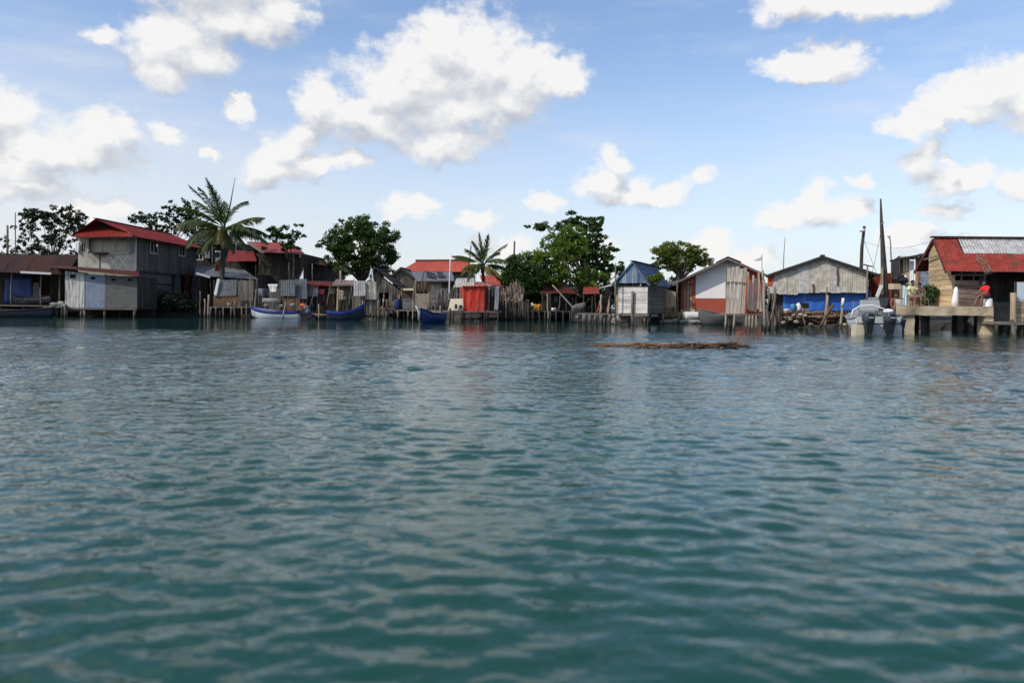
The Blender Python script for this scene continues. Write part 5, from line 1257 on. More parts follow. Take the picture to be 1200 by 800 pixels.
pole_thing('leaning_pole', 'long pale boom leaning up from the wrapped engine towards the dark red roof', 'pole', pt(674,363,55), pt(647.5,334,55), .06, .05, Wt['polepale'], .01)
for px, py, mt, lb in ((648,361,'whiteplastic','small white bucket on the dark jetty'),(651,360,'greycloth','grey bundle standing beside the small white bucket on the dark jetty')):
    m = MB(); b = pt(px,364.3,57.5); m.tube([b, b+Vector((0,0,.12)), b+Vector((0,0,.24))], [.10,.13,.14] if mt == 'whiteplastic' else [.14,.17,.06], 10); o = m.build('bucket' if mt == 'whiteplastic' else 'bundle', Pl[mt], None, True); tag(o, lb, 'bucket' if mt == 'whiteplastic' else 'bundle')
# wrapped engine / drum and wheel
T = thing('wrapped_engine', 'grey tarpaulin-wrapped engine on a dark frame at the left end of the stone-posted jetty', 'engine', (xa(678,54),54,.3))
c = pt(678,360,54); m = MB(); P = []
for i in range(9):
    x = -.52 + 1.04*i/8; r = .27*(1 - .35*abs(x/.52)**4); row = []
    for k in range(15):
        t = 2*math.pi*k/14; w = 1 + .3*mnoise.noise(Vector((x*3, math.cos(t)*1.5, math.sin(t)*1.5)))
        row.append(c + Vector((x, r*w*math.cos(t), r*w*math.sin(t) + .12*x/.52)))
    P.append(row)
m.grid(P); m.f.append(tuple(range(15))); m.f.append(tuple(8*15+k for k in range(15))); m.build('wrapping', Pl['block'], T, True)
m = MB(); m.beam(c+Vector((-.55,0,-.3)), c+Vector((.55,0,-.26)), .1); m.beam(c+Vector((-.5,0,-.35)), c+Vector((-.5,0,-1.6)), .09); m.beam(c+Vector((.5,0,-.35)), c+Vector((.5,0,-1.6)), .09); m.build('frame', Wt['poledark'], T)
T = thing('flywheel', 'large dark spoked wheel standing at the waterline below the wrapped engine', 'wheel', (xa(676.5,53.2),53.2,0))
c = pt(676.5,371,53.2); m = MB(); rr_ = .40
m.tube([c + Vector((rr_*math.cos(t), 0, rr_*math.sin(t))) for t in [2*math.pi*i/24 for i in range(25)]], .07, 7, False); m.build('tyre', Pl['tyre'], T, True)
m = MB()
for i in range(6): a = i*math.pi/6; m.beam(c + Vector((rr_*math.cos(a),0,rr_*math.sin(a))), c - Vector((rr_*math.cos(a),0,rr_*math.sin(a))), .03, .03)
m.tube([c+Vector((0,-.08,0)), c+Vector((0,.08,0))], .09, 10); m.build('wheel_spokes', Pl['steel'], T)
# jetty with stumpy posts
D = 50
jetty('stump_jetty', 'low jetty on stumpy pale stone-filled posts left of the blue gabled hut', 683, 717, 367.8, D, 4.5,
   [(685,368,.16),(691.5,369,.11),(698,369,.07),(704.5,369,.12),(714.5,368,.10),(710,369,.05,51.5)], pm='mid')
for px, py, lb in ((703.5,345,'upright pale post with a stay on the stump jetty, left of two'),(714,346,'slanting pale post on the stump jetty nearest the blue gabled hut')):
    T = thing('jetty_post', lb, 'post', (xa(px,50.5),50.5,za(px,367.8,50.5)))
    pole(pt(px-(1.5 if px > 710 else .0),368,50.5), pt(px+1,py,50.5), .09, .07).build('post', Wt['polepale'], T, True)
    pole(pt(px-4,368,50.7), pt(px+.4,350,50.6), .05, .04).build('stay', Wt['red'], T, True)

# ---- blue gabled hut
D = 49
T = thing('blue_gabled_hut', 'small plank hut with a blue corrugated gable and whitewashed front, on posts over the water', 'hut', (xa(742,D), 49, .3)); T.rotation_euler = (0,0,math.radians(-23))
x0, x1 = xa(724.5,D), xa(759,D); gz = za(740,367,D); zb_ = za(740,331.5,D); xm = xa(742.5,D); zt = za(742,307.5,D)
m = MB(); wall(m, (x0,D), (x1,D), gz, za(740,337,D), mode='h', bw=.31, gap=.014, jit=.012, ops=[(xa(742.5,D)-x0, xa(743.4,D)-x0, gz, za(740,341.5,D))]); m.build('front_wall', Wt['white'], T)
m = MB(); m.box(x0-.02, x1+.02, D-.05, D, za(740,342,D), za(740,336.6,D)); m.build('lintel_board', Wt['white'], T)
m = MB(); wall(m, (x0,D+.05), (x1,D+.05), za(740,337,D), zb_, bw=.12, gap=.03, jit=.02, rag=.25); m.build('vent_slats', Wt['grey'], T)
yb = 55.5
m = MB(); wall(m, (x1,D), (x1,yb), gz, zb_, mode='h', bw=.28, gap=.014, jit=.01); m.build('side_wall', Wt['greyx'], T)
m = MB(); wall(m, (x0,yb), (x0,D), gz, zb_, mode='h', bw=.28, gap=.014); m.build('side_wall', Wt['greyx'], T)
m = MB(); wall(m, (x1,yb), (x0,yb), gz, lambda u: zb_ + (zt-zb_)*(1-abs(u-(x1-xm))/max(x1-xm, xm-x0)), bw=.4); m.build('back_wall', Wt['dark'], T)
m = MB(); m.box(x0, x1, D+.04, yb, gz-.1, gz-.02); m.build('floor', Wt['darkx'], T)
gx0, gx1 = xa(723.5,D-.3), xa(760,D-.3); sl = (zt-zb_)/(xm-gx0)
m = MB(); wall(m, (gx0,D-.25), (gx1,D-.25), zb_-.02, lambda u: zt - .1 - sl*abs(gx0+u-xm)*(1. if gx0+u < xm else (xm-gx0)/(gx1-xm)), bw=.17, gap=.006, jit=.025); m.build('gable_boards', Wt['blue'], T)
m = MB(); xe = xa(764,D-.5); ze = zb_ + .0; xl_ = xa(719,D-.5)
ribbed(m, (xe, D-.42, ze-.15), (xe, yb+.3, ze-.15), (xm, yb+.3, zt+.05), (xm, D-.42, zt+.05), .2)
ribbed(m, (xl_, yb+.3, ze-.15), (xl_, D-.42, ze-.15), (xm, D-.42, zt+.05), (xm, yb+.3, zt+.05), .2); rf = m.build('roof', Mt['bluesheet'], T)
m = MB(); m.beam((xm, D-.45, zt+.08), (xm, yb+.3, zt+.08), .3, .05); m.build('ridge_cap', Mt['blackedge'], rf)
m = MB(); m.beam((xl_, D-.38, ze-.2), (xm, D-.38, zt-.01), .05, .1); m.beam((xm, D-.38, zt-.01), (xe, D-.38, ze-.2), .05, .1); m.build('barge_board', Mt['bluesheet'], T)
m = MB(); m.box(x0-.1, x1+.1, D-.2, D-.05, gz-.16, gz-.04); m.build('sill_beam', Wt['pole'], T)
posts(T, Wt['pole'], [(742.8,341,.08,48.8),(756,367,.09,49),(759,367,.07,49.1),(726,367,.08,49),(733,367,.07,49.6),(748,367,.06,51),(768,366,.08,53),(763,367,.07,51)], 48.9)
m = MB(); m.tube([pt(724.8,378,48.5), pt(725,340,48.4), pt(725.3,308,48.4)], [.05,.05,.04], 7); m.build('corner_pole', Wt['pole'], T, True)
m = MB(); wall(m, (xa(717.5,49.4),49.4), (x0-.03,49.4), za(720,368,49.4), za(720,336,49.4), bw=.13, jit=.04, gap=.01); m.build('tan_side_boards', Wt['tan'], T)
m = MB(); ribbed(m, pt(699.5,338,48.8), pt(725,333.5,48.8), pt(725,324,52), pt(705,330,52), .2, wave=.03); m.build('lean_to_roof', Mt['zincpale'], T)
m = MB(); m.beam(pt(713,331,48.7), pt(727,320,48.6), .04, .06); m.build('roof_strut', Wt['pole'], T)
m = MB(); wall(m, (xa(700,52),52.2), (xa(718,52),52.2), .5, za(710,336,52), bw=.3); m.build('lean_to_back', Wt['dark'], T)
rock_pile('stone_heap', 'dark stones heaped under the front of the blue gabled hut', 'stones', [(pt(727,374,49.7),.28,(1.2,1,.9)),(pt(731,376,49.5),.22,(1.3,1,.8)),(pt(735,373,50),.28,(1,1,1)),(pt(721,376,49.5),.24,(1.2,1,.9)),(pt(718,372,50.2),.26,(1,1,1))], Pl['rock'])
bush('bright green creeper hanging over the right eave of the blue gabled hut', 48.9, [(768,326,8,4),(773,325,6,5),(765,329,5,3)], 9, 'umbrella', 45, .25, 26, .16, name='creeper', cat='plant', zbase=2.4)
# ---- leaning door and bench
T = thing('plank_screen', 'tan plank screen standing on a bench right of the blue gabled hut', 'screen', (xa(786,54),54,.6))
m = MB(); wall(m, (xa(780.5,54),54), (xa(792,54),54), za(786,358,54), lambda u: za(786,339+u*4.5,54), bw=.16, jit=.02); m.build('plank_cladding', Wt['tan'], T)
m = MB(); m.box(xa(779,53.6), xa(793,53.6), 53.5, 53.95, za(786,359.5,53.6), za(786,358,53.6)); m.build('bench_top', Wt['tan'], T)
posts(T, Wt['tan'], [(781,359,.05),(791,359,.05)], 53.6, zb=.3)
T = thing('lean_to', 'dark ramshackle lean-to with slatted side right of the blue gabled hut', 'shed', (xa(785,57),57,.5))
m = MB(); ribbed(m, pt(771,336,55.5), pt(796,334.5,55.5), pt(796,329,60), pt(774,331,60), .2, wave=.05); m.build('roof', Mt['zincdark'], T)
m = MB(); wall(m, (xa(770,58),58), (xa(798,58),58), .5, za(785,334,58), bw=.3); m.build('back_wall', Wt['dark'], T)
m = MB(); wall(m, (xa(771,55.6),55.6), (xa(779,55.6),55.6), .5, za(775,337,55.6), bw=.16, gap=.04, jit=.05, rag=.1); m.build('front_slats', Wt['brown'], T)
posts(T, Wt['pole'], [(793.5,328,.05,55.4),(778,338,.04,55.4)], 55.4, zb=.3)

# ---- red and white house
D = 56
T = thing('red_white_house', 'gabled house with a white upper wall and red lower wall, roof shadow across it', 'house', (xa(845,D), 56, .5)); T.rotation_euler = (0,0,math.radians(-15.5)); T.scale = (.95,1,1)
x0, x1, xm = xa(797,D), xa(893,D), xa(852.5,D); gz = .55; zt = za(852,304.5,D); zl = za(790,328,D); zr = za(893,321,D); yb = 64
top = lambda u: (zl + (zt-zl)*u/(xm-x0)) if x0+u < xm else (zr + (zt-zr)*(x1-x0-u)/(x1-xm))
U = lambda px: xa(px,D)-x0
zsplit = za(832,349.8,D)
def part_wall(px0, px1, z0, z1, nm, mt, **kw):
    a = U(px0); m = MB(); wall(m, (x0+a,D), (xa(px1,D),D), z0, (lambda u: top(u+a)) if z1 is None else z1, **kw); return m.build(nm, mt, T)
part_wall(797, 814.2, gz, None, 'red_plank_wall', Wt['red'], bw=.26, jit=.02)
part_wall(814.4, 893, zsplit+.02, None, 'white_wall', Pl['whitewall'], bw=1.22, gap=.004, jit=.002, ops=[(U(850.3)-U(814.4), U(852.3)-U(814.4), zsplit, za(850,326,D)), (U(868)-U(814.4), U(893)-U(814.4), zsplit, 9)])
m = MB(); wall(m, (x0+U(814.3),D-.05), (x0+U(893),D-.05), gz, zsplit, bw=3, gap=.0, jit=0); m.build('red_lower_wall', Pl['redwall'], T)
part_wall(868.1, 893, zsplit+.02, None, 'red_upper_wall', Mt['orange'], bw=.9, gap=.006)
m = MB(); m.box(xa(812.5,D), xa(814.8,D), D-.03, D+.05, gz, za(813,327,D)); m.build('door_jamb', Wt['poledark'], T)
m = MB(); m.box(xa(800.5,D), xa(802.5,D), D-.06, D-.032, gz, za(803,336,D)); m.box(xa(804,D), xa(806.5,D), D-.06, D-.032, gz+.1, za(803,334,D)); m.box(xa(808,D), xa(809.8,D), D-.06, D-.032, gz, za(803,335,D)); m.build('pale_boards', Wt['tan'], T)
m = MB(); m.box(xa(797,D), xa(814,D), D-.5, D-.05, gz, za(803,362.5,D)); m.build('step', Pl['concrete'], T)
m = MB(); wall(m, (x1,D), (x1,yb), gz, zr, bw=.4); m.build('side_wall', Wt['red'], T)
m = MB(); wall(m, (x0,yb), (x0,D), gz, zl, bw=.4); m.build('side_wall', Wt['red'], T)
m = MB(); wall(m, (x1,yb), (x0,yb), gz, zl, bw=.5); m.build('back_wall', Wt['dark'], T)
sl = (zt-zl)/(xm-x0); sr = (zt-zr)/(x1-xm); yo = D-.98
m = MB(); xe = xa(778.5,yo); 
ribbed(m, (xe, yb, zt - sl*(xm-xe)), (xe, yo, zt - sl*(xm-xe)), (xm, yo, zt+.1), (xm, yb, zt+.1), .2, wave=.02)
xe2 = x1 + .3
ribbed(m, (xe2, yo, zt - sr*(xe2-xm)), (xe2, yb, zt - sr*(xe2-xm)), (xm, yb, zt+.1), (xm, yo, zt+.1), .2, wave=.02); rf = m.build('roof', Mt['redold'], T)
m = MB(); m.beam((xe, yo+.02, zt - sl*(xm-xe)-.08), (xm, yo+.02, zt+.02), .05, .14); m.beam((xm, yo+.02, zt+.02), (xe2, yo+.02, zt - sr*(xe2-xm)-.08), .05, .14); m.build('barge_board', Wt['mid'], T)
m = MB(); slab(m, (xm-.9,yo-.03,zt-.22), (xm,yo-.03,zt+.2), (xm,yb,zt+.2), (xm-.9,yb,zt-.22), .03); slab(m, (xm,yo-.03,zt+.2), (xm+1.0,yo-.03,zt-.2), (xm+1.0,yb,zt-.2), (xm,yb,zt+.2), .03); m.build('ridge_cap', Mt['blackedge'], rf)
# bank with dry grass, upturned hull, grey skiff
rg = np.random.RandomState(12); cl = [(pt(776 + 24*rg.rand(), 365.5, 53.2 + 2.6*rg.rand()), .22, rg.rand()) for _ in range(40)]
cl = [(Vector((c.x, c.y, .48 + .1*rg.rand())), r, t) for c, r, t in cl]
V, N, ti = leaf_mesh(cl, 60, .25, rg, up=-.2, aspect=.16)
e = bpy.data.objects.new('_', None)
V_ = V; me_p = thing('dry_grass', 'x', 'grass', (0,0,0)); del me_p['label']; del me_p['category']
o = leaf_object('dry_grass', V, N, ti, Lf['dry'], me_p); o.parent = None; bpy.data.objects.remove(me_p); o.name = 'dry_grass'; o['kind'] = 'stuff'; o['label'] = 'straw-coloured dry grass on the bank before the red and white house'
bpy.data.objects.remove(e)
for i in range(9):
    px = 776 + i*5.2; m = MB(); m.sphere(Vector((xa(px,53), 52.6 + R.uniform(-.2,.3), .12)), R.uniform(.2,.34), 9, 6, .22, (1.3,1,.7)); o = m.build('bank_stone', Pl['rock'], None, False); tag(o, 'dark rounded stone at the waterline of the dry grass bank', 'stone', 'stones along the dry grass bank')
T = thing('upturned_boat', 'pale upturned hull on the bank in front of the red and white house', 'boat'); hull([Pl['whiteplastic'], Pl['hullinside'], Wt['mid']], 2.0, .8, .42, .2, T=T); p = pt(817,370,53); place(T, (p.x, 53.0, .85), .25, math.pi)
T = thing('grey_skiff', 'grey wooden skiff moored at the right end of the dry grass bank', 'skiff'); hull([Pl['block'], Pl['greyrender'], Wt['mid']], 2.6, 1.1, .85, .25, T=T); p = pt(839,375,50); place(T, (p.x, 50, -.1), math.radians(196))
# ---- bleached plank latrine over the water
D = 38.5
T = thing('plank_latrine', 'tall latrine of bleached upright planks on thin legs over the water', 'latrine', (xa(873,D), 39, .2))
gz = za(870,368,D); m = MB(); x0, x1 = xa(850.5,D), xa(874.5,D)
e = [850.8, 855.4, 859.6, 864.4, 868.6, 873.2]; tops0 = [314,313,312.5,315,314]
for i in range(5):
    a, b = e[i], e[i+1]; dx = (-.4, .3, .8, 1.0, .9)[i]; yq = D - (i % 2)*.03
    m.hexa([pt(a-.6,367.5,yq), pt(b-.9,367.5,yq), pt(b-.9,367.5,yq+.03), pt(a-.6,367.5,yq+.03), pt(a+dx+1.6,tops0[i],yq), pt(b+dx+1.2,tops0[i]+R.uniform(0,1),yq), pt(b+dx+1.2,tops0[i],yq+.03), pt(a+dx+1.6,tops0[i],yq+.03)])
m.build('front_planks', Wt['bleach'], T)
m = MB()
for (a, b, tp, bt, lean) in ((875.5,877.8,318,362,0),(878,880.2,331,364,0),(880.6,883,322,364,1),(883.6,886.5,326,365,.8),(887,889.6,330,362,1.4),(890,892.5,318,365,-2.5),(892.6,894.2,321,366,1.2)):
    yq = D + .5 + R.uniform(-.25,.25); m.hexa([pt(a,bt,yq), pt(b,bt,yq), pt(b,bt,yq+.03), pt(a,bt,yq+.03), pt(a+lean,tp,yq), pt(b+lean,tp+1,yq), pt(b+lean,tp+1,yq+.03), pt(a+lean,tp,yq+.03)])
m.build('side_planks', Wt['bleach'], T)
m = MB(); wall(m, (xa(875,39.9),39.9), (xa(896,39.9),39.9), gz, za(885,338,39.9), bw=.14, gap=.05, jit=.04, rag=.3); m.build('rear_planks', Wt['brown'], T)
m = MB(); wall(m, (x0+.56,40.2), (x0+.03,D+.03), gz, za(852,316,D), bw=.2); m.build('left_planks', Wt['grey'], T)
m = MB()
for i in range(6): m.box(xa(849,D), xa(897,D), D-.2+i*.3, D+.07+i*.3, gz-.07, gz-.005)
m.build('deck_planks', Wt['greyx'], T)
posts(T, Wt['polepale'], [(850.5,368,.05),(860.5,367,.06),(874.8,368,.05),(878.3,369,.06),(881.8,369,.06),(886,368,.05),(896.8,366,.06),(854,369,.05,39.9),(857,369,.05,40),(893,368,.04,40)], D-.15)
m = MB(); p0 = pt(897,388,38.2)
m.tube([pt(896.5,389,38.2), pt(895.8,370,38.2), pt(895,350,38.2), pt(895.6,332,38.2), pt(893.5,328.5,38.2)], [.08,.07,.075,.08,.06], 7); m.tube([pt(895.6,332,38.2), pt(893.5,322,38.25), pt(894.5,316.5,38.3)], [.06,.05,.035], 6); m.build('forked_post', Wt['polepale'], T, True)
m = MB(); m.beam(pt(849,330,D-.06), pt(876,331,D-.06), .04, .05); m.build('batten', Wt['tan'], T)
G2 = 'crooked stakes beside the latrine'
for i, (px0, px1, tp, r, Dp, mt, lb) in enumerate([(902,901,337,.07,41,'pole','crooked grey stake just right of the latrine, nearest its forked post'),(908.5,908,336,.10,42,'pole','thick grey stake between the latrine and the warehouse tarpaulin'),(912,905,350,.06,41.5,'poledark','dark bent stake curving from the water right of the latrine'),(903,907,343,.05,41.5,'polepale','thin pale stake crossing behind the thick grey stake by the latrine'),(900,905,355,.05,40.5,'poledark','short dark stake leaning right beside the latrine legs')]):
    pole_thing('stake', lb, 'stake', (xa(px0,Dp),Dp,-.5), pt(px1,tp,Dp), r, r*.7, Wt[mt], .12, G2)
m = MB(); cloth(m, pt(904.5,345,41.3), pt(907,344,41.3), pt(907,352,41.3), pt(904,354,41.3), 6, 6, .12, seed=7); o = m.build('hanging_rag', Pl['pinkwall'], None, True); tag(o, 'brownish rag hung on the stakes right of the latrine', 'rag')

# ---- warehouse with blue tarpaulin
D = 50
T = thing('zinc_warehouse', 'wide gabled warehouse of weathered zinc sheets with a bright blue tarpaulin below', 'warehouse', (xa(957,48.2), 48.2, .5)); T.rotation_euler = (0,0,math.radians(-21.5)); T.scale = (.93,1,1)
yg = 48.2                                   # gable sheets hang ahead of the tarpaulin wall
x0, x1, xm = xa(899,yg), xa(1014.5,yg), xa(963.5,yg); zt = za(963,301.5,yg); zl = za(899,322.5,yg); zr = za(1014,319.5,yg)
topw = lambda u: (zl + (zt-zl)*u/(xm-x0)) if x0+u < xm else (zr + (zt-zr)*(x1-x0-u)/(x1-xm))
P_ = [898.5, 911, 922, 935, 948.5, 961, 973, 984.5, 997, 1014.5]; bt = [343.5,344.5,345,343.2,343,342.5,343.5,343,343.5]
for i in range(9):
    a, b = xa(P_[i],yg)-x0, xa(P_[i+1],yg)-x0; m = MB(); yq = yg - (i % 2)*.035
    zb0 = za(P_[i],bt[i],yg); k = 14; Pr = []
    for j in (0, 1, 2):
        Pr.append([(x0+a+(b-a)*q/k, yq + (.009 if q % 2 else -.009) + R.uniform(-.006,.006), (zb0 + R.uniform(-.02,.02))*(1-j/2) + topw(a+(b-a)*q/k)*j/2) for q in range(k+1)])
    m.grid(Pr, .008, (0,-1,0))
    m.build('zinc_sheet', Mt['zinc'] if i % 3 else Mt['zincpale'], T)
m = MB(); P3 = [pt(898.7,334,yg-.06), pt(903.5,334,yg-.06), pt(909,318.5,yg-.06), pt(898.7,322.8,yg-.06)]; slab(m, *P3, .012); m.build('red_corner_sheet', Mt['orange'], T)
for px, p0, p1 in ((981.5,313,335),(953.5,333,343)):
    m = MB(); c = pt(px,p0,yg-.05); d = pt(px+.5,p1,yg-.05); mmid = (c+d)/2; m.grid([[c+Vector((-.06,0,0)), c+Vector((.07,0,0))],[mmid+Vector((-.10,0,.2)), mmid+Vector((.06,0,.2))],[mmid+Vector((-.04,0,0)), mmid+Vector((.10,0,0))],[d+Vector((-.07,0,0)), d+Vector((.05,0,0))]], .006, (0,-1,0)); m.build('rust_patch', Wt['brown'], T)
yb = 62; h = .08; sl = (zt-zl)/(xm-x0); sr = (zt-zr)/(x1-xm); yo = yg-.35; xe = x0-.15; xe2 = x1+.75
m = MB(); ribbed(m, (xe, yb, zl-.15*sl+h), (xe, yo, zl-.15*sl+h), (xm, yo, zt+h), (xm, yb, zt+h), .2); ribbed(m, (xe2, yo, zr-.75*sr+h), (xe2, yb, zr-.75*sr+h), (xm, yb, zt+h), (xm, yo, zt+h), .2); rf = m.build('roof', Mt['zincdark'], T)
m = MB(); m.beam((xe, yo+.04, zl-.15*sl-.02), (xm, yo+.04, zt-.02), .06, .14); m.beam((xm, yo+.04, zt-.02), (xe2, yo+.04, zr-.75*sr-.02), .06, .14); m.build('barge_board', Mt['blackedge'], T)
m = MB(); m.beam((xm,yo-.02,zt+h+.04),(xm,yb,zt+h+.04),.3,.04); m.build('ridge_cap', Mt['blackedge'], rf)
yt = 48.75
m = MB(); cloth(m, pt(913,340.5,yt), pt(1013,340.5,yt), pt(1012,364.5,yt), pt(913,364.5,yt), 48, 16, .15, seed=21, fold=7); m.build('blue_tarpaulin', Pl['tarpblue'], T, True)
m = MB(); wall(m, (x1,yg+.1), (x1,yb), .5, zr, bw=.4, jit=.02); m.build('side_wall', Wt['dark'], T)
m = MB(); wall(m, (x0,yb), (x0,yg+.1), .5, zl, bw=.4); m.build('side_wall', Mt['zincdark'], T)
m = MB(); wall(m, (x1,yb), (x0,yb), .5, zl, bw=.5); m.build('back_wall', Wt['dark'], T)
m = MB(); wall(m, (xa(899,yt),yt+.2), (xa(913,yt),yt+.2), .5, za(905,343,yt), bw=.3); m.build('front_boards', Wt['dark'], T)
posts(T, Wt['pole'], [(913.5,341,.06,48.9),(967.5,342,.07,48.6),(1013,341,.07,48.9)], 48.9, zb=.2)
# revetment of sticks and rubble in front
T = thing('stick_revetment', 'tangled brown stick and rubble revetment along the water below the blue tarpaulin', 'revetment', (xa(957,46.5),46.5,0))
rr = random.Random(3); m = MB(); yv = 46.6
for i in range(150):
    px = 913 + rr.random()*90; py = 366 + rr.random()*13; L = rr.uniform(4, 16); sl_ = rr.uniform(-1.2,1.2)
    m.tube([pt(px,py+sl_,yv+rr.uniform(-.25,.3)), pt(px+L*.5,py+rr.uniform(-.6,.6),yv+rr.uniform(-.25,.3)), pt(px+L,py-sl_,yv+rr.uniform(-.25,.3))], rr.uniform(.02,.045), 5)
for i in range(26):
    px = 913 + 90*i/25 + rr.uniform(-1,1); m.tube([pt(px,384,yv), pt(px+rr.uniform(-1,1),364+rr.uniform(-1,2),yv)], [.05,.035], 5)
m.build('stick_pile', Wt['brown'], T, True)
m = MB()
m.box(xa(912,47.2), xa(1006,47.2), 46.85, 49.4, -.3, za(960,366,47)); m.build('earth_fill', SOIL, T)
m = MB(); m.beam(pt(918,371.5,46.3), pt(1003,369.5,46.3), .06, .07); m.build('rail', Wt['tan'], T)
m = MB(); m.beam(pt(943,366.3,46.25), pt(967,364.5,46.25), .06, .07); m.build('rail', Wt['tan'], T)
rr = random.Random(9)
G3 = 'rubble lumps along the warehouse bank'
for i, (px, py, s, cl_) in enumerate([(922,364,.22,'tan'),(930,369,.14,'grey'),(938,368.5,.15,'pale'),(943,369.5,.13,'pale'),(933,377,.2,'grey'),(926,374,.15,'grey'),(950,380,.14,'grey'),(979,369.5,.14,'red'),(990,380,.14,'pale'),(996,381,.15,'pale'),(984,378,.13,'grey'),(918,378,.17,'grey'),(960,372,.12,'red')]):
    m = MB(); m.sphere(pt(px,py,46.2), s*.72, 9, 6, .25, (1.35,.9,.75)); o = m.build('rubble_lump', Pl['concrete'] if cl_ in ('tan','pale') else Pl['pinkwall'] if cl_ == 'red' else Pl['rock'], None)
    tag(o, {'tan':'large tan lump on top of the stick revetment at its left end','grey':'grey stone lodged in the stick revetment below the blue tarpaulin','pale':'pale lump of rubble lodged in the stick revetment','red':'reddish lump lodged in the stick revetment'}[cl_], 'rubble', G3)
T = thing('bucket', 'sky-blue plastic bucket in front of the blue tarpaulin', 'bucket', pt(929.5,364.5,47)); b = pt(929.5,364.8,47)
m = MB(); m.tube([b, b+Vector((0,0,.4)), b+Vector((0,0,.44))], [.13,.17,.18], 12); m.build('tub', Pl['bluebucket'], T, True)
m = MB(); m.tube([b+Vector((-.17,0,.42)), b+Vector((0,-.12,.46)), b+Vector((.17,0,.42))], .01, 4); m.build('handle', Pl['steel'], T)
m = MB(); b = pt(935.5,364.5,47.1); m.tube([b, b+Vector((0,0,.15)), b+Vector((.03,0,.34)), b+Vector((0,0,.44)), b+Vector((.05,0,.52))], [.15,.17,.16,.12,.04], 12); o = m.build('white_sack', Pl['whiteplastic'], None, True); tag(o, 'white filled sack standing between the sky-blue bucket and the black crate', 'sack')
T = thing('crate', 'black plastic crate stacked on a pale crate in front of the blue tarpaulin', 'crate', pt(944,365,47.2)); a, b = pt(940,365,47.2), pt(948,355,47.2)
m = MB(); hz = a.z + (b.z-a.z)*.38
for z0_, z1_ in ((hz, b.z),):
    m.box(a.x,b.x,47.2,47.24,z0_,z1_); m.box(a.x,b.x,47.6,47.64,z0_,z1_); m.box(a.x,a.x+.04,47.24,47.6,z0_,z1_); m.box(b.x-.04,b.x,47.24,47.6,z0_,z1_); m.box(a.x+.04,b.x-.04,47.24,47.6,z0_,z0_+.03)
m.build('black_crate', Pl['black'], T)
m = MB()
for k in range(3): z = a.z + (hz-a.z)*k/3; m.box(a.x-.02,b.x+.02,47.17,47.66,z+.03,z+(hz-a.z)/3-.01)
for xx in (a.x, b.x-.06): m.box(xx, xx+.06, 47.165, 47.2, a.z, hz-.01)
m.build('lower_crate', Wt['tan'], T)
for px0, py0, px1, py1, r, Dp, mt, lb in [(966,381,970,346,.09,45.5,'polepale','pale stake leaning slightly before the middle of the blue tarpaulin'),(956,382,976,357,.10,45,'brown','stout diagonal brown timber propped before the stick revetment'),(985,383,988,349,.08,45,'polepale','white-topped post before the right half of the blue tarpaulin'),(968.5,366,969,336,.05,47.5,'pole','thin straight pole before the middle of the blue tarpaulin'),(1012,366,1014,350,.06,46,'brown','short brown stick at the right corner of the blue tarpaulin')]:
    pole_thing('prop_stake', lb, 'stake', (xa(px0,Dp),Dp,-.4 if py0 > 370 else .4), pt(px1,py1,Dp), r, r*.85, Wt[mt], .03, 'props before the blue tarpaulin')
m = MB(); c = pt(987.6,354,44.95); m.tube([c-Vector((0.02,0,.22)), c+Vector((.03,0,.24))], .092, 8); o = m.build('white_wrap', Pl['whiteplastic'], None, True); tag(o, 'white wrapping round the top of the post before the blue tarpaulin', 'wrapping')

# ---- poles and masts
def mast(name, label, cat, D, pts_, radii, mt, zb=.3):
    T = thing(name, label, cat, (xa(pts_[0][0],D),D,zb)); P = [pt(*q, D) for q in pts_]; P[0].z = zb
    m = MB(); m.tube(P, radii, 9); m.build('shaft', Wt[mt], T, True); return T, P
T, P = mast('tall_mast', 'tall tapering dark wooden mast standing behind the motorboat, highest of all the poles', 'mast', 40, [(1037.5,368),(1036.5,330),(1034.5,290),(1033,262),(1032,233)], [.22,.18,.12,.085,.04], 'poledark')
m = MB(); m.tube([pt(1034,262.5,40), pt(1032.7,261.3,40)], .11, 8); m.build('collar', Pl['greycloth'], T)
m = MB(); m.tube([pt(1033,268,40), pt(1024,312,44), pt(1019,330,46)], .012, 4, False); m.build('stay_wire', Wt['pole'], T)
m = MB(); m.hexa([pt(1029.5,345,39.7), pt(1035.5,345,39.7), pt(1035.5,345,39.8), pt(1029.5,345,39.8), pt(1033,313,39.75), pt(1035,313,39.75), pt(1035,313,39.85), pt(1033,313,39.85)]); m.build('foot_brace', Wt['tan'], T)
m = MB(); m.beam(pt(1027.5,348,39.6), pt(1033,334,39.6), .16, .05); o = m.build('white_plank', Pl['whiteplastic'], None); tag(o, 'white plank leaning against the foot of the tall mast', 'plank')
T, P = mast('utility_pole', 'leaning dark utility pole with a white lamp near its top, behind the warehouse', 'pole', 56, [(1007.5,335),(1010,290),(1013,265)], [.14,.12,.10], 'poledark')
m = MB(); m.sphere(pt(1010.5,270,55.7), .17, 10, 7, 0, (1.5,1,.8)); m.build('lamp', Pl['whiteplastic'], T, True)
m = MB(); m.tube([pt(1012,281,55.8), pt(1028,322,55.8)], .014, 4); m.build('guy_wire', Wt['poledark'], T)
T, P = mast('antenna_pole', 'thin crooked pole with a small bracket top, right of the tall mast', 'pole', 52, [(1045,345),(1044.6,310),(1043.5,285),(1042.5,276)], [.05,.045,.04,.03], 'pole')
m = MB(); m.beam(pt(1040,277.5,52), pt(1044,277,52), .03, .03); m.beam(pt(1040.3,276,52), pt(1043.6,283,52), .03, .03); m.build('bracket', Wt['pole'], T)
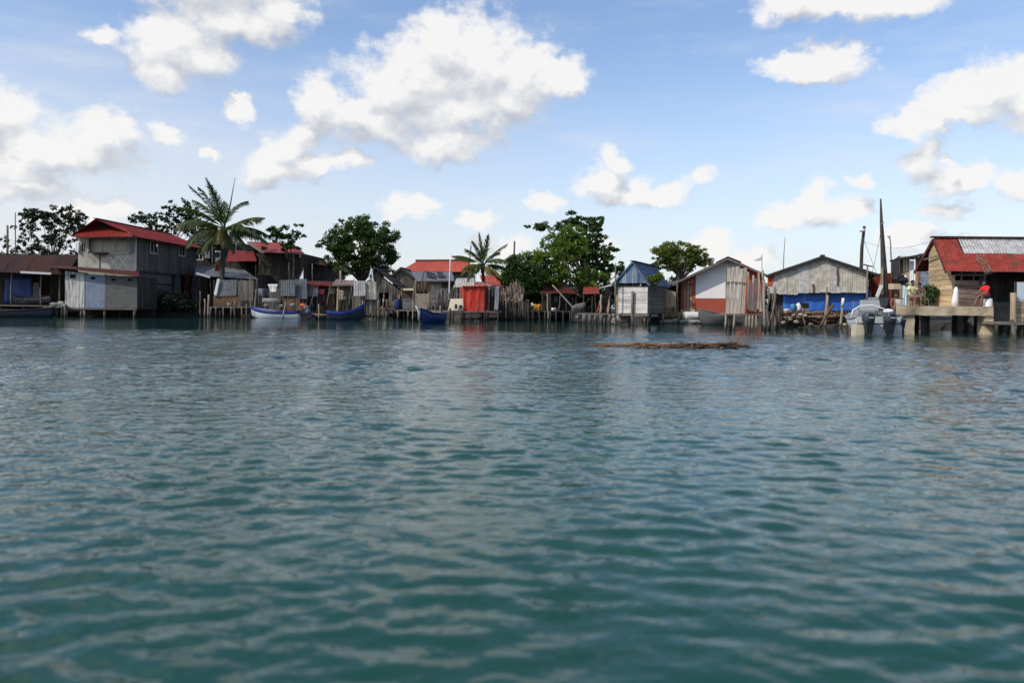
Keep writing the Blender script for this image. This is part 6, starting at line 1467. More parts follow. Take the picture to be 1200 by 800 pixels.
T, P = mast('cross_pole', 'short pole with a crossbar in front of the warehouse right eave', 'pole', 46, [(1016,366),(1016.3,340),(1016.5,311)], [.07,.06,.05], 'pole')
m = MB(); m.beam(pt(1010,309.5,46), pt(1023,312.5,46), .06, .08); m.build('crossbar', Wt['pole'], T)
T, P = mast('slender_pole', 'slender reddish-white pole rising behind the left slope of the warehouse roof', 'pole', 66, [(917,330),(918.5,300),(920,278)], [.05,.04,.03], 'polepale')
T = thing('tattered_flag', 'tattered pale flag on a thin pole between the red and white house and the warehouse', 'flag', (xa(893,62),62,.5))
pole((xa(893,62),62,.5), pt(893,298,62), .03, .025, .02).build('flag_pole', Wt['pole'], T, True)
m = MB(); cloth(m, pt(883,305,62), pt(893,299.5,62), pt(893,305,62), pt(886,306,62), 8, 5, .1, seed=13); m.build('flag_cloth', Pl['white'], T, True)

# ---- red shed behind the mast, house with white curtain
D = 50
T = thing('red_fence', 'faded red sheet fence between the warehouse and the mast', 'fence', (xa(1035,52),52,.5))
m = MB(); ribbed(m, pt(1018,362,52), pt(1060,362,52), pt(1060,319,52), pt(1018,321,52), .2, wave=.03); m.build('sheet_cladding', Mt['redold'], T)
D = 47
T = thing('curtained_house', 'weathered house with a slanting dark roof and a white curtain in its doorway', 'house', (xa(1076,D), D, .5)); T.rotation_euler = (0,0,math.radians(-23)); T.scale = (.93,1,1)
x0, x1 = xa(1055,D), xa(1103,D); ztop = za(1075,298.5,D); gz = .9; U = lambda px: xa(px,D)-x0
m = MB(); wall(m, (x0,D), (xa(1076,D),D), gz, za(1065,300,D), bw=.32, jit=.02, ops=[(U(1057),U(1062.5),za(1060,330,D),za(1060,322,D)), (U(1066.5),U(1072.5),za(1070,352,D),za(1070,304,D))]); m.build('front_wall', Wt['tan'], T)
m = MB(); wall(m, (xa(1076,D)+.02,D-.02), (x1,D-.02), gz, za(1090,310.5,D), mode='h', bw=.35, ops=[(xa(1087,D)-xa(1076,D), xa(1092,D)-xa(1076,D), za(1090,336,D), za(1090,322,D))]); m.build('grey_front_wall', Wt['bluegrey'], T)
m = MB(); m.box(xa(1055,D), xa(1058.5,D), D-.06, D-.035, za(1057,332,D), za(1057,301,D)); m.build('corner_boards', Wt['brown'], T)
m = MB(); m.box(xa(1075,D), xa(1077.5,D), D-.1, D, gz, za(1077,302,D)); m.build('door_post', Wt['red'], T)
m = MB(); m.box(xa(1076,D), x1, D-.12, D-.04, za(1090,311.3,D), za(1090,309.8,D)); m.build('white_beam', Pl['whiteframe'], T)
m = MB(); m.box(xa(1077,D), x1, D+.3, D+.34, za(1090,310.5,D), za(1090,297,D)); m.build('upper_boards', Wt['dark'], T)
m = MB(); ribbed(m, pt(1050,305,46.3), pt(1106,297.5,46.3), pt(1106,290.5,53), pt(1058,296,53), .22); m.build('roof', Mt['zincdark'], T)
m = MB(); m.beam(pt(1050,305,46.25), pt(1093,297,46.25), .05, .1); m.build('fascia_board', Mt['blackedge'], T)
m = MB(); wall(m, (x0,54), (x0,D), gz, za(1057,299,D), bw=.3); m.build('side_wall', Wt['dark'], T)
m = MB(); wall(m, (x1,D), (x1,54), gz, za(1090,298,D), bw=.3); m.build('side_wall', Wt['dark'], T)
m = MB(); cloth(m, pt(1067.2,305.5,46.9), pt(1072.3,305.5,46.9), pt(1072,331,46.9), pt(1067.5,331,46.9), 8, 10, .07, seed=31, fold=5); m.build('curtain', Pl['white'], T, True)
m = MB(); m.tube([pt(1085,317,46.7), pt(1091,320,46.65), pt(1090,328,46.6), pt(1092,333,46.6)], .05, 6); o = m.build('coiled_hose', Pl['whiteplastic'], None, True); tag(o, 'pale hose looped on the grey wall of the curtained house', 'hose')
rock_pile('grey_bundle', 'dark grey bundle of nets heaped below the small window of the curtained house', 'bundle', [(pt(1053,327,45), .34, (1.2,1,.9)), (pt(1050,329,45.2), .26, (1.1,1,.9)), (pt(1057,329,44.9), .28, (1.3,1,.8))], Pl['black'], jit=.2)
m = MB(); m.box(xa(1045,45), xa(1062,45), 44.8, 46.5, za(1053,339,45), za(1053,332.5,45)); o = m.build('concrete_ledge', Pl['concrete'], None); tag(o, 'concrete ledge carrying the dark net bundle beside the curtained house', 'ledge')
# ---- concrete dock
D = 36.3
T = thing('concrete_dock', 'rough concrete dock slab on square pillars at the right, with people sitting on it', 'dock', (xa(1105,D), 38, 0))
zt = za(1110,359.3,D); zb_ = za(1110,369.5,D); xL, xR = xa(1050,D), xa(1165,D)
def rough(mb, x0, x1, y0, y1, z0, z1, nx, ny, nz, a=.02):
    def f(p): return Vector(p) + Vector((mnoise.noise(Vector(p)*2.1), mnoise.noise(Vector(p)*2.1+Vector((9,0,0))), mnoise.noise(Vector(p)*2.1+Vector((0,9,0)))))*a
    L = lambda a_, b_, n: [a_+(b_-a_)*i/n for i in range(n+1)]
    X, Y, Z = L(x0,x1,nx), L(y0,y1,ny), L(z0,z1,nz)
    for z in (z0, z1): mb.grid([[f((x,y,z)) for x in X] for y in Y])
    for y in (y0, y1): mb.grid([[f((x,y,z)) for x in X] for z in Z])
    for x in (x0, x1): mb.grid([[f((x,y,z)) for y in Y] for z in Z])
m = MB(); rough(m, xL, xR, D, 43.2, zb_, zt, 40, 24, 4, .035); m.v = [(x + max(0, y-D)*.53*min(1, max(0, (xR-x)/(xR-xL))), y, z) for x, y, z in m.v]; m.build('slab', Pl['concrete'], T)
for px0, px1, y0, y1 in ((1051,1072,36.4,37.4),(1154,1164.6,36.4,37.0),(1122,1129,39.5,40),(1136,1141,39.5,40),(1085,1090,40,40.5)):
    m = MB(); rough(m, xa(px0,y0), xa(px1,y0), y0, y1, -.6, zb_-.003, 6, 4, 10, .03); m.build('pillar', Pl['concrete'] if y0 < 37 else Pl['block'], T)  # inner pillars darker: shade under the slab is put into their colour
m = MB(); wall(m, (xL+3.6,43), (xR,43), -.3, zb_-.01, bw=.8); m.build('rear_wall', Wt['dark'], T)
m = MB(); rough(m, xa(1046,36.8), xa(1058,36.8), 36.6, 38, za(1052,369,36.6)-.5, za(1052,368.5,36.6), 6, 4, 4, .05); m.build('broken_step', Pl['concrete'], T)

# ---- right house
T = thing('red_roof_house', 'plank house with a red and zinc patched roof and sunlit yellow end wall', 'house', (xa(1130,39), 41, zt))
yf, yr, yb = 39.2, 40.75, 41.4
xl = xa(1116.5,yf); xr = xl + 14
ze = za(1120,322,yf); zr_ = za(1100,279.5,yr)
def topL(u):       # end wall, from back to front
    y = yb - u; return ze + (zr_-ze)*(y-yf)/(yr-yf) if y < yr else zr_ - .9*(y-yr)
m = MB(); wall(m, (xl,yb), (xl,yf), zt, topL, mode='h', bw=.27, gap=.016, jit=.02, ops=[(yb-40.6, yb-40.4, zt+.6, zt+.95)], rag=.02); m.build('end_wall', Wt['yellow'], T)
m = MB(); m.box(xl-.05, xl+.08, yf-.06, yf+.02, zt, ze); m.build('corner_post', Wt['tan'], T)
px_open = xa(1153.5,yf); z0 = zt
m = MB(); wall(m, (xl+.1,yf), (px_open,yf), z0, ze-.28, mode='h', bw=.24, gap=.014, jit=.014); m.build('front_wall', Wt['brownx'], T)
m = MB(); m.box(xl+.1, px_open, yf+.0, yf+.06, ze-.06, ze+.06); m.build('wall_plate', Wt['mid'], T)
posts(T, Wt['mid'], [(1127,318,.05,39.25),(1153.8,318,.06,39.2),(1141,318,.04,39.3)], yf, zb=zt)
m = MB(); wall(m, (px_open+.02,41.4), (xr,41.4), -.2, ze+.5, bw=.3); m.build('inner_wall', Wt['dark'], T)
m = MB(); wall(m, (xr,yb), (xl,yb), zt, zr_-.72, bw=.4); m.build('back_wall', Wt['dark'], T)
m = MB(); wall(m, (px_open+.0,yf), (px_open+.0,41.5), -.2, ze, bw=.3); m.build('passage_wall', Wt['dark'], T)
m = MB(); wall(m, (px_open,40.6), (xa(1186,40.6),40.6), za(1170,379,40.6), za(1170,353,40.6), mode='h', bw=.22); m.build('low_boards', Wt['mid'], T)
# roof: lower red slope, zinc patch above, dark underside gable
pe0, pe1 = pt(1109.5,318.5,38.6), pt(1300,316,38.6); pr0 = pt(1094.5,279,40.75); pr1 = pr0 + Vector((15.5,0,.0)); pe0.z = za(1112,318,38.6); pe1 = Vector((pr1.x, 38.6, pe0.z))
split = .53
mid0, mid1 = pe0.lerp(pr0, split), pe1.lerp(pr1, split)
m = MB(); ribbed(m, pe0, pe1, mid1, mid0, .16, amp=.014, wave=.015, sheet=.9); low = m.build('roof', Mt['redold'], T)
w = (pr1-pr0).length; t0 = 1.25/w
m = MB(); ribbed(m, mid0, mid0.lerp(mid1,t0), pr0.lerp(pr1,t0), pr0, .16, amp=.014, wave=.015); m.build('roof', Mt['redold'], T)
m = MB(); ribbed(m, mid0.lerp(mid1,t0+.004), mid1, pr1, pr0.lerp(pr1,t0+.004), .16, amp=.014, wave=.015, sheet=1.35); m.build('zinc_roof_patch', Mt['zincpale'], T)
rb = Vector((0, 1.9, -1.75))
m = MB(); ribbed(m, pr1+rb, pr0+rb, pr0, pr1, .2); m.build('rear_roof', Mt['redrust'], T)
m = MB(); m.beam(pr0+Vector((-.15,0,.06)), pr1+Vector((.1,0,.06)), .3, .08); m.build('ridge_cap', Mt['darkrust'], low)
m = MB(); slab(m, pr0+Vector((-.05,.1,-.05)), pr0+Vector((.35,.1,-.05)), pr0+rb*.9+Vector((.35,0,-.05)), pr0+rb*.9+Vector((-.05,0,-.05)), .03); m.beam(pr0+Vector((-.04,0,-.08)), pe0+Vector((-.04,0,-.06)), .05, .14); m.beam(pr0+Vector((-.04,.05,-.08)), pr0+rb+Vector((-.04,0,-.08)), .05, .14); m.build('verge_board', Mt['redrust'], T)
m = MB(); m.beam(pt(1098,300,40.4), pt(1083,304,41.5), .06, .06); m.build('rafter_end', Wt['pole'], T)
rr = random.Random(4); m = MB()
for i in range(60):
    t = rr.random(); p = pt(1147,300,39.6).lerp(pt(1157,318,38.45), t) + Vector((rr.uniform(-.25,.25), 0, .06+rr.uniform(0,.04))); d = Vector((rr.uniform(-.25,.25), -.15, -.25-rr.random()*.15)); s = Vector((.02,0,0)); m.add([p-s, p+s, p+d], [(0,1,2)])
o = m.build('dead_creeper', Wt['frond_dry'], None); tag(o, 'dry tan creeper trailing down the red part of the roof', 'creeper')
# things on the dock front
m = MB(); b = pt(1119,358.8,37.6); b.z = zt; m.tube([b, b+Vector((0,0,.3)), b+Vector((.04,0,.62)), b+Vector((.05,0,.85)), b+Vector((.06,0,1.0))], [.17,.16,.13,.11,.05], 9); o = m.build('white_bag', Pl['whiteplastic'], None, True); tag(o, 'tall white bag standing against the yellow corner of the red-roofed house', 'bag')
m = MB(); b = pt(1120.5,358.8,37.2); b.z = zt; m.tube([b, b+Vector((0,0,.28)), b+Vector((0,0,.30))], [.06,.06,.03], 8); o = m.build('bottle', Pl['creamboard'], None, True); tag(o, 'small cream bottle at the foot of the tall white bag', 'bottle')
# right edge: landing with white panel
D = 35.5
T = thing('plank_landing', 'plank cabin corner with a white window panel and tan planks at the far right', 'cabin', (xa(1200,D), 36, .2))
gz = za(1195,377,D); m = MB(); wall(m, (xa(1189.5,D),D), (xa(1260,D),D), gz, za(1200,358,D), mode='h', bw=.2, gap=.015); m.build('lower_boards', Wt['tan'], T)
m = MB(); m.box(xa(1191.5,D), xa(1260,D), D-.05, D, za(1195,353.5,D), za(1195,330.5,D)); wf = m.build('window_panel', Pl['whiteframe'], T)
m = MB(); m.box(xa(1193,D), xa(1258,D), D-.07, D-.052, za(1195,351,D), za(1195,333,D)); m.build('pane', Pl['lightblue'], wf)
m = MB(); m.box(xa(1189,D), xa(1260,D), D-.03, D+.1, za(1195,358,D), za(1195,354,D)); m.build('sill', Wt['tan'], T)
m = MB(); wall(m, (26.4,39), (xa(1189.5,D),D), gz, za(1200,330,D), bw=.25); m.build('side_wall', Wt['mid'], T)
m = MB(); wall(m, (26.4,39), (xa(1260,D),39), gz, za(1200,330,D), bw=.35); m.build('back_wall', Wt['dark'], T)
m = MB(); m.box(xa(1166,D), xa(1262,D), D-.4, 36.6, gz-.14, gz-.01); m.build('deck', Wt['greyx'], T)
posts(T, Wt['tan'], [(1187.5,343,.13,35.3)], D, zb=-.5)
posts(T, Wt['poledark'], [(1168,379,.09,35.3),(1178,379,.08,35.4),(1198,379,.09,35.3)], 35.2)
m = MB(); P = [pt(1186,376,33.5), pt(1188.5,392,30), pt(1193.5,411,24.2)]; P[2].z = -.45
m.tube(P, [.075,.075,.07], 8); o = m.build('leaning_pole', Wt['pole'], None, True); tag(o, 'grey pole leaning from the plank landing down into the water at the right edge', 'pole')

# ---- motorboat with twin outboards
T = thing('motorboat', 'grey open motorboat moored stern-on before the concrete dock, with a white arched rail', 'boat')
Dm = 34.2
hull([Pl['hullgrey'], Pl['hullgrey'], Pl['hullinside']], 4.8, 2.05, .95, .3, transom=.93, T=T)
m = MB(); m.box(-2.46, -2.40, -.93, .93, .02, .72); m.build('transom_board', Pl['hullgrey'], T)
m = MB(); m.tube([(-1.2,.98,1.0), (-1.15,.9,1.35), (-1.0,.55,1.56), (-1.0,-.0,1.6), (-1.0,-.55,1.4), (-1.1,-.85,1.05)], .035, 6); m.build('arched_rail', Pl['whiteplastic'], T, True)
m = MB(); m.box(-.6, .2, -.5, .45, .5, 1.35); m.build('console', Pl['hullinside'], T)
m = MB(); m.hexa([(-.3,-.5,1.35),(.2,-.5,1.35),(.2,.45,1.35),(-.3,.45,1.35),(.0,-.45,1.85),(.08,-.45,1.85),(.08,.4,1.85),(.0,.4,1.85)]); m.build('windscreen', Pl['steel'], T)
m = MB(); cx = Vector((-.72, -.35, 1.3)); m.tube([cx + Vector((0, .2*math.cos(t), .2*math.sin(t))) for t in [2*math.pi*i/16 for i in range(17)]], .02, 5, False); m.beam(cx+Vector((0,-.2,0)), cx+Vector((0,.2,0)), .02); m.build('steering_wheel', Pl['motor'], T)
m = MB(); m.box(-1.9, -1.4, -.55, .2, .5, .9); m.build('seat_box', Pl['hullinside'], T)
m = MB(); m.beam((-2.43,-.9,.75), (-2.43,.9,.75), .08, .05); m.build('transom_cap', Pl['motorleg'], T)
p = pt(1031,393,Dm); ang = math.radians(74); place(T, (p.x+.62, Dm+2.35, -.22), ang)
G4 = 'outboard motors on the motorboat stern'
T = thing('outboard_motor', 'dark grey outboard motor on the motorboat stern, the left of two side by side', 'motor', (0,0,0), G4); outboard(T, .86)
M2 = copy_tree(T); M2['label'] = 'dark grey outboard motor on the motorboat stern, the right of two side by side'
p = pt(1018.5,380,33.7); place(T, (p.x, 33.75, .0)); p = pt(1043.5,380,33.7); place(M2, (p.x, 33.75, .0))
M3 = copy_tree(T); M3['label'] = 'small black outboard motor hung against the dock wall right of the motorboat'; del M3['group']; p = pt(1061.5,380,35.2); place(M3, (p.x, 35.6, .12), math.radians(25)); M3.scale = (.75,.75,.75)
T = thing('white_block', 'squarish pale yellowish float block under the left outboard motor', 'float', (xa(1009,33.9),33.9,-.1)); m = MB(); rough(m, xa(1003.5,33.9), xa(1013,33.9), 33.9, 34.4, -.2, za(1008,380.5,33.9), 5, 3, 5, .02); m.build('block', Pl['creamboard'], T)
m = MB(); rough(m, xa(1048,34), xa(1057.5,34), 34.0, 34.4, -.2, za(1050,382.5,34), 4, 3, 4, .01); o = m.build('grey_float_block', Pl['hullgrey'], None); tag(o, 'grey float block under the right outboard motor', 'float')
T = thing('plastic_crate', 'grey lattice plastic crate standing behind the arched rail of the motorboat', 'crate', pt(1024,360,38)); a, b = pt(1018.5,366,38.3), pt(1029,349,38.3); m = MB()
for i in range(6): x = a.x + (b.x-a.x)*i/5; m.box(x-.02,x+.02,38.3,38.34,a.z,b.z)
for i in range(7): z = a.z + (b.z-a.z)*i/6; m.box(a.x,b.x,38.342,38.37,z-.02,z+.02)
m.build('lattice', Pl['hullgrey'], T); m = MB(); m.box(a.x-.02,b.x+.02,38.372,38.8,a.z,a.z+.3); m.build('base_box', Pl['hullgrey'], T)
m = MB(); cloth(m, pt(1030,349,38.2), pt(1042,349,38.2), pt(1041,361,38), pt(1031,361,38), 8, 8, .15, .02, seed=41); o = m.build('dark_cover', Pl['darkcloth'], None, True); tag(o, 'dark cover draped behind the motorboat console at the mast foot', 'cover')
m = MB(); m.sphere(pt(1041,364.5,35.5), .14, 12, 7, .1, (1.8,1.2,.8)); o = m.build('white_bundle', Pl['white'], None, True); tag(o, 'white bundle lying in the motorboat above the right outboard motor', 'bundle')
m = MB(); m.sphere(pt(1034,363,36), .16, 12, 7, .1, (1.,1,1.2)); o = m.build('dark_bundle', Pl['black'], None, True); tag(o, 'small dark bundle in the motorboat between the two outboard motors', 'bundle')
# lean-up at the dock: bucket, towel, teal sheet, bush
T = thing('white_bucket', 'white bucket with a dark rim on the dock left of the seated people', 'bucket', pt(1053,359,37)); b = pt(1053.5,359.3,37); b.z = zt
m = MB(); m.tube([b, b+Vector((0,0,.36)), b+Vector((0,0,.38))], [.15,.19,.2], 14); m.build('tub', Pl['whiteplastic'], T, True)
m = MB(); m.tube([b+Vector((.2*math.cos(t),.2*math.sin(t),.38)) for t in [2*math.pi*i/16 for i in range(17)]], .018, 5, False); m.build('rim', Pl['black'], T)
m = MB(); cloth(m, pt(1058,334,38), pt(1064,337,38), pt(1065,358.5,37.6), pt(1057,358.5,37.6), 8, 10, .14, seed=44); o = m.build('pale_blue_cloth', Pl['lightblue'], None, True); tag(o, 'pale blue and white cloth hanging at the left of the yellow-shirted person', 'cloth')
T = thing('teal_chair', 'low teal fabric chair back behind the seated people on the dock', 'chair', pt(1077,345,38.5)); b = pt(1077,359.3,38.4); b.z = zt
m = MB(); cloth(m, b+Vector((-.35,.3,.95)), b+Vector((.35,.3,.95)), b+Vector((.32,.1,.4)), b+Vector((-.32,.1,.4)), 8, 6, .05, .02, seed=3); m.build('backrest', Pl['tealcloth'], T, True)
m = MB(); m.box(b.x-.32, b.x+.32, b.y-.35, b.y+.1, zt+.36, zt+.41); m.build('seat', Pl['tealcloth'], T)
for sx_ in (-.3,.3):
    for sy_ in (-.32,.08): m = MB(); m.tube([b+Vector((sx_,sy_,0)), b+Vector((sx_,sy_,.36))], .02, 6); m.build('leg', Pl['steel'], T)
bush('leafy green bush against the yellow plank end wall at the dock', 40.5, [(1086,347,7,11),(1083,352,6,7),(1090,343,4,7)], 15, 'bush', 60, .28, 55, .15, zbase=1.35)
m = MB(); m.box(xa(1127,40), xa(1131,40), 39.9, 40.3, .1, .45); o = m.build('submerged_block', Pl['rock'], None); tag(o, 'pale concrete block lying in the shade under the dock', 'block')
# ---- floating debris raft
T = thing('driftwood_raft', 'long brown floating tangle of driftwood and dead branches in mid channel', 'driftwood', (xa(785,23),23,-.05)); RAFT = T
rr = random.Random(21)
def log(p0, p1, r, k=8, bend=.06, nm='branch', mt='drift'):
    m = MB(); a, b = pt(*p0), pt(*p1); s = rr.random()*20
    pts_ = [a.lerp(b, i/k) + Vector((mnoise.noise(Vector((s,i*.7,0)))*.1, mnoise.noise(Vector((s,i*.7,2)))*.1, mnoise.noise(Vector((s,i*.5,5)))*bend)) for i in range(k+1)]
    m.tube(pts_, [r*(1-.55*i/k)*rr.uniform(.85,1.15) for i in range(k+1)], 7); m.build(nm, Wt[mt], T, True)
log((702,407,23.2), (866,405.8,22.9), .06, 14, .12, 'trunk_log'); log((708,406.6,23.5), (848,407.5,23), .05, 12, .10)
log((765,409.2,22.7), (870,407,23), .06, 10, .12); log((815,407.5,23.1), (864,402.6,23.2), .04, 6, .03, mt='driftdark')
log((748,411,22.5), (774,409,22.6), .03, 5); log((690,406.8,23.6), (760,406.5,23.4), .05, 8, .02); log((735,405.4,23.6), (842,404.6,23.5), .055, 9, .03, mt='driftpale'); log((834,411.5,22.4), (876,407,22.9), .05, 6, .06, mt='driftdark')
for i in range(110):
    x0 = 738 + rr.random()*124; y0 = 407.4 + rr.uniform(-2.2,3.4); log((x0,y0,22.9+rr.uniform(-.5,.5)), (x0+rr.uniform(3,20)*rr.choice((1,1,-1)),y0+rr.uniform(-4.2,1.8),22.9+rr.uniform(-.5,.5)), rr.uniform(.010,.024), 5, .06, 'twig', rr.choice(['drift','drift','driftpale','driftdark']))
RAFT.location.z += .05
# ================================================================ people
def skin_mesh(name, joints, edges, radii, mt, T, root=0, sub=2):
    me = bpy.data.meshes.new(name); me.from_pydata([tuple(j) for j in joints], edges, []); o = bpy.data.objects.new(name, me); COL.objects.link(o)
    md = o.modifiers.new('skin', 'SKIN'); md.use_smooth_shade = True
    if not me.skin_vertices: 
        bm = bmesh.new(); bm.from_mesh(me); bm.verts.layers.skin.verify(); bm.to_mesh(me); bm.free()
    for i, r in enumerate(radii):
        sv = me.skin_vertices[0].data[i]; sv.radius = r if hasattr(r, '__len__') else (r, r); sv.use_root = (i == root)
    sm = o.modifiers.new('sub', 'SUBSURF'); sm.levels = sub; sm.render_levels = sub
    dg = bpy.context.evaluated_depsgraph_get(); dg.update(); ev = o.evaluated_get(dg); nm = bpy.data.meshes.new_from_object(ev)
    bpy.data.objects.remove(o); nm.materials.clear(); nm.materials.append(mt); nm.polygons.foreach_set('use_smooth', [True]*len(nm.polygons))
    ob = bpy.data.objects.new(name, nm); COL.objects.link(ob); ob.parent = T; return ob
def person(label, J, cloth_, loc, rz=0, shirt=True, trousers=True, sleeve=.55, scale=1., leg_cover=1.0, group=None):
    """J: dict of joints in metres, figure faces -y, x to its left in the picture's right"""
    T = thing('person', label, 'person', (0,0,0), group)
    V = {k: Vector(v) for k, v in J.items()}
    js, es, rs, ix = [], [], [], {}
    def add(k, p, r, frm=None):
        ix[k] = len(js); js.append(Vector(p)); rs.append(r)
        if frm is not None: es.append((ix[frm], ix[k]))
    add('pelvis', V['pelvis'], (.135,.105)); add('waist', V['pelvis'].lerp(V['chest'], .5), (.125,.095), 'pelvis'); add('chest', V['chest'], (.155,.11), 'waist')
    add('neck0', V['chest'].lerp(V['neck'], .75), (.085,.075), 'chest'); add('neck', V['neck'], .05, 'neck0')
    for s in ('l', 'r'):
        add('sh'+s, V['sh'+s], .062, 'neck0'); add('ua'+s, V['sh'+s].lerp(V['el'+s], .5), .048, 'sh'+s); add('el'+s, V['el'+s], .038, 'ua'+s)
        add('fa'+s, V['el'+s].lerp(V['wr'+s], .4), .037, 'el'+s); add('wr'+s, V['wr'+s], .025, 'fa'+s)
        hd = (V['wr'+s]-V['el'+s]).normalized(); pm = V['wr'+s] + hd*.07; add('pm'+s, pm, (.036,.016), 'wr'+s)
        sd_ = hd.cross(Vector((0,1,.2))).normalized()
        for f in range(4):
            q = pm + hd*.03 + sd_*(.024*(f-1.5)); L = (.062,.075,.07,.055)[f]; add('f%d%s' % (f, s), q + hd*L*.5, .009, 'pm'+s); add('g%d%s' % (f, s), q + hd*L + Vector((0,0,-.02)), .008, 'f%d%s' % (f, s))
        add('t0'+s, V['wr'+s] + hd*.04 + sd_*.045, .011, 'wr'+s); add('t1'+s, V['wr'+s] + hd*.075 + sd_*.06, .009, 't0'+s)
        add('hp'+s, V['hp'+s], .088, 'pelvis'); add('th'+s, V['hp'+s].lerp(V['kn'+s], .5), .076, 'hp'+s); add('kn'+s, V['kn'+s], .054, 'th'+s)
        add('cf'+s, V['kn'+s].lerp(V['an'+s], .35), .052, 'kn'+s); add('an'+s, V['an'+s], .034, 'cf'+s); add('ft'+s, V['ft'+s], (.04,.026), 'an'+s)
    body = skin_mesh('body', js, es, rs, Pl['skin'], T)
    # head joined into the same continuous mesh
    hm = bmesh.new(); hd = V['head']; fw = (V['face'] - hd).normalized(); side = fw.cross(Vector((0,0,1))).normalized(); up = side.cross(fw).normalized()
    M = Matrix((side, -fw, up)).transposed()
    bmesh.ops.create_uvsphere(hm, u_segments=20, v_segments=14, radius=1)
    for v in hm.verts:
        x, y, z = v.co; w = .072*(1 - .22*max(0, -z)**1.5); dpt = .092
        if y < -.3 and -.75 < z < -.1: w *= .96
        p = Vector((x*w, y*dpt - (.006 if y < 0 and z < -.2 else 0), z*.115))
        if abs(x) < .16 and y < -.8 and -.35 < z < .1: p.y -= .02*(1-abs(x)/.16)
        if .2 < abs(x) < .55 and y < -.6 and .0 < z < .25: p.y += .008
        v.co = hd + M @ p
    me = body.data; b2 = bmesh.new(); b2.from_mesh(me); hme = bpy.data.meshes.new('tmp'); hm.to_mesh(hme); b2.from_mesh(hme); b2.to_mesh(me); bpy.data.meshes.remove(hme); hm.free(); b2.free()
    me.polygons.foreach_set('use_smooth', [True]*len(me.polygons))
    for s in (-1, 1):
        m = MB(); m.sphere(hd + M @ Vector((s*.03, -.083, .012)), .011, 8, 6); m.build('eye', Pl['hair'], T, True)
        m = MB(); m.sphere(hd + M @ Vector((s*.074, .005, -.01)), .028, 8, 6, 0, (.35,.6,1)); m.build('ear', Pl['skin'], T, True)
    m = MB(); m.beam(hd + M @ Vector((-.024, -.089, -.055)), hd + M @ Vector((.024, -.089, -.055)), .008, .010); m.build('mouth', Pl['pinkwall'], T)
    hb = bmesh.new(); bmesh.ops.create_uvsphere(hb, u_segments=18, v_segments=12, radius=1)
    for v in list(hb.verts):
        if v.co.z < -.25 or (v.co.y < -.35 and v.co.z < .42): hb.verts.remove(v)
    for v in hb.verts: v.co = hd + M @ Vector((v.co.x*.082, v.co.y*.101 + .004, v.co.z*.127 + .004 + .006*mnoise.noise(v.co*5)))
    hme = bpy.data.meshes.new('hair'); hb.to_mesh(hme); hb.free(); hme.materials.append(Pl['hair']); ho = bpy.data.objects.new('hair', hme); COL.objects.link(ho); ho.parent = T; hme.polygons.foreach_set('use_smooth', [True]*len(hme.polygons))
    sm = ho.modifiers.new('thick', 'SOLIDIFY'); sm.thickness = .012
    if shirt:
        j = [V['pelvis'] + (V['chest']-V['pelvis'])*.08, V['pelvis'].lerp(V['chest'], .5), V['chest'], V['chest'].lerp(V['neck'], .72)]; r = [(.158,.13),(.15,.12),(.178,.132),(.10,.09)]; e = [(0,1),(1,2),(2,3)]
        for s in ('l','r'):
            k = len(j); j += [V['sh'+s], V['sh'+s].lerp(V['el'+s], sleeve)]; r += [.083, .07]; e += [(3,k),(k,k+1)]
        skin_mesh('shirt', j, e, r, cloth_[0], T)
    if trousers:
        j = [V['pelvis'] + (V['chest']-V['pelvis'])*.12, V['pelvis']]; r = [(.150,.12),(.155,.125)]; e = [(0,1)]
        for s in ('l','r'):
            k = len(j); j += [V['hp'+s], V['hp'+s].lerp(V['kn'+s], .6), V['kn'+s]]; r += [.104, .09, .078]; e += [(1,k),(k,k+1),(k+1,k+2)]
            if leg_cover > 1: j.append(V['kn'+s].lerp(V['an'+s], leg_cover-1)); r.append(.07); e.append((k+2,k+3))
        skin_mesh('trousers', j, e, r, cloth_[1], T, root=1)
    T.location = Vector(loc); T.rotation_euler = (0,0,rz); T.scale = (scale,)*3
    return T
# person in red sitting on a white bucket, facing left along the dock
zt_d = za(1110,359.3,36.3)
bx = pt(1159,358,36.9); 
T = thing('white_bucket', 'upturned white bucket used as a seat by the red-shirted person', 'bucket', (bx.x+.02, 37.0, zt_d)); b = Vector((bx.x+.02, 37.0, zt_d))
m = MB(); m.tube([b, b+Vector((0,0,.02)), b+Vector((0,0,.40)), b+Vector((0,0,.42))], [.22,.22,.185,.17], 16); m.build('tub', Pl['whiteplastic'], T, True)
m = MB(); m.tube([b+Vector((.222*math.cos(t),.222*math.sin(t),.03)) for t in [2*math.pi*i/16 for i in range(17)]], .015, 5, False); m.build('rim', Pl['whiteplastic'], T)
person('person in a bright red shirt sitting on a white bucket on the dock',
  dict(pelvis=(0,0,.52), chest=(0,-.10,.86), neck=(0,-.15,1.06), head=(0,-.19,1.19), face=(0,-1,1.05), shl=(.19,-.12,.97), shr=(-.19,-.12,.97), ell=(.24,-.28,.72), elr=(-.24,-.28,.72), wrl=(.17,-.50,.60), wrr=(-.17,-.50,.60),
       hpl=(.10,-.03,.51), hpr=(-.10,-.03,.51), knl=(.15,-.44,.52), knr=(-.15,-.44,.50), anl=(.14,-.50,.08), anr=(-.14,-.62,.08), ftl=(.15,-.66,.035), ftr=(-.15,-.78,.035)),
  (Pl['redshirt'], Pl['darkcloth']), (bx.x, 37.0, zt_d), math.radians(-82), leg_cover=1.0)
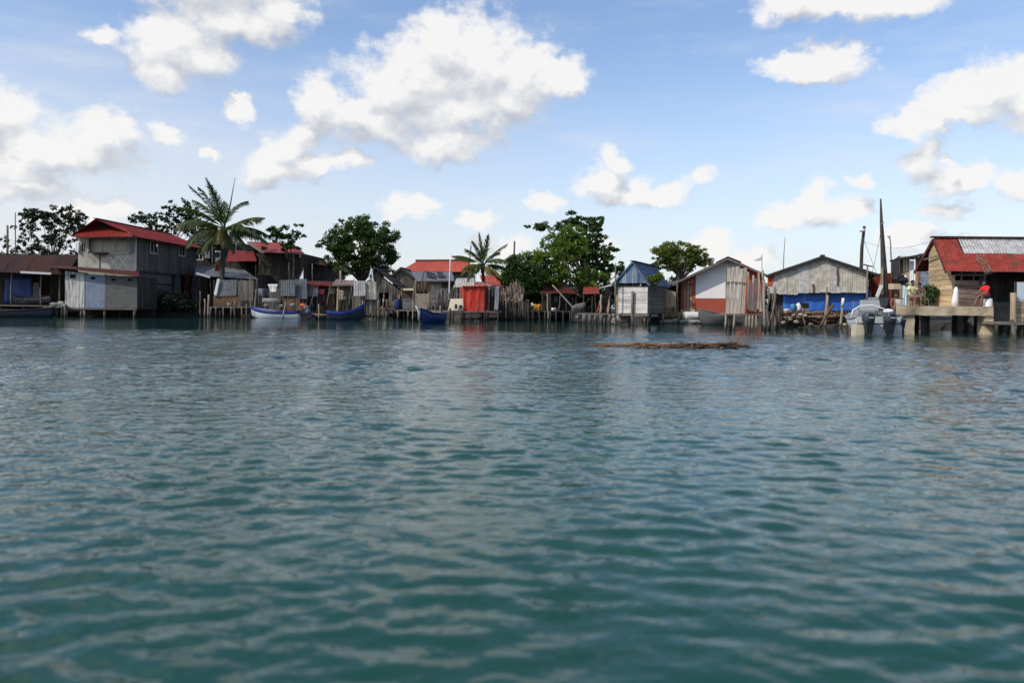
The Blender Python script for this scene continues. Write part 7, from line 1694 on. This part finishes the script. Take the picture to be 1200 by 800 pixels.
# person in pale yellow on the dock, seated facing the camera
bx = pt(1069,358,37.6)
T = thing('low_stool', 'low wooden stool under the yellow-shirted person on the dock', 'stool', (bx.x, 37.75, zt_d))
m = MB(); m.box(bx.x-.2, bx.x+.2, 37.58, 37.92, zt_d+.36, zt_d+.40); m.build('seat', Wt['tan'], T)
for a in (-.16,.16):
    for c in (37.62,37.88): m = MB(); m.beam((bx.x+a,c,zt_d), (bx.x+a,c,zt_d+.36), .04); m.build('leg', Wt['tan'], T)
seat = dict(pelvis=(0,0,.48), chest=(0,-.06,.84), neck=(0,-.10,1.05), head=(0,-.13,1.19), face=(.5,-1,1.1), shl=(.19,-.07,.96), shr=(-.19,-.07,.96), ell=(.28,-.22,.72), elr=(-.27,-.24,.72), wrl=(.20,-.44,.58), wrr=(-.16,-.46,.58),
       hpl=(.10,-.03,.47), hpr=(-.10,-.03,.47), knl=(.24,-.42,.52), knr=(-.2,-.44,.52), anl=(.20,-.44,.08), anr=(-.17,-.46,.08), ftl=(.24,-.60,.035), ftr=(-.2,-.62,.035))
person('person in a pale yellow shirt sitting on a low stool on the dock', seat, (Pl['yellowshirt'], Pl['pinkwall']), (bx.x, 37.75, zt_d), math.radians(15), leg_cover=1.0)
bx2 = pt(1077.5,358,38.1); s2 = dict(seat); s2.update(chest=(0,-.16,.80), neck=(0,-.24,.98), head=(0,-.30,1.10), face=(0,-1,.7), shl=(.19,-.2,.90), shr=(-.19,-.2,.90))
person('shirtless person bending forward on the teal chair right of the yellow-shirted person', s2, (None, Pl['darkcloth']), (bx2.x, 38.2, zt_d-.02), math.radians(-20), shirt=False)
# shirtless person standing at the motorboat
bx = pt(1045,361,38); 
person('shirtless dark-haired person standing in the motorboat left of the dock',
  dict(pelvis=(0,0,.93), chest=(0,.0,1.27), neck=(0,-.02,1.47), head=(0,-.04,1.61), face=(-1,-.6,1.5), shl=(.20,0,1.39), shr=(-.20,0,1.39), ell=(.26,-.05,1.12), elr=(-.26,-.02,1.12), wrl=(.24,-.22,.92), wrr=(-.24,-.18,.90),
       hpl=(.10,0,.90), hpr=(-.10,0,.90), knl=(.11,-.04,.50), knr=(-.10,.02,.50), anl=(.11,0,.08), anr=(-.10,.06,.08), ftl=(.13,-.16,.03), ftr=(-.12,-.10,.03)),
  (None, Pl['darkcloth']), (bx.x, 37.6, .32), 0, shirt=False, scale=.98)
# person in orange by the small skiff
bx = pt(354.5,372,58.6)
person('person in an orange vest standing at the stern of the white and blue boat',
  dict(pelvis=(0,0,.80), chest=(0,-.12,1.10), neck=(0,-.20,1.28), head=(0,-.26,1.40), face=(-.6,-1,1.1), shl=(.20,-.15,1.20), shr=(-.20,-.15,1.20), ell=(.26,-.25,.96), elr=(-.26,-.25,.96), wrl=(.22,-.45,.84), wrr=(-.22,-.45,.84),
       hpl=(.10,0,.78), hpr=(-.10,0,.78), knl=(.11,-.12,.42), knr=(-.10,-.10,.42), anl=(.11,0,.08), anr=(-.10,.03,.08), ftl=(.13,-.16,.03), ftr=(-.12,-.13,.03)),
  (Pl['orange'], Pl['darkcloth']), (bx.x, 58.9, -.02), math.radians(10), scale=.95, leg_cover=1.9)
# ================================================================ trees and palms
Gs = 'sparse almond trees behind the left houses'
tree('almond_tree', 'sparse dark-leaved almond tree with gaps, behind the far-left dark-roofed shack', 'tree', 74, (62,330), [(40,268,36,26),(70,262,36,26),(14,288,22,12),(95,272,20,24),(55,290,44,12),(84,252,22,14),(40,252,16,10)], 300, .27, 12, .36, Lf['almond'], Gs, gap=.30, seed=3, shell=.3, limbs=34, trunk_r=.09, flat=.8)
tree('almond_tree', 'sparse dark almond tree standing behind the red roof of the two-storey house', 'tree', 84, (200,340), [(190,260,36,17),(215,254,24,20),(230,268,18,16),(168,256,20,8),(200,243,12,8)], 190, .29, 12, .40, Lf['almond'], Gs, gap=.28, seed=8, shell=.3, limbs=22, trunk_r=.09, flat=.8)
tree('almond_tree', 'small sparse almond tree overhanging the faded red-brown roof of the tall plank house', 'tree', 66.5, (341,330), [(335,276,22,11),(350,270,10,8),(340,288,12,10),(322,272,8,6)], 60, .32, 24, .30, Lf['bush'], Gs, gap=.2, seed=14, shell=.2, limbs=14, trunk_r=.07, flat=.6, zbase=.5)
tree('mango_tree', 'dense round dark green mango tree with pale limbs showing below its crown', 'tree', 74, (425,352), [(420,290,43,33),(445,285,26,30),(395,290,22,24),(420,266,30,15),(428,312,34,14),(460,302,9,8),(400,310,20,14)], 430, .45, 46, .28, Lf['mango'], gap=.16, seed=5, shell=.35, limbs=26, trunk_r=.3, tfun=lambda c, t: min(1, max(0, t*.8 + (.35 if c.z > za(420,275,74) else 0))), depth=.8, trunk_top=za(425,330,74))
bl = [(650,300,36,34),(628,308,20,22),(668,282,34,26),(640,322,36,22),(676,316,26,26)]
tree('bright_tree', 'big leafy tree with bright green foliage over the dark red shelter', 'tree', 62, (655,350), [(640,300,28,26),(660,290,26,28),(625,312,20,18),(650,322,36,18),(672,284,18,22),(690,326,22,16)], 380, .40, 36, .26, Lf['bright'], gap=.14, seed=21, shell=.3, limbs=20, trunk_r=.2)
tree('breadfruit_tree', 'tall dark broad-leaved tree rising above and right of the bright green tree', 'tree', 66, (690,350), [(668,264,16,16),(692,270,20,24),(704,298,24,24),(714,322,26,18),(680,292,28,30),(640,266,26,5),(726,318,8,8),(669,248,3,8)], 400, .31, 13, .40, Lf['bread'], gap=.30, seed=31, shell=.25, limbs=30, trunk_r=.2, flat=.5)
tree('shore_bush_tree', 'dense low green tree between the small palm and the bright green tree', 'tree', 60, (612,352), [(606,318,18,16),(598,328,12,14),(622,322,16,18),(612,334,22,12),(605,305,10,8)], 240, .36, 40, .24, Lf['bush'], gap=.10, seed=41, shell=.3, limbs=12, trunk_r=.14)
bush('dark undergrowth filling the shade below the bright green tree', 61.5, [(625,346,14,10),(690,348,16,10),(610,350,10,10)], 51, 'scrub', 50, .5, 70, .25)
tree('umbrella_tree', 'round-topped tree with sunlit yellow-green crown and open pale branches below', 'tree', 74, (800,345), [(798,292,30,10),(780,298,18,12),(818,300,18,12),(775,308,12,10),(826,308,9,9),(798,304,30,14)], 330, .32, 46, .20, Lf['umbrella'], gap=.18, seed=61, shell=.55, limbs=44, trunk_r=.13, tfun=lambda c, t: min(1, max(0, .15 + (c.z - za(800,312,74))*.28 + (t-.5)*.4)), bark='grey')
# coconut palm, left
D = 63.5; k = D/F
def fd(dx, dy, dz): return (dx, dz, -dy)     # picture x, picture y (down), depth
fr = [ (fd(-22,-42,-8),4.7,.7), (fd(-14,-50,4),4.9,.75), (fd(-30,-40,12),4.5,.9), (fd(-4,-46,-18),4.3,1.0), (fd(10,-40,16),3.8,1.4),(fd(-12,-44,-16),4.2,.9),
       (fd(-44,-26,6),4.6,1.2), (fd(-46,-22,-10),4.3,1.4), (fd(-46,-8,14),4.3,1.3), (fd(-44,-4,-14),3.6,1.7), (fd(-38,6,4),3.3,1.6),
       (fd(34,-28,4),3.7,1.0), (fd(40,-14,-12),3.5,1.4), (fd(44,-10,8),4.2,1.2), (fd(46,-4,-4),4.2,1.1), (fd(34,6,-12),3.2,1.6), (fd(22,10,-20),2.9,1.9), (fd(-22,8,-22),2.9,1.9),
       (fd(6,-10,-40),2.9,2.8,'y'), (fd(12,8,-24),2.3,2.3,'y'), (fd(-30,-34,-20),4.2,1.1), (fd(30,-22,-26),3.7,1.4), (fd(-10,-40,24),4.3,1.0), (fd(-14,10,-10),2.6,2.2), (fd(4,-20,40),3.8,1.6), (fd(-24,-14,36),3.8,1.5), (fd(26,-16,34),3.8,1.5) ]
T, c = palm('tall coconut palm with a full crown, in front of the dark houses on the left', D, (262.5,345), (263,271), fr, 3, .18, ll=1.05, nl=60, lean=-.15)
m = MB(); q = pt(275.5,208,D); m.tube([c+Vector((0,0,.3)), c.lerp(q,.5)+Vector((.05,0,0)), q], [.05,.06,.015], 6); m.build('spear_leaf', Lf['palm'], T, True)
# small palm, middle
D = 60
fr = [ (fd(-4,-40,2),3.0,.4), (fd(5,-36,-6),2.8,.6),(fd(-10,-34,8),2.7,.9),(fd(-16,-30,-12),2.6,1.2,'y'),(fd(15,-30,12),2.5,1.2), (fd(24,-34,4),3.0,.8), (fd(-30,-20,2),2.8,.9), (fd(28,-18,-8),2.6,1.5), (fd(32,-8,6),2.9,1.4), (fd(26,-2,-10),2.2,1.6,'y'), (fd(24,6,8),2.4,1.4), (fd(-24,-12,-12),2.3,1.8,'y'), (fd(-26,-4,8),2.4,1.8,'y'), (fd(-20,0,-16),2.1,2.2), (fd(-10,-14,-26),2.0,2.5), (fd(14,-8,-24),2.0,2.4,'y'), (fd(8,-10,30),2.5,1.6), (fd(-16,-16,28),2.5,1.6) ]
fr = [(f[0], f[1]*.9) + tuple(f[2:]) for f in fr]
palm('short young palm with upright fronds behind the shop sign and red tarpaulin cabin', D, (567,350), (565.5,313), fr, 9, .13, ll=.66, nl=52, lean=.05)
fr = [(fd(math.cos(a)*20, -abs(math.sin(a))*18 - 4, math.sin(a*1.7)*18), 1.0, 1.4) for a in [i*.9 for i in range(9)]]
palm('tiny dark palm tuft in front of the terracotta house left of the mango tree', 70, (401,332), (400.5,317), fr, 12, .06, ll=.35, nl=16, lean=.0)
# background poles and scrub line
for i, (px, py, r, Dp, lb) in enumerate([(8.8,264,.09,70,'thick short grey pole above the far-left roof'),(18,249,.045,70,'thin tall grey pole above the far-left roof'),(249,276,.05,70,'thin pole behind the coconut palm crown')]):
    pole_thing('antenna_pole', lb, 'pole', (xa(px,Dp),Dp,.5), pt(px,py,Dp), r*1.1, r, Wt['pole'], .02)
def scrub(label, D, px0, px1, py, seed, n=70):
    rg = np.random.RandomState(seed); cl = []
    for _ in range(n):
        px = px0 + (px1-px0)*rg.rand(); c = pt(px, py + rg.uniform(0,12), D + rg.uniform(-2,2)); c.z = .6 + (c.z-.6)*rg.rand()**.6; cl.append((c, rg.uniform(.5,1.0), rg.rand()))
    V, N, ti = leaf_mesh(cl, 60, .4, rg); b = pt((px0+px1)/2, py, D); b.z = .5; T = thing('hedge', label, 'hedge', b); leaf_object('foliage', V, N, ti, Lf['scrub'], T)
scrub('dark belt of shrubs far behind the left houses', 92, -60, 240, 318, 1, 220)
scrub('dark belt of shrubs far behind the thatched hut and the mango tree', 98, 240, 480, 330, 2, 200)
scrub('dark belt of shrubs far behind the big trees in the middle', 90, 560, 800, 322, 3, 220)
scrub('dark belt of shrubs far behind the red and white house and warehouse', 90, 800, 1250, 328, 4, 300)
# ================================================================ odds and ends along the shore
G5 = 'loose sticks leaning about the shore'
for (px0, py0, px1, py1, D, r, mt, lb) in [
 (281,358,286,333,61.2,.035,'pole','thin stick leaning on the grey fence behind the rickety jetty'),
 (288,360,284,337,61.3,.03,'dark','dark stick crossing before the grey fence behind the rickety jetty'),
 (304,358,301,326,62.2,.04,'pole','thin stick standing left of the drying white shirt'),
 (325,357,328,328,61.5,.04,'mid','dull stick standing right of the drying white shirt'),
 (364,360,369,338,60.8,.035,'mid','dull stick leaning on the grey sheet screen under the red beam'),
 (383,358,387,334,61.0,.04,'pole','grey prop under the red roof edge of the low dark shack'),
 (392,360,390,333,61.1,.04,'dark','dark prop under the right end of the red roof edge'),
 (409,358,412,336,60.6,.04,'pole','stick leaning on the pinkish wall of the slab-roofed house'),
 (419,360,421,331,59.2,.03,'mid','thin batten fixed up the pale zinc screen'),
 (449,372,450,344,61.3,.05,'polepale','pale stick standing before the doorway of the thatched hut'),
 (475,366,470,338,60,.04,'pole','stick leaning beside the orange-brown plank hut'),
 (511,364,507,334,57.6,.04,'pole','tall stick standing out of the left part of the stick fence'),
 (537,350,533,331,57,.03,'mid','thin stick above the cream board'),
 (594,377,592,344,56.6,.05,'polepale','pale stake at the left of the dark stick fence'),
 (621,377,619,351,57.2,.05,'pole','grey stake at the right of the dark stick fence'),
 (655,364,657,345,58.6,.04,'pole','grey prop under the dark red shelter roof'),
 (700,367,697,343,51,.035,'brown','brown stick leaning under the lean-to of the blue gabled hut'),
 (772,366,775,336,53,.04,'brown','brown stick beside the right side wall of the blue gabled hut'),
 (1002,383,1000,352,44.6,.05,'pole','grey stake left of the motorboat'),
 (945,384,940,360,45.4,.05,'pole','grey stake before the black crate'),
 ]:
    pole_thing('loose_stick', lb, 'stick', (xa(px0,D), D, za(px0,py0,D) if py0 < 366 else -.4), pt(px1,py1,D), r, r*.7, Wt[mt], .06, G5)
for (px0, px1, py0, py1, D, mt, nm, lb, sd_) in [
 (397,403,340,352,60.9,'woven','hanging_cloth','khaki-brown cloth hung at the left corner of the slab-roofed house',51),
 (303,308,338,347,61.7,'greycloth','hanging_cloth','grey cloth on the line left of the drying white shirt',52),
 (459,464,345,352,61.8,'darkcloth','hanging_cloth','dark cloth hung right of the thatched hut doorway',53),
 (649,654,346,354,60.6,'greycloth','hanging_cloth','grey cloth hung inside the dark red shelter',54),
 (1147,1151,325,333,39.0,'darkcloth','hanging_cloth','dark cloth hung under the eave above the red-shirted person',55),
 ]:
    m = MB(); cloth(m, pt(px0,py0,D), pt(px1,py0+.4,D), pt(px1-.5,py1,D), pt(px0+.3,py1-.6,D), 8, 8, .1, seed=sd_); o = m.build(nm, Pl[mt], None, True); tag(o, lb, 'cloth')
T = thing('plastic_barrel', 'dark blue plastic barrel on the deck beside the thatched hut platform', 'barrel', pt(466,362,60)); b = pt(466,362.5,60)
m = MB(); m.tube([b, b+Vector((0,0,.1)), b+Vector((0,0,.4)), b+Vector((0,0,.7)), b+Vector((0,0,.8))], [.24,.28,.29,.28,.24], 14); m.build('drum', Pl['hullnavy'], T, True)
m = MB(); m.tube([b+Vector((0,0,.8)), b+Vector((0,0,.83))], .12, 10); m.build('lid', Pl['black'], T)
T = thing('fishing_basket', 'round brown basket on the rickety jetty before the red-brown boards', 'basket', pt(268,359,60.6)); b = pt(270,359.3,60.6)
m = MB(); m.tube([b, b+Vector((0,0,.15)), b+Vector((0,0,.32))], [.16,.24,.26], 12); m.build('basket_body', Pl['woven'], T, True)
m = MB(); m.tube([b+Vector((.26*math.cos(t),.26*math.sin(t),.33)) for t in [2*math.pi*i/14 for i in range(15)]], .02, 5, False); m.build('rim', Wt['brown'], T)
T = thing('power_line', 'thin sagging wire strung between the warehouse pole and the roof of the red-roofed house', 'wire', pt(1013,267,56))
m = MB(); a, b = pt(1013,283,56), pt(1096,281,43); m.tube([a.lerp(b, i/12) - Vector((0,0,.5*math.sin(math.pi*i/12))) for i in range(13)], .010, 4); m.build('wire', Wt['poledark'], T)
